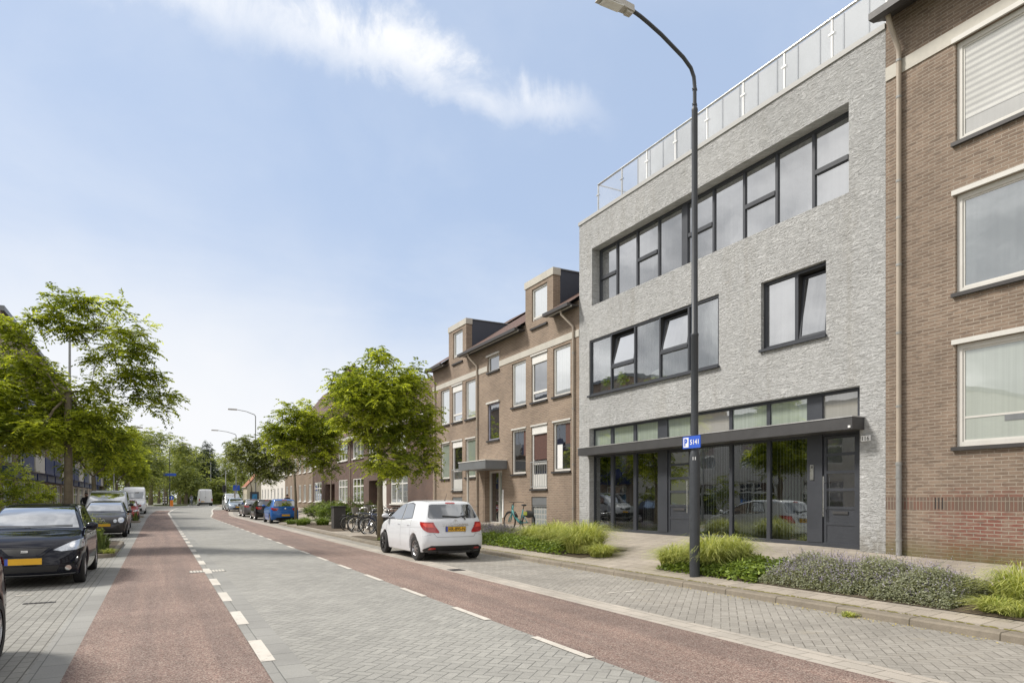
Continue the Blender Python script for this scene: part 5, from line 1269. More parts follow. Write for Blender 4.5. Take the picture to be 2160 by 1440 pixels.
car('wagon', (6.2 + .86, 58.6, 0), 'away', 'grey metallic estate car ahead of the black hatchback', P_GREY, rear='std')
car('wagon', (6.75 + .86, 78., base(80)), 'toward', 'pale blue grey saloon facing the camera further down the right kerb', P_LBL)
car('mpv', (6.9 + .9, 84.5, base(87)), 'toward', 'silver people carrier standing behind the pale blue grey saloon', P_SILV, cat='car')
# ------------------------------------------------------------ vegetation
def np_mesh(name, V, Fq, mtl, tint=None, parent=None, nv=4, smooth=False, loc=None):
    """V (n,3), faces all with nv vertices (k,nv)"""
    me = bpy.data.meshes.new(name); k = len(Fq)
    off = np.array(rootloc(parent)) if loc is None else np.array(loc)
    me.vertices.add(len(V)); me.vertices.foreach_set('co', (V - off).astype(np.float32).ravel())
    me.loops.add(k * nv); me.loops.foreach_set('vertex_index', Fq.astype(np.int32).ravel())
    me.polygons.add(k); me.polygons.foreach_set('loop_start', np.arange(0, k * nv, nv, dtype=np.int32))
    me.materials.append(mtl)
    if tint is not None:
        a = me.attributes.new('tint', 'FLOAT', 'FACE'); a.data.foreach_set('value', tint.astype(np.float32))
    me.update(calc_edges=True)
    o = bpy.data.objects.new(name, me); COL.objects.link(o)
    if parent is not None: o.parent = parent
    if loc is not None: o.location = loc
    return o
def leaves(rng, pos, axis, nrm, L, Wd):
    """diamond leaflets: base at pos, along axis"""
    side = np.cross(axis, nrm); side /= np.linalg.norm(side, axis=1, keepdims=True) + 1e-9
    L = L[:, None]; Wd = Wd[:, None]
    a = pos; b = pos + axis * L * .45 + side * Wd * .5; c = pos + axis * L; d = pos + axis * L * .45 - side * Wd * .5
    V = np.stack([a, b, c, d], 1).reshape(-1, 3); Fq = np.arange(len(V)).reshape(-1, 4)
    return V, Fq
def unit(v): return v / (np.linalg.norm(v, axis=-1, keepdims=True) + 1e-9)
def foliage(rng, centers, csize, nfr, nleaf, L, droop=.5, fl=.32):
    """clusters of feathery compound leaves around each centre"""
    n = len(centers) * nfr
    C = np.repeat(centers, nfr, 0); ct = np.repeat(rng.random(len(centers)), nfr)
    d = unit(rng.normal(size=(n, 3)) * [1, 1, .45]); o = C + d * csize * rng.random((n, 1)) ** .6
    ax = unit(d + [0, 0, .35] + rng.normal(size=(n, 3)) * .35)
    t = (np.arange(nleaf) + .5) / nleaf
    P = []; A = []; Nn = []; T = []
    fln = fl * (.7 + .6 * rng.random(n))
    for k in range(nleaf):
        p = o + ax * fln[:, None] * t[k] + np.array([0, 0, -1]) * (droop * fln * t[k] ** 2)[:, None]
        dirn = unit(ax + np.array([0, 0, -2 * droop * t[k]]))
        sd = unit(np.cross(dirn, [0, 0, 1])) * (1 if k % 2 else -1)
        P.append(p); A.append(unit(sd + dirn * .6 + [0, 0, -.25] + rng.normal(size=(n, 3)) * .18)); T.append(ct)
    P = np.concatenate(P); A = np.concatenate(A); T = np.concatenate(T)
    up_ = unit(np.array([0, 0, 1.]) + rng.normal(size=P.shape) * .45)
    V, Fq = leaves(rng, P, A, up_, L * (.7 + .6 * rng.random(len(P))), L * .42 * (.7 + .6 * rng.random(len(P))))
    tint = np.clip(T * .85 + rng.normal(size=len(P)) * .16 + .08, 0, 1) ** 1.25
    return V, Fq, tint
def lobes_centers(rng, lobes, n):
    w_ = np.array([l[3] * l[4] * l[5] for l in lobes]); w_ = (w_ ** .8) / (w_ ** .8).sum()
    out = []
    for l, c in zip(lobes, (w_ * n).astype(int) + 2):
        d = unit(rng.normal(size=(c, 3))); r = rng.random((c, 1)) ** .42
        out.append(np.array(l[:3]) + d * r * np.array(l[3:6]))
    return np.concatenate(out)
def limb(b, p0, p1, r0, r1, rng, wob=.08, n=5):
    p0, p1 = np.array(p0), np.array(p1); L = np.linalg.norm(p1 - p0); pts = []; rs = []
    for i in range(n + 1):
        t = i / n; p = p0 * (1 - t) + p1 * t + np.array([0, 0, .05 * L * math.sin(math.pi * t)]) + (rng.normal(size=3) * wob * L * .25 if 0 < i < n else 0)
        pts.append(p); rs.append(r0 * (1 - t) + r1 * t)
    b.tube(pts, rs, 6); return pts
def tree(loc, label, lobes, ht, r0, ncl, seed, leaf=.10, nfr=7, nleaf=13, group=None, mtl='leaf_locust', cs=.20, fl=.34, name='locust_tree', droop=.5, top=None, cat='tree'):
    """lobes: (dx,dy,z,rx,ry,rz) relative to the foot; ht = height of the fork"""
    rng = np.random.default_rng(seed); x, y, z = loc
    root = empty(name, loc, label, cat, group)
    LB = [(x + l[0], y + l[1], z + l[2], l[3], l[4], l[5]) for l in lobes]
    C = lobes_centers(rng, LB, ncl)
    b = MB(); tops = max(l[2] for l in lobes)
    pts = [(x + rng.normal() * .02, y, z - .1), (x + .01, y, z + ht * .5), (x + rng.normal() * .05, y, z + ht)]
    b.tube(pts, [r0 * 1.15, r0 * .92, r0 * .8], 10)
    fork = np.array(pts[-1]); nodes = [(fork, r0 * .8)]
    for l in sorted(LB, key=lambda l: np.linalg.norm(np.array(l[:3]) - fork)):
        c = np.array(l[:3]); D_ = [np.linalg.norm(c - q[0]) + .35 * np.linalg.norm(q[0] - fork) - .5 * min(0, c[2] - q[0][2]) * -1 for q in nodes]
        s_, rs_ = nodes[int(np.argmin(D_))]
        if np.linalg.norm(c - s_) < .25: continue
        ra = max(.011, min(rs_ * .62, r0 * .40)); q = limb(b, s_, c, ra, max(.008, ra * .45), rng, n=4)
        nodes += [(np.array(q[k]), ra * (1 - .13 * k)) for k in range(1, 5)]
        near = C[np.linalg.norm((C - c) / np.array(l[3:6]), axis=1) < 1.05]
        for k in range(min(len(near), 8)):
            e_ = near[rng.integers(len(near))]; limb(b, q[-1 - (k % 3)], e_, max(.007, ra * .3), .004, rng, n=3)
    b.build('trunk', M['bark'], root, smooth='all')
    V, Fq, T = foliage(rng, C, cs, nfr, nleaf, leaf, droop=droop, fl=fl)
    np_mesh('crown', V, Fq, M[mtl], T, root)
    return root
def px_lobes(tx, tz, X, Y, L, seed):
    """lobes given as photo-plane outlines (x,y,rx,ry) turned into metres around the foot, with their own depth"""
    rng = np.random.default_rng(seed); k = depth(X, Y) / F; out = []
    g0 = gz(X, Y) if X > 5 else base(Y)
    for i, q in enumerate(L):
        px, py, rx, ry = q[:4]; dl = (px - tx) * k; dz = H - (py - HY) * k - g0
        dd = (q[4] if len(q) > 4 else rng.uniform(-.45, .45)) * (1 if len(q) > 4 else min(1.6, rx * k * 2))
        rr = rx * k; out.append((dl * CT + dd * ST, -dl * ST + dd * CT, dz, rr, max(rr, ry * k) * .95, ry * k))
    return out
lobA = px_lobes(800, 0, 6.75, 22.6, [(795, 835, 80, 60, 0.), (720, 840, 38, 40), (845, 800, 50, 45), (800, 762, 40, 26), (745, 790, 38, 30), (722, 808, 32, 28), (865, 815, 34, 34), (900, 950, 26, 34), (880, 870, 42, 42), (850, 925, 60, 45), (770, 900, 48, 42, .6), (855, 985, 55, 30), (790, 975, 35, 28), (905, 905, 22, 32), (720, 885, 26, 28), (800, 860, 80, 60, 1.1), (800, 850, 75, 60, -1.0), (895, 985, 20, 22)], 1)
tree((6.75, 22.6, gz(6.75, 22.6)), 'full round locust tree with upright trunk directly behind the white hatchback', lobA, 2.9, .105, 480, 11, leaf=.115, nfr=9, nleaf=13, group='young locust trees along the right kerb')
lobB = px_lobes(625, 0, 7.0, 40, [(640, 900, 60, 38, 0.), (600, 905, 35, 30), (575, 920, 26, 22), (680, 930, 36, 38), (640, 870, 40, 22), (600, 860, 14, 18), (685, 985, 28, 26), (660, 965, 30, 26), (620, 940, 45, 28), (700, 950, 20, 30), (655, 905, 55, 34, 1.2), (700, 905, 18, 24)], 2)
tree((7.0, 40, gz(7, 40)), 'locust tree with slim trunk beside the blue hatchback', lobB, 2.8, .085, 380, 12, leaf=.145, nfr=8, nleaf=11, group='young locust trees along the right kerb')
lobC = px_lobes(528, 0, 7.4, 64, [(530, 960, 32, 26, 0.), (505, 950, 20, 22), (560, 965, 28, 24), (590, 985, 22, 24), (540, 935, 25, 18), (575, 1005, 22, 16), (520, 990, 22, 16), (490, 945, 12, 14), (585, 950, 20, 20), (560, 922, 24, 20), (600, 940, 24, 24), (602, 975, 24, 26), (560, 1000, 30, 18), (515, 925, 18, 16), (535, 975, 34, 26, 1.5)], 3)
tree((7.4, 64, gz(7.4, 64)), 'darker street tree beyond the blue parking sign, above the parked estate', lobC, 2.4, .09, 400, 13, leaf=.19, nfr=7, nleaf=9, mtl='leaf_far', group='young locust trees along the right kerb')
lobD = px_lobes(497, 0, 7.9, 84, [(492, 960, 20, 26), (478, 965, 14, 12), (505, 985, 16, 18), (485, 940, 10, 12), (510, 1008, 12, 12)], 4)
tree((7.9, 84, gz(7.9, 84)), 'small thin street tree at the far right kerb near the junction', lobD, 2.2, .08, 110, 14, leaf=.22, nfr=6, nleaf=8, mtl='leaf_far', group='young locust trees along the right kerb')
XT, YT = -2.38, 24.0
lobL = px_lobes(146, 0, XT, YT, [(150, 700, 34, 28), (105, 660, 34, 22), (190, 650, 34, 20), (150, 640, 26, 14), (255, 655, 20, 16), (95, 690, 26, 20), (215, 700, 20, 18), (290, 715, 28, 28), (300, 760, 36, 28), (225, 745, 30, 22), (270, 800, 40, 24), (335, 810, 26, 24), (350, 850, 26, 16), (285, 840, 26, 20),
    (200, 770, 22, 22), (60, 800, 55, 36), (20, 700, 30, 26), (40, 725, 30, 18), (-40, 790, 60, 45), (20, 850, 70, 36), (90, 860, 55, 34), (150, 880, 50, 34, .5), (200, 900, 44, 34), (235, 930, 36, 22), (60, 920, 60, 34), (0, 930, 60, 40), (130, 930, 60, 30, -.8), (210, 960, 24, 26), (250, 870, 22, 16), (100, 900, 60, 40, 1.), (-60, 880, 60, 50), (175, 830, 26, 22), (90, 775, 28, 20), (345, 868, 12, 8), (215, 830, 20, 18)], 5)
tree((XT, YT, .1), 'large spreading locust tree with open airy crown rising behind the black hatchback', lobL, 4.6, .12, 680, 21, leaf=.115, nfr=8, nleaf=13, cs=.22, fl=.36, droop=.4)
lobM = [(0, 0, 4.6, 1.8, 1.8, 1.3), (1.0, .5, 4.2, 1.2, 1.2, 1.0), (-.8, -.4, 5.2, 1.3, 1.3, .9), (.6, -.8, 5.6, 1.0, 1.0, .7), (.8, 0, 3.4, 1.1, 1.1, .7), (-1.2, .5, 3.9, 1.2, 1.2, .9)]
for (X, Y, s_, sd, lb) in ((-2.9, 41, 1.0, 31, 'dense dark street tree over the silver people carrier'), (-2.8, 60, 1.1, 32, 'dense street tree over the white delivery van'), (-2.6, 80, 1.0, 33, 'last leafy street tree of the left row before the junction')):
    tree((X, Y, .05 + base(Y)), lb, [tuple(v * s_ for v in l) for l in lobM], 2.6, .12, 220, sd, leaf=.17, nfr=7, nleaf=10, group='street trees along the left parking row')
# big trees round the junction
def bigtree(X, Y, h, r, sd, lb, mtl='leaf_far', group='tall trees beyond the junction', leaf=.42, ncl=150):
    rng = np.random.default_rng(sd); L = []
    for i in range(9):
        a = rng.uniform(0, 6.28); q = r * .55 * rng.random() ** .5; zz_ = h * rng.uniform(.38, .82); rr = r * rng.uniform(.38, .6)
        L.append((q * math.cos(a), q * math.sin(a), zz_, rr, rr, rr * .8))
    tree((X, Y, base(Y) - .1), lb, L, h * .33, .22 + h * .01, ncl, sd, leaf=leaf, nfr=7, nleaf=8, group=group, mtl=mtl, cs=.8, fl=1.1, name='broadleaf_tree')
def pxX(x, Y): return XX(x, Y)
far_t = [(215, 100, 11.5, 4.5, 'broad dark green tree closing the left row of trees'), (268, 108, 12., 5., 'yellowish green tree behind the white delivery van'), (318, 130, 14., 5.5, 'tall bushy tree left of the twin armed lamp'), (350, 150, 14.5, 5.5, 'tall bushy tree directly behind the twin armed lamp'),
         (378, 140, 13.5, 5.5, 'rounded bright green tree right of the twin armed lamp'), (402, 175, 14., 6., 'rounded light green tree above the cyclist'), (423, 190, 13., 6., 'pale green tree left of the tall conifer'), (466, 215, 16., 7.5, 'wide yellow green tree behind the red roofed houses'), (392, 128, 7., 3.6, 'low bright tree near the crossing'),
         (300, 118, 9., 4.0, 'small dark tree beside the island planting'), (505, 240, 17, 8, 'far tree top showing above the red roofs'), (335, 170, 10., 6., 'low dark tree in the background wood'), (460, 145, 5.2, 2.4, 'clipped conical tree left of the red roofed house')]
for i, (px, Y, h, r, lb) in enumerate(far_t): bigtree(pxX(px, Y), Y, h, r, 50 + i, lb, leaf=.42 if Y < 160 else .5, ncl=150 if h > 9 else 90)
def conifer(X, Y, h, r, sd, lb):
    rng = np.random.default_rng(sd); root = empty('conifer_tree', (X, Y, base(Y)), lb, 'tree', 'conifers by the junction')
    part('trunk', M['bark'], root, lambda b: b.tube([(X, Y, 0), (X, Y, h * .95)], [.22, .04], 7))
    n = 340; t = 1 - np.sqrt(rng.random(n)); a = rng.uniform(0, 6.28, n); z = h * (.10 + .9 * t); q = r * (1 - t * .93) * (.55 + .5 * rng.random(n))
    C = np.stack([X + q * np.cos(a), Y + q * np.sin(a), z + base(Y)], 1)
    V, Fq, T = foliage(rng, C, .3, 8, 8, .28, droop=.9, fl=.6); np_mesh('crown', V, Fq, M['leaf_conifer'], T, root)
conifer(pxX(437, 150), 150, 13.2, 3.4, 71, 'tall dark conifer above the white van')
conifer(pxX(417, 160), 160, 11.0, 2.2, 72, 'slim dark conifer left of the tall conifer')
wood = MB(); rng = np.random.default_rng(5)
C = np.stack([rng.uniform(-45, 75, 700), rng.uniform(225, 260, 700), rng.uniform(.5, 9, 700)], 1)
V, Fq, T = foliage(rng, C, 2.0, 7, 6, 1.0, fl=1.8); tag(np_mesh('distant_wood', V, Fq, M['leaf_far'], T), None, None, kind='stuff')
# hedges
def hedge(x0, x1, y0, y1, h, lb, name='hedge', seed=1, mtl='leaf_far', n=500, leaf=.16):
    rng = np.random.default_rng(seed); root = empty(name, ((x0 + x1) / 2, (y0 + y1) / 2, base(y0)), lb, 'hedge')
    C = np.stack([rng.uniform(x0, x1, n), rng.uniform(y0, y1, n), rng.uniform(.1, h, n) + base(y0)], 1)
    V, Fq, T = foliage(rng, C, .22, 6, 6, leaf, fl=.25); np_mesh('foliage', V, Fq, M[mtl], T, root)
    part('stems', M['bark'], root, lambda b: [b.tube([(rng.uniform(x0, x1), (y0 + y1) / 2, base(y0) - .05), (rng.uniform(x0, x1), (y0 + y1) / 2, base(y0) + h * .8)], .02, 5) for _ in range(6)])
hedge(pxX(450, 140), pxX(484, 140), 139, 141, 2.1, 'clipped hedge with bright top right of the white van', seed=81, leaf=.28, n=330)
hedge(pxX(384, 150), pxX(400, 150), 149, 151, 1.8, 'short hedge left of the cyclist', seed=82, leaf=.28, n=200)
# shrubs in the front gardens on the left
def shrub(X, Y, z, h, r, sd, lb, n=70, leaf=.09, mtl='leaf_locust', group=None, cat='shrub'):
    rng = np.random.default_rng(sd); root = empty('shrub', (X, Y, z), lb, cat, group)
    d = unit(rng.normal(size=(n, 3))); C = np.array([X, Y, z + h * .55]) + d * (rng.random((n, 1)) ** .4) * [r, r, h * .48]; C[:, 2] = np.maximum(C[:, 2], z + .12)
    V, Fq, T = foliage(rng, C, .13, 7, 9, leaf, fl=.24, droop=.2); np_mesh('foliage', V, Fq, M[mtl], T, root)
    part('stems', M['bark'], root, lambda b: [b.tube([(X + rng.normal() * .08, Y + rng.normal() * .08, z - .03), tuple(C[rng.integers(n)])], [.018, .006], 5) for _ in range(7)])
    return root
shrub(-4.6, 30, .1, 2.7, 1.0, 91, 'tall leafy bush left of the large tree trunk', 110)
shrub(-5.4, 27.5, .1, 1.7, .9, 92, 'feathery low bush in front of the blue panelled flats', 70)
shrub(-4.9, 37, .1, 2.2, .9, 93, 'small bush beyond the large tree trunk on the left pavement', 60, leaf=.12)
# ---- planting: grasses, ivy, catmint
def grass_clump(X, Y, z, r, h, n, sd, lb, group='ornamental grass clumps', name='grass_clump', w_=.0085, mtl='leaf_grass', stiff=.0):
    rng = np.random.default_rng(sd); root = empty(name, (X, Y, z), lb, 'grass', group)
    a = rng.uniform(0, 6.283, n); q = r * .45 * rng.random(n) ** .5; bx, by = X + q * np.cos(a), Y + q * np.sin(a)
    a2 = a + rng.normal(size=n) * .9 + .35 * np.sin(a * 5); out = r * (.10 + 1.0 * rng.random(n) ** 1.2) * (1 - stiff); hh_ = h * (.42 + .62 * rng.random(n)) * (1.08 - .35 * q / (r * .38)) ; seg = 5
    side = np.stack([-np.sin(a2), np.cos(a2), np.zeros(n)], 1); V = []
    for k in range(seg + 1):
        t = k / seg; zz_ = hh_ * (2.0 * t - (1. + .42 * (1 - stiff)) * t * t) * 1.15; rr = out * t ** 1.7
        p = np.stack([bx + rr * np.cos(a2), by + rr * np.sin(a2), z + zz_], 1); ww = w_ * (1 - t * .85) * (.7 + .6 * rng.random(n))
        V += [p - side * ww[:, None], p + side * ww[:, None]]
    V = np.stack(V, 1); Fq = []
    idx = np.arange(n)[:, None] * (2 * (seg + 1))
    for k in range(seg): Fq.append(np.concatenate([idx + 2 * k, idx + 2 * k + 1, idx + 2 * k + 3, idx + 2 * k + 2], 1))
    Fq = np.concatenate(Fq); T = np.tile(np.clip(rng.normal(.5, .28, n), 0, 1), seg)
    np_mesh('blades', V.reshape(-1, 3), Fq, M[mtl], T, root); return root
def sx(px, X, zt=.2):                            # Y on the plane X of a photo column
    return FY(px, X)
gcl = [(1500, 9.35, .82, .86, 2000, 'arching grass clump left of the lamp post'), (1425, 9.15, .62, .60, 1000, 'lower grass clump at the left end of the near bed'), (1545, 9.75, .66, .82, 1300, 'loose grass clump just right of the lamp post')]
for i, (px, X, r, h, n, lb) in enumerate(gcl): grass_clump(X, FY(px, X), gz(X, FY(px, X)), r, h, n, 100 + i, lb)
gcl = [(1232, 9.45, .98, 1.02, 2100, 'tallest grass clump at the near end of the bed behind the white hatchback'), (1172, 9.7, .85, .92, 1500, 'grass clump second from the near end of the bed behind the hatchback'), (1128, 9.9, .75, .72, 1000, 'grass clump in the middle of the bed before the turquoise bicycle'), (1268, 9.25, .55, .42, 700, 'low grass tuft spilling onto the pavement at the bed end')]
for i, (px, X, r, h, n, lb) in enumerate(gcl): grass_clump(X, FY(px, X), gz(X, FY(px, X)), r, h, n, 110 + i, lb)
yE = FY(2140, 9.5)
grass_clump(9.75, FY(2165, 9.75), gz(9.75, 4.5), .7, .72, 800, 121, 'dark pointed grass clump cut off by the right edge of the photo')
grass_clump(9.15, FY(2105, 9.15), gz(9.15, 4.9), .42, .26, 520, 122, 'low bright grass at the right end of the catmint', w_=.008)
grass_clump(9.1, FY(2150, 9.1), gz(9.1, 4.6), .40, .24, 420, 123, 'lowest grass tuft at the lower right edge', w_=.008)
grass_clump(8.9, FY(1895, 8.1), .0, .16, .10, 90, 124, 'tiny weed tuft growing at the foot of the kerb').location = (8.0, 5.75, .0)
def mat_leaves(name, X0, X1, px0, px1, h, n, L, sd, lb, mtl, label_cat='ground cover', edge=.25, top=1.0, hvar=.5):
    """a low mass of single leaves over a lumpy mound"""
    rng = np.random.default_rng(sd); Xm = (X0 + X1) / 2; ya, yb = sorted((FY(px0, Xm), FY(px1, Xm)))
    u, v = rng.random(n), rng.random(n); X = X0 + (X1 - X0) * u; Y = ya + (yb - ya) * v
    env = np.minimum(1, np.minimum(np.minimum(u, 1 - u) * (X1 - X0), np.minimum(v, 1 - v) * (yb - ya)) / edge) ** .55
    lump = .65 + .35 * np.sin(X * 5.1 + 1.3 * np.sin(Y * 3.3)) * np.sin(Y * 4.3 + X) + rng.normal(size=n) * .16
    Z = np.array([gz(a, b_) for a, b_ in zip(X, Y)]) + h * env * (1 - hvar + hvar * lump) * (1 - .55 * rng.random(n) ** 2.5)
    P = np.stack([X, Y, Z], 1)
    ax = unit(rng.normal(size=(n, 3)) * [1, 1, .35] + [-.25, -.1, .05]); up_ = unit(rng.normal(size=(n, 3)) * .55 + [-.2, 0, 1])
    V, Fq = leaves(rng, P, ax, up_, L * (.6 + .8 * rng.random(n)), L * .62 * (.6 + .8 * rng.random(n)))
    T = np.clip(rng.normal(.45, .25, n) + .15 * lump, 0, 1)
    return V, Fq, T, (Xm, (ya + yb) / 2, gz(Xm, (ya + yb) / 2)), (X0, X1, ya, yb)
def ivy(X0, X1, px0, px1, h, n, sd, L=.075):
    V, Fq, T, c, _ = mat_leaves('ivy', X0, X1, px0, px1, h, n, L, sd, '', 'leaf_ivy')
    tag(np_mesh('ivy', V, Fq, M['leaf_ivy'], T), None, None, kind='stuff')
ivy(8.80, 10.1, 1440, 1650, .26, 7500, 131); ivy(8.80, 9.8, 1020, 1215, .28, 8000, 132)
def catmint(X0, X1, px0, px1, h, sd, lb, n=26000, fl=.42):
    V, Fq, T, c, ext = mat_leaves('catmint', X0, X1, px0, px1, h, n, .034, sd, lb, 'leaf_catmint', edge=.45)
    root = empty('catmint_shrub', c, lb, 'shrub', 'catmint shrubs in the kerb beds'); np_mesh('foliage', V, Fq, M['leaf_catmint'], T, root)
    rng = np.random.default_rng(sd + 1); X0, X1, ya, yb = ext; ns = int(1100 * fl * (yb - ya) * (X1 - X0) / 2.2)
    u, v = rng.random(ns), rng.random(ns); sx_ = X0 + .1 + (X1 - X0 - .2) * u; sy_ = ya + .1 + (yb - ya - .2) * v
    env = np.minimum(1, np.minimum(np.minimum(u, 1 - u) * (X1 - X0), np.minimum(v, 1 - v) * (yb - ya)) / .45) ** .55
    z0 = np.array([gz(a, b_) for a, b_ in zip(sx_, sy_)]) + h * env * .62; hh_ = rng.uniform(.05, .17, ns) + .17 * rng.random(ns) ** 3
    lean = rng.normal(size=(ns, 2)) * .10 + np.array([-.04, 0]); k = 9; P = []; T2 = []
    for j in range(k):
        t = .2 + .8 * (j + rng.random(ns)) / k; P.append(np.stack([sx_ + lean[:, 0] * t * hh_ / .2 + rng.normal(size=ns) * .006, sy_ + lean[:, 1] * t * hh_ / .2 + rng.normal(size=ns) * .006, z0 + hh_ * t], 1)); T2.append(rng.random(ns))
    P = np.concatenate(P); T2 = np.concatenate(T2); ax = unit(rng.normal(size=P.shape) + [0, 0, .5])
    V, Fq = leaves(rng, P, ax, unit(rng.normal(size=P.shape)), .013 + .010 * rng.random(len(P)), .010 + .006 * rng.random(len(P)))
    np_mesh('flowers', V, Fq, M['flower_mauve'], T2, root)
    b = MB()
    for j in range(0, ns, 3): b.tube([(sx_[j], sy_[j], z0[j] - .05), (sx_[j] + lean[j, 0] * hh_[j] / .2, sy_[j] + lean[j, 1] * hh_[j] / .2, z0[j] + hh_[j])], .0022, 3, False)
    b.build('stalks', M['leaf_catmint'], root)
catmint(8.85, 10.1, 1650, 1850, .44, 141, 'mauve flowering catmint right of the ivy, nearest the lamp post', n=19000, fl=1.)
catmint(8.95, 10.3, 1760, 1975, .47, 143, 'grey green catmint in the middle of the near bed', n=18000)
catmint(8.85, 10.15, 1885, 2062, .45, 145, 'grey green catmint at the right end of the near bed', n=17000)
catmint(9.2, 10.6, 1000, 1090, .42, 147, 'pale catmint behind the rear corner of the white hatchback', n=9000)
for j, (X0, X1, px0, px1, tag_) in enumerate(((8.82, 10.2, 1455, 2180, 0), (8.82, 10.2, 1000, 1225, 0), (6.75, 8.2, 575, 700, 0), (6.56, 7.25, 740, 792, 0))):
    ya, yb = sorted((FY(px0, X0), FY(px1, X0)))
    structure(strip('planting_bed', X0, X1, ya, yb, .012, M['soil'], zf=pvf, step=1.0))
# verge planting at the far end of the bump-out and round the near tree
for j, (X, Y, r, h, n, lb) in enumerate(((6.85, 37.3, .55, .5, 300, 'leafy clump at the foot of the tree by the blue hatchback'), (7.3, 38.8, .6, .55, 300, 'clump behind the slim tree trunk by the blue hatchback'), (7.9, 37.0, .7, .65, 320, 'rounded clump right of the slim tree trunk'),
    (6.6, 39.2, .45, .4, 220, 'low clump at the kerb behind the blue hatchback'), (6.75, 21.9, .35, .28, 160, 'weedy tuft left of the near tree trunk'), (7.1, 22.8, .3, .25, 140, 'weedy tuft right of the near tree trunk'))):
    grass_clump(X, Y, gz(X, Y), r, h, n, 150 + j, lb, group='tufts round the street trees', mtl='leaf_ivy', w_=.016)
for j, (X, Y, h, r, lb) in enumerate(((9.4, 41, 1.1, 1.2, 'white flecked bush left in the far flower bed'), (9.8, 37.5, 1.2, 1.3, 'white flecked bush right in the far flower bed'), (9.2, 44.5, 1.0, 1.0, 'white flecked bush behind the blue hatchback'))):
    shrub(X, Y, gz(X, Y), h, r, 160 + j, lb, n=110, leaf=.10, mtl='leaf_ivy', group='bushes in the far flower bed')
# left planters between the parking bays
def planter(y0, y1, x0=-3.0, x1=-1.0, lb=''):
    pts = [(x0, y0), (x1 - .45, y0)] + [(x1 - .45 + .45 * math.sin(a), y0 + .45 - .45 * math.cos(a)) for a in np.linspace(.2, 1.57, 6)] + [(x1, y0 + .5), (x1, y1 - .5)] + [(x1 - .45 + .45 * math.cos(a), y1 - .45 + .45 * math.sin(a)) for a in np.linspace(.2, 1.57, 6)] + [(x0, y1)]
    kerbline('kerb', pts, .12, .10, side=-1)
    structure(strip('planting_bed', x0, x1 - .12, y0 + .12, y1 - .12, .075, M['soil']))
planter(20.3, 26.6); planter(48.5, 51.5); planter(61., 64.)
def spiky(X, Y, z, sd, lb, n=70, h=.85, r=.62):
    return grass_clump(X, Y, z, r, h, n, sd, lb, group=None, name='spiky_plant', w_=.028, mtl='leaf_yucca', stiff=.35)
spiky(-1.38, 21.2, .09, 171, 'pointed sword leaved plant in the planter behind the black hatchback', 120, h=.72, r=.42)
grass_clump(-1.15, 20.7, .09, .30, .20, 200, 172, 'grass tuft hanging over the planter kerb end', group='tufts in the left planters')
grass_clump(-2.3, 20.8, .09, .40, .30, 220, 173, 'grass tuft left of the sword leaved plant', group='tufts in the left planters')
shrub(-1.85, 25.8, .09, 1.1, .22, 174, 'thin flowering stem above the planter before the round eyed car', n=14, leaf=.05)
spiky(-1.3, 50.0, .09, 175, 'small leafy tuft in the far left planter', 40, h=.8, r=.4)
grass_clump(6.9, 57.2, gz(6.9, 57.2) , .5, .9, 160, 176, 'bright tuft between the grey estate and the pale saloon', group='tufts round the street trees', mtl='leaf_ivy', w_=.03)

def potted_plant(px, lb, sd, h=.42):
    X = XM + .16; Y = FY(px, X); z = mid[2] + .042; root = empty('potted_plant', (X, Y, z), lb, 'plant', 'plants on the first floor window sill')
    part('pot', mat('terracotta', (.35, .13, .07), .8), root, lambda b: b.lathe([(0, z), (.055, z), (.075, z + .13), (.065, z + .13), (0, z + .12)], (X, Y, 0), 'z', 14), smooth=True)
    rng = np.random.default_rng(sd); X -= .04; C = np.array([X, Y, z + .16 + h * .4]) + unit(rng.normal(size=(26, 3))) * rng.random((26, 1)) ** .5 * [.10, .24, h * .45]
    V, Fq, T = foliage(rng, C, .05, 5, 7, .05, fl=.12); np_mesh('foliage', V, Fq, M['leaf_ivy'], T, root)
    part('stems', M['leaf_ivy'], root, lambda b: [b.tube([(X, Y, z + .1), tuple(C[k])], .004, 4) for k in range(0, 26, 4)])
potted_plant(1287, 'left leafy pot plant on the first floor sill of the grey building', 201, .45)
potted_plant(1318, 'right leafy pot plant on the first floor sill of the grey building', 202, .42)
wb = part('paper_bag', M['sign_white'], None, lambda b: b.ell((XM + .20, FY(1388, XM + .20), mid[2] + .20), (.08, .32, .17), 12, 8), smooth='all'); tag(wb, 'white bundle behind the middle pane on the first floor of the grey building', 'bundle')
# ------------------------------------------------------------ street furniture
def solid(name, label, cat, mtl, fn, loc=(0, 0, 0), group=None, smooth=False):
    b = MB(); fn(b); o = b.build(name, mtl, None, smooth, loc=loc); tag(o, label, cat, group); return o
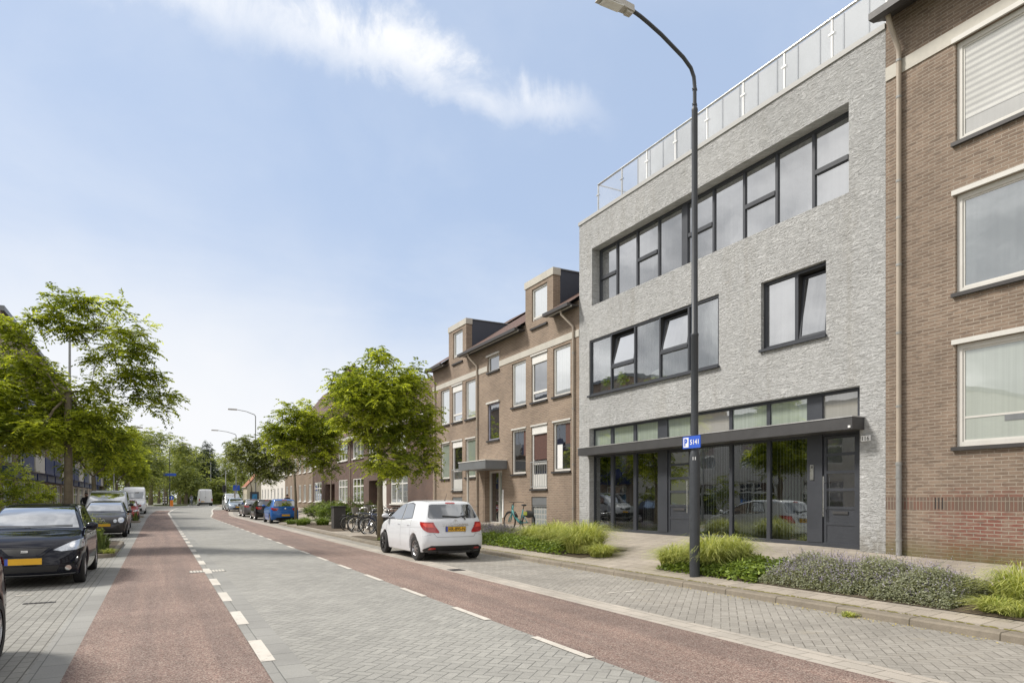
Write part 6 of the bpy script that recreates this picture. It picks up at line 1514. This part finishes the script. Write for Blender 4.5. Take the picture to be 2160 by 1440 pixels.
# main lamp post
LX, LY = 8.67, 9.32; zb = gz(LX, LY)
lp = empty('street_lamp', (LX, LY, zb), 'tall dark grey street lamp in front of the grey building, carrying a blue parking sign', 'street lamp')
part('pole', M['pole'], lp, lambda b: (b.lathe([(.092, zb - .05), (.092, 2.30), (.072, 2.40), (.066, 2.42), (.066, 4.50), (.071, 4.51), (.071, 4.54), (.058, 4.56), (.054, 7.0), (.054, 8.60), (.058, 8.62), (.050, 8.66), (.036, 8.68), (.036, 8.7)], (LX, LY, 0), 'z', 20)), smooth=True)
armp = [(8.67, 8.68), (8.67, 9.05), (8.65, 9.22), (8.58, 9.36), (8.40, 9.50), (7.89, 9.75), (7.6, 9.86), (7.42, 9.92), (7.21, 9.97)]
part('arm', M['pole'], lp, lambda b: b.tube([(x, LY, z) for x, z in armp], .034, 12), smooth=True)
part('collar', M['pole'], lp, lambda b: [b.lathe([(.036, z - .02), (.043, z - .015), (.043, z + .015), (.036, z + .02)], (LX, LY, 0), 'z', 12) for z in (8.72, 9.0)])
part('collar_bolt', M['pole'], lp, lambda b: [b.box(LX - .06, LX + .06, LY - .006, LY + .006, z - .008, z + .008) for z in (8.72, 9.0)])
hd = part('lamp_head', M['lamp_head'], lp, lambda b: (b.add([(7.25, LY - .07, 9.90), (6.55, LY - .12, 9.93), (6.55, LY + .12, 9.93), (7.25, LY + .07, 9.90), (7.25, LY - .06, 10.02), (6.60, LY - .09, 10.05), (6.60, LY + .09, 10.05), (7.25, LY + .06, 10.02)], [(0, 3, 2, 1), (4, 5, 6, 7), (0, 1, 5, 4), (1, 2, 6, 5), (2, 3, 7, 6), (3, 0, 4, 7)]), b.box(7.1, 7.22, LY - .055, LY + .055, 9.86, 9.91)))
part('lens', M['lens'], hd, lambda b: b.box(6.62, 7.0, LY - .09, LY + .09, 9.898, 9.915))
part('sticker', M['sign_white'], lp, lambda b: b.prism([(-.4, 2.24), (.2, 2.24), (.2, 2.30), (-.4, 2.30)], lambda p: (LX - .0935 * math.cos(p[0] - .62), LY - .0935 * math.sin(-(p[0] - .62)) * -1 if False else LY + .0935 * math.sin(p[0] - .62), p[1]), lambda p: (LX - .0945 * math.cos(p[0] - .62), LY + .0945 * math.sin(p[0] - .62), p[1])))
sgn_ = empty('parking_sign', (LX - .075, 9.3, 2.46), 'blue parking zone sign reading P 5141 fixed to the dark lamp post', 'sign')
xs_ = LX - .10; sy0, sy1, sz0, sz1 = 9.075, 9.525, 2.455, 2.675
part('sign_plate', M['blue_sign'], sgn_, lambda b: b.box(xs_, xs_ + .02, sy0, sy1, sz0, sz1))
def sgt(y0, y1, z0, z1, off=-.004): return lambda u, v: (xs_ + off, y0 + (y1 - y0) * u, z0 + (z1 - z0) * v)
part('p_panel', M['sign_white'], sgn_, lambda b: b.box(xs_ - .003, xs_ - .001, sy1 - .155, sy1 - .022, sz0 + .022, sz1 - .022))
part('p_letter', M['blue_sign'], sgn_, lambda b: put_text(b, 'P', sgt(sy1 - .045, sy1 - .125, sz0 + .045, sz1 - .04, -.005), .05))
part('sign_number', M['sign_white'], sgn_, lambda b: put_text(b, '5141', sgt(sy1 - .195, sy0 + .035, sz0 + .065, sz1 - .065, -.003), .015))
part('sign_bracket', M['pole'], sgn_, lambda b: b.box(xs_ + .02, LX - .05, 9.2, 9.4, 2.5, 2.53))
# far lamps
def lamp(X, Y, h, label, arms=((-1, 1.9),), m='pole_far', sign=False, rise=.5, r=.07, rot=0., group='grey street lamps down the road'):
    z = base(Y); o = empty('street_lamp', (X, Y, z), label, 'street lamp', group)
    part('pole', M[m], o, lambda b: b.tube([(X, Y, z - .05), (X, Y, z + 2.2), (X, Y, z + 2.3), (X, Y, z + h)], [r * 1.3, r * 1.3, r, r * .7], 8), smooth=True)
    for s_, L in arms:
        a_ = part('arm', M[m], o, lambda b: b.tube([(X, Y, z + h - .05), (X + s_ * .08, Y, z + h + .12), (X + s_ * L * .5, Y, z + h + rise * .75), (X + s_ * L, Y, z + h + rise)], [r * .65] * 2 + [r * .5] * 2, 8), smooth=True)
        part('lamp_head', M['lamp_head'], o, lambda b: b.box(X + s_ * L, X + s_ * (L + .75), Y - .12, Y + .12, z + h + rise - .06, z + h + rise + .05))
    if sign: part('street_sign', M['blue_sign'], o, lambda b: b.box(X - .9, X + .9, Y - .12, Y - .08, z + h * .52, z + h * .52 + .42))
    return o
YA = 27.; XA = XX(148, 30.)
lamp(XX(147, 30), 30., 7.7, 'grey street lamp standing in the crown of the large left tree', arms=((1, 1.35),), rise=.25, r=.055)
lamp(XX(240, 72), 72., 7.6, 'grey street lamp whose arm shows just right of the large left tree', arms=((1, 1.6),), rise=.5, r=.06)
lamp(XX(539, 66.), 66., 9.1, 'grey street lamp rising behind the second right tree', arms=((-1, 1.6),), rise=.5, r=.06)
lamp(XX(498, 88), 88., 9., 'dark street lamp beside the blue direction board', arms=((-1, 2.0),), rise=.5, r=.065)
lamp(XX(358, 118), 118., 9.0, 'twin armed street lamp on the traffic island', arms=((-1, 2.0), (1, 2.0)), rise=.6, sign=True, m='pole')
lamp(XX(345, 150), 150., 9.3, 'twin armed street lamp further behind the island', arms=((-1, 2.4), (1, 2.4)), rise=.9)
for i, (px, Y, h, a) in enumerate(((423, 150, 8.4, -1), (433, 165, 8.6, -1), (444.5, 145, 8.2, -1), (476, 120, 7.2, -1))):
    lamp(XX(px, Y), Y, h if i < 3 else 5.8, ('pale slim lamp pole left of the conifer', 'pale slim lamp pole in front of the conifer', 'pale lamp pole with short arm right of the conifer', 'plain white pole before the red roofed house')[i], arms=((a, 1.3),) if i == 2 else (), rise=.1, r=.09)
# direction board, traffic light, advertising column
XB, YB = XX(498, 88) , 87.6
solid('parking_board', 'blue parking board low on the lamp post near the junction', 'sign', M['blue_sign'], lambda b: b.box(XB - .38, XB + .38, YB, YB + .05, base(88) + 2.3, base(88) + 2.95), loc=(XB, YB, 2.8))
xt_, yt_ = XX(473, 112), 112.
tl = empty('traffic_light', (xt_, yt_, base(112)), 'black traffic light right of the white van', 'traffic light')
part('pole', M['pole'], tl, lambda b: b.tube([(xt_, yt_, .2), (xt_, yt_, base(112) + 2.4)], .07, 8)); part('signal_head', M['black'], tl, lambda b: b.box(xt_ - .25, xt_ + .25, yt_ - .1, yt_ + .15, base(112) + 2.1, base(112) + 3.2))
part('visor', M['zinc'], tl, lambda b: [b.lathe([(.10, -.12), (.10, 0)], (xt_, yt_ - .1, base(112) + 2.35 + k * .32), 'y', 10) for k in range(3)])
xa_, ya_ = XX(537, 62), 62.
ac = empty('information_column', (xa_, ya_, gz(8.5, 62)), 'dark information column with blue poster on the far right pavement', 'column')
part('housing', M['pole'], ac, lambda b: b.box(xa_ - .35, xa_ + .35, ya_, ya_ + .3, .1, 2.1)); part('poster', mat('poster_blue', (.03, .18, .35), .5, var=.4, vs=5), ac, lambda b: b.box(xa_ - .2, xa_ + .2, ya_ - .01, ya_ - .002, .5, 1.9))
# island with bollards
yi = 116.; xi = XX(360, yi)
isl = structure(part('traffic_island', M['grassland'], None, lambda b: b.add([(xi + 2.6 * math.cos(a) * (1.0), yi + 7 + 9 * math.sin(a), base(yi) + z) for z in (.0, .16) for a in np.linspace(0, 6.283, 25)[:-1]], [tuple(range(24, 48))] + [(k, (k + 1) % 24, 24 + (k + 1) % 24, 24 + k) for k in range(24)])))
bz = base(yi) + .15
ob = empty('bollard', (XX(362, 113), 113., bz - .15), 'orange bollard with round blue arrow sign on the traffic island', 'bollard')
x_ = XX(362, 113)
part('post', M['orange'], ob, lambda b: b.lathe([(.22, bz - .15), (.20, bz + .75), (.0, bz + .8)], (x_, 113., 0), 'z', 12)); part('arrow_sign', M['blue_sign'], ob, lambda b: b.lathe([(0, 0), (.32, 0), (.32, .04), (0, .04)], (x_, 112.9, bz + 1.12), 'y', 16))
part('arrow', M['sign_white'], ob, lambda b: b.prism([(-.04, -.2), (.04, -.2), (.04, .05), (.13, .05), (0, .2), (-.13, .05), (-.04, .05)], lambda p: (x_ + p[0], 112.88, bz + 1.12 + p[1]), lambda p: (x_ + p[0], 112.89, bz + 1.12 + p[1])))
for i, px in enumerate((344.5, 350.)):
    x_ = XX(px, 115); b_ = empty('bollard', (x_, 115., bz), ('black and white banded bollard, left one on the island', 'black and white banded bollard beside the twin armed lamp')[i], 'bollard', 'banded bollards on the island')
    part('post', M['black'], b_, lambda b: b.lathe([(.10, bz - .1), (.10, bz + 1.3), (0, bz + 1.32)], (x_, 115., 0), 'z', 10)); part('band', M['sign_white'], b_, lambda b: [b.lathe([(.105, bz + z), (.105, bz + z + .2)], (x_, 115., 0), 'z', 10) for z in (.3, .7, 1.08)])
# bin by the bicycle stand
xb_, yb_ = XX(714, 32.5), 32.5; zb_ = gz(xb_, yb_)
bn = empty('litter_bin', (xb_, yb_, zb_), 'dark square bin at the left end of the bicycle stand', 'bin')
part('body', M['hedge_dark'], bn, lambda b: b.box(xb_ - .28, xb_ + .28, yb_ - .28, yb_ + .28, zb_, zb_ + 1.02)); part('lid', M['black'], bn, lambda b: b.box(xb_ - .32, xb_ + .32, yb_ - .32, yb_ + .32, zb_ + 1.022, zb_ + 1.08))
wp = solid('wooden_post', 'short weathered wooden post before the near tree trunk', 'post', M['bark'], lambda b: b.tube([(6.55, 21.4, .09), (6.55, 21.4, .62)], [.09, .085], 10), loc=(6.55, 21.4, .09), smooth=True)
# ------------------------------------------------------------ bicycles
def bicycle(loc, rz, frame_m, label, kind='city', group=None, basket=False, scale=1.):
    o = empty('bicycle', loc, label, 'bicycle', group, rz=rz); o.scale = (scale,) * 3
    r = .34 if kind == 'city' else .33; xr, xf = -.54, .54
    for nm, x in (('wheel', xr), ('wheel', xf)):
        b = MB(True); b.tube([(x + r * math.cos(a), 0, r + r * math.sin(a)) for a in np.linspace(0, 6.2832, 33)], .019 if kind == 'city' else .026, 6, False)
        w0 = b.build('wheel', M['rubber'], o, smooth='all')
        s_ = MB(True)
        for k in range(14): a = 6.2832 * k / 14; s_.tube([(x, .02 * (-1) ** k, r), (x + (r - .02) * math.cos(a), 0, r + (r - .02) * math.sin(a))], .0022, 3, False)
        s_.tube([(x + (r - .03) * math.cos(a), 0, r + (r - .03) * math.sin(a)) for a in np.linspace(0, 6.2832, 33)], .010, 5, False); s_.tube([(x, -.05, r), (x, .05, r)], .025, 8)
        s_.build('spokes', M['steel'], w0)
    f = MB(True); bb = (-.08, 0, .30); st_ = (-.22, 0, .78); hdt = (.36, 0, .88); hdb = (.41, 0, .66)
    if kind == 'ebike':
        f.tube([(.40, 0, .74), (.22, 0, .52), (.06, 0, .38), bb], .045, 8); f.tube([bb, st_], .024, 8); f.tube([(xr, 0, r), bb], .022, 6); f.tube([(xr, .05, r), (-.2, .02, .62)], .014, 6)
        f.tube([(.36, 0, .92), (.41, 0, .66)], .035, 8); f.tube([hdb, (.50, .04, .45), (xf, .05, r)], .022, 6); f.tube([hdb, (.50, -.04, .45), (xf, -.05, r)], .022, 6)
    else:
        f.tube([hdt, (.41, 0, .66)], .019, 8); f.tube([(.40, 0, .70), bb], .019, 6)
        if kind == 'city': f.tube([(.37, 0, .83), (-.19, 0, .72)] if not basket else [(.38, 0, .80), (.1, 0, .5), (-.13, 0, .45)], .016, 6)
        f.tube([bb, st_], .016, 6); f.tube([(xr, .045, r), bb], .011, 5); f.tube([(xr, -.045, r), bb], .011, 5); f.tube([(xr, .045, r), (-.19, 0, .70)], .009, 5); f.tube([(xr, -.045, r), (-.19, 0, .70)], .009, 5)
        f.tube([hdb, (.50, .045, .42), (xf, .05, r)], .012, 5); f.tube([hdb, (.50, -.045, .42), (xf, -.05, r)], .012, 5)
    f.build('frame', frame_m, o, smooth='all')
    part('handlebar', M['steel'] if kind == 'city' else M['black'], o, lambda b: (b.tube([hdt, (.33, 0, 1.02)], .013, 6), b.tube([(.10, -.28, 1.03), (.28, -.26, 1.05), (.34, -.12, 1.04), (.33, 0, 1.02), (.34, .12, 1.04), (.28, .26, 1.05), (.10, .28, 1.03)], .011, 6)), smooth='all', local=True)
    part('saddle', M['black'], o, lambda b: (b.ell((-.27, 0, .93), (.13, .085, .035), 10, 6), b.tube([st_, (-.25, 0, .90)], .013, 6)), smooth='all', local=True)
    for x, a0, a1 in ((xr, .4, 2.9), (xf, .9, 2.6)): part('mudguard', M['black'], o, lambda b: b.tube([(x + (r + .035) * math.cos(a), 0, r + (r + .035) * math.sin(a)) for a in np.linspace(a0, a1, 12)], .018, 4), smooth='all', local=True)
    part('carrier', M['black'] if kind == 'city' else M['hedge_dark'], o, lambda b: (b.tube([(-.20, .06, .70), (-.80, .06, .72)], .008, 5), b.tube([(-.20, -.06, .70), (-.80, -.06, .72)], .008, 5), b.tube([(-.75, .06, .72), (xr, .07, r)], .007, 5), b.tube([(-.75, -.06, .72), (xr, -.07, r)], .007, 5), b.tube([(-.80, -.06, .72), (-.80, .06, .72)], .008, 5)) if kind == 'city' else (b.ell((-.55, 0, .62), (.27, .06, .13), 12, 8)), smooth='all', local=True)
    part('crank', M['steel'], o, lambda b: (b.lathe([(.09, -.035), (.09, -.03), (0, -.03)], bb, 'y', 14), b.tube([(bb[0], -.06, bb[2]), (bb[0] + .12, -.07, bb[2] - .12)], .01, 5), b.tube([(bb[0], .06, bb[2]), (bb[0] - .12, .07, bb[2] + .12)], .01, 5), b.box(bb[0] + .08, bb[0] + .17, -.15, -.07, bb[2] - .135, bb[2] - .11), b.box(bb[0] - .17, bb[0] - .08, .07, .15, bb[2] + .11, bb[2] + .135)), local=True)
    part('kickstand', M['black'], o, lambda b: b.tube([(-.12, .03, .28), (-.22, .16, .02)], .008, 5), local=True)
    if basket: part('basket', mat('wicker', (.20, .19, .17), .9, var=.4, vs=60), o, lambda b: (b.lathe([(.13, .80), (.17, 1.08), (.165, 1.08), (.125, .81)], (.56, 0, 0), 'z', 14), b.lathe([(0, .8), (.13, .8)], (.56, 0, 0), 'z', 14)), local=True)
    if kind == 'city': part('lamp', M['chrome'], o, lambda b: b.ell((.46, 0, .82), (.045, .035, .035), 8, 6), smooth='all', local=True)
    if kind == 'ebike':
        part('front_unit', M['black'], o, lambda b: (b.tube([(.40, 0, .96), (.42, 0, .80)], .03, 8), b.tube([(.12, 0, .50), (.26, 0, .66)], .05, 8)), smooth='all', local=True)
        part('yellow_panel', mat('yellow_green', (.55, .62, .10), .5), o, lambda b: (b.box(-.52, -.34, -.065, -.058, .58, .70), b.box(-.52, -.34, .058, .065, .58, .70)), local=True)
    return o
yb0 = 19.9
eX, eY = 11.35, 22.0
for _ in range(2): eY = FY(1094, eX)
bicycle((eX, eY, gz(eX, eY)), R(118), M['teal'], 'turquoise electric bicycle with black battery, leaning before the tan house', kind='ebike', scale=1.0).rotation_euler = (R(2), 0, R(100))
bk = [('bike_tan', 'tan framed city bicycle nearest the left end of the stand', False), ('bike_dark', 'black city bicycle with wicker basket in the stand', True), ('bike_grey', 'grey bicycle second from the left stand hoop', False), ('bike_dark', 'black bicycle in the middle of the stand', False), ('bike_blue', 'dark blue bicycle in the middle of the stand, behind the tree trunk', False), ('bike_dark', 'black bicycle right of the near tree trunk', False), ('bike_blue', 'navy bicycle closest to the white hatchback', False), ('bike_grey', 'grey ladies bicycle at the far side of the stand', True)]
spots = [(8.15, 30.4), (8.3, 29.6), (8.05, 28.7), (8.3, 27.8), (8.1, 26.9), (8.4, 25.9), (8.3, 24.9), (9.2, 31.0)]
bk += [('bike_dark', 'black bicycle in the rear row nearest the dark bin', False), ('bike_grey', 'grey bicycle in the middle of the rear row', False), ('bike_dark', 'black bicycle of the rear row seen between trunk and white hatchback', True), ('bike_tan', 'tan bicycle standing apart by the dark brick wall', False)]
spots += [(9.4, 29.9), (9.6, 28.4), (9.5, 26.4), (11.4, 29.2)]
for i, ((x, y), (m_, lb, bs)) in enumerate(zip(spots, bk)):
    o = bicycle((x, y, gz(x, y) - .02), 0, M[m_], lb, basket=bs, group='bicycles in the stand')
    o.rotation_euler = (R(random.uniform(-5, 5)), 0, R(180 + random.uniform(-10, 10)) if i % 3 else R(random.uniform(-8, 8)))
for i, y in enumerate((24.4, 25.4, 26.4, 27.35, 28.3, 29.2, 30.1, 31.0)):
    x = 7.75; z = gz(x, y)
    nm_ = ['nearest the white hatchback', 'second from the hatchback', 'third from the hatchback', 'fourth from the hatchback', 'fourth from the bin', 'third from the bin', 'second from the bin', 'nearest the bin'][i]
    solid('bicycle_hoop', 'black steel bicycle hoop, ' + nm_, 'bicycle stand', M['bike_dark'], lambda b: b.tube([(x, y, z - .02), (x, y, z + .68)] + [(x + .12 - .12 * math.cos(a), y, z + .68 + .12 * math.sin(a)) for a in (.4, .8, 1.2, 1.57)] + [(x + .60 + .12 * math.sin(a), y, z + .68 + .12 * math.cos(a)) for a in (0, .4, .8, 1.2)] + [(x + .72, y, z + .66), (x + .72, y, z)], .024, 8), loc=(x, y, z), group='bicycle stand hoops', smooth='all')
# ------------------------------------------------------------ people
def person(loc, rz, label, joints, radii, cloth, head_m='skin'):
    """one continuous skinned body; joints: name -> (pos, parent)"""
    o = empty('person', loc, label, 'person', rz=rz); names = list(joints)
    me = bpy.data.meshes.new('body'); me.from_pydata([joints[n][0] for n in names], [(names.index(n), names.index(joints[n][1])) for n in names if joints[n][1]], [])
    ob = bpy.data.objects.new('tmp', me); COL.objects.link(ob)
    md = ob.modifiers.new('s', 'SKIN'); sb = ob.modifiers.new('u', 'SUBSURF'); sb.levels = 1; sb.render_levels = 1
    if not me.skin_vertices: me.attributes
    sk = me.skin_vertices[0].data if me.skin_vertices else None
    if sk is None:
        bm = bmesh.new(); bm.from_mesh(me); bm.verts.layers.skin.verify(); bm.to_mesh(me); bm.free(); sk = me.skin_vertices[0].data
    for i, n in enumerate(names): sk[i].radius = (radii[n], radii[n]); sk[i].use_root = (i == 0)
    dg = bpy.context.evaluated_depsgraph_get(); dg.update()
    m2 = bpy.data.meshes.new_from_object(ob.evaluated_get(dg)); bpy.data.objects.remove(ob)
    m2.materials.clear(); m2.materials.append(cloth); m2.materials.append(M['skin'])
    for p in m2.polygons:
        p.use_smooth = True
        if p.center.z > joints['neck'][0][2] + .02 or any((p.center - Vector(joints[h][0])).length < .07 for h in ('hand_l', 'hand_r')): p.material_index = 1
    b = bpy.data.objects.new('body', m2); COL.objects.link(b); b.parent = o
    hx, hy, hz = joints['head'][0]
    part('hair', M['hair'], o, lambda q: q.ell((hx - .015, hy, hz + .035), (.10, .088, .095), 12, 8), smooth='all', local=True)
    return o
def joints_std(seat=False, lean=0.):
    hip = .92; J = {'pelvis': ((0, 0, hip), None), 'waist': ((lean * .1, 0, hip + .18), 'pelvis'), 'chest': ((lean * .25, 0, hip + .40), 'waist'), 'neck': ((lean * .36, 0, hip + .57), 'chest'), 'head': ((lean * .42 + .02, 0, hip + .70), 'neck'), 'crown': ((lean * .44 + .02, 0, hip + .80), 'head')}
    for s_, k in ((1, 'l'), (-1, 'r')):
        J['sh_' + k] = ((lean * .3, s_ * .17, hip + .49), 'chest')
        if seat:
            J['el_' + k] = ((lean * .3 + .18, s_ * .24, hip + .27), 'sh_' + k); J['hand_' + k] = ((lean * .3 + .42, s_ * .22, hip + .16), 'el_' + k)
            J['kn_' + k] = ((.36, s_ * .10, hip - .10 - .08 * s_), 'pelvis'); J['an_' + k] = ((.22 + .06 * s_, s_ * .10, hip - .50 - .1 * s_), 'kn_' + k); J['toe_' + k] = ((.38 + .06 * s_, s_ * .10, hip - .56 - .1 * s_), 'an_' + k)
        else:
            J['el_' + k] = ((lean * .2 - .04 * s_, s_ * .23, hip + .22), 'sh_' + k); J['hand_' + k] = ((.10 - .06 * s_, s_ * .24, hip - .03), 'el_' + k)
            J['kn_' + k] = ((.06 * s_, s_ * .10, .49), 'pelvis'); J['an_' + k] = ((.10 * s_ - .05, s_ * .10, .08), 'kn_' + k); J['toe_' + k] = ((.10 * s_ + .09, s_ * .11, .035), 'an_' + k)
    return J
RAD = {'pelvis': .145, 'waist': .13, 'chest': .16, 'neck': .062, 'head': .092, 'crown': .07}
for k in 'lr': RAD.update({'sh_' + k: .075, 'el_' + k: .048, 'hand_' + k: .038, 'kn_' + k: .065, 'an_' + k: .045, 'toe_' + k: .04})
px_, py2 = XX(181, 44), 44.
bicycle((px_, py2, .12), R(-85), M['bike_dark'], 'black bicycle ridden by the person in black on the left pavement')
person((px_, py2 + .25, .12), R(-85), 'person in black riding a bicycle on the left pavement', joints_std(True, .35), RAD, M['cloth_dark'])
pz_ = base(118)
px3 = XX(405, 118)
bicycle((px3, 118, pz_), R(-120), M['bike_dark'], 'bicycle of the distant cyclist left of the white van')
person((px3, 118.2, pz_), R(-120), 'distant cyclist in pale top left of the white van', joints_std(True, .35), RAD, M['cloth_grey'])
pz4 = gz(9.6, 50)
person((XX(606, 50), 50., gz(XX(606, 50), 50)), R(-90), 'person with dark coat and light cap walking behind the blue hatchback', joints_std(), RAD, M['cloth_dark'])
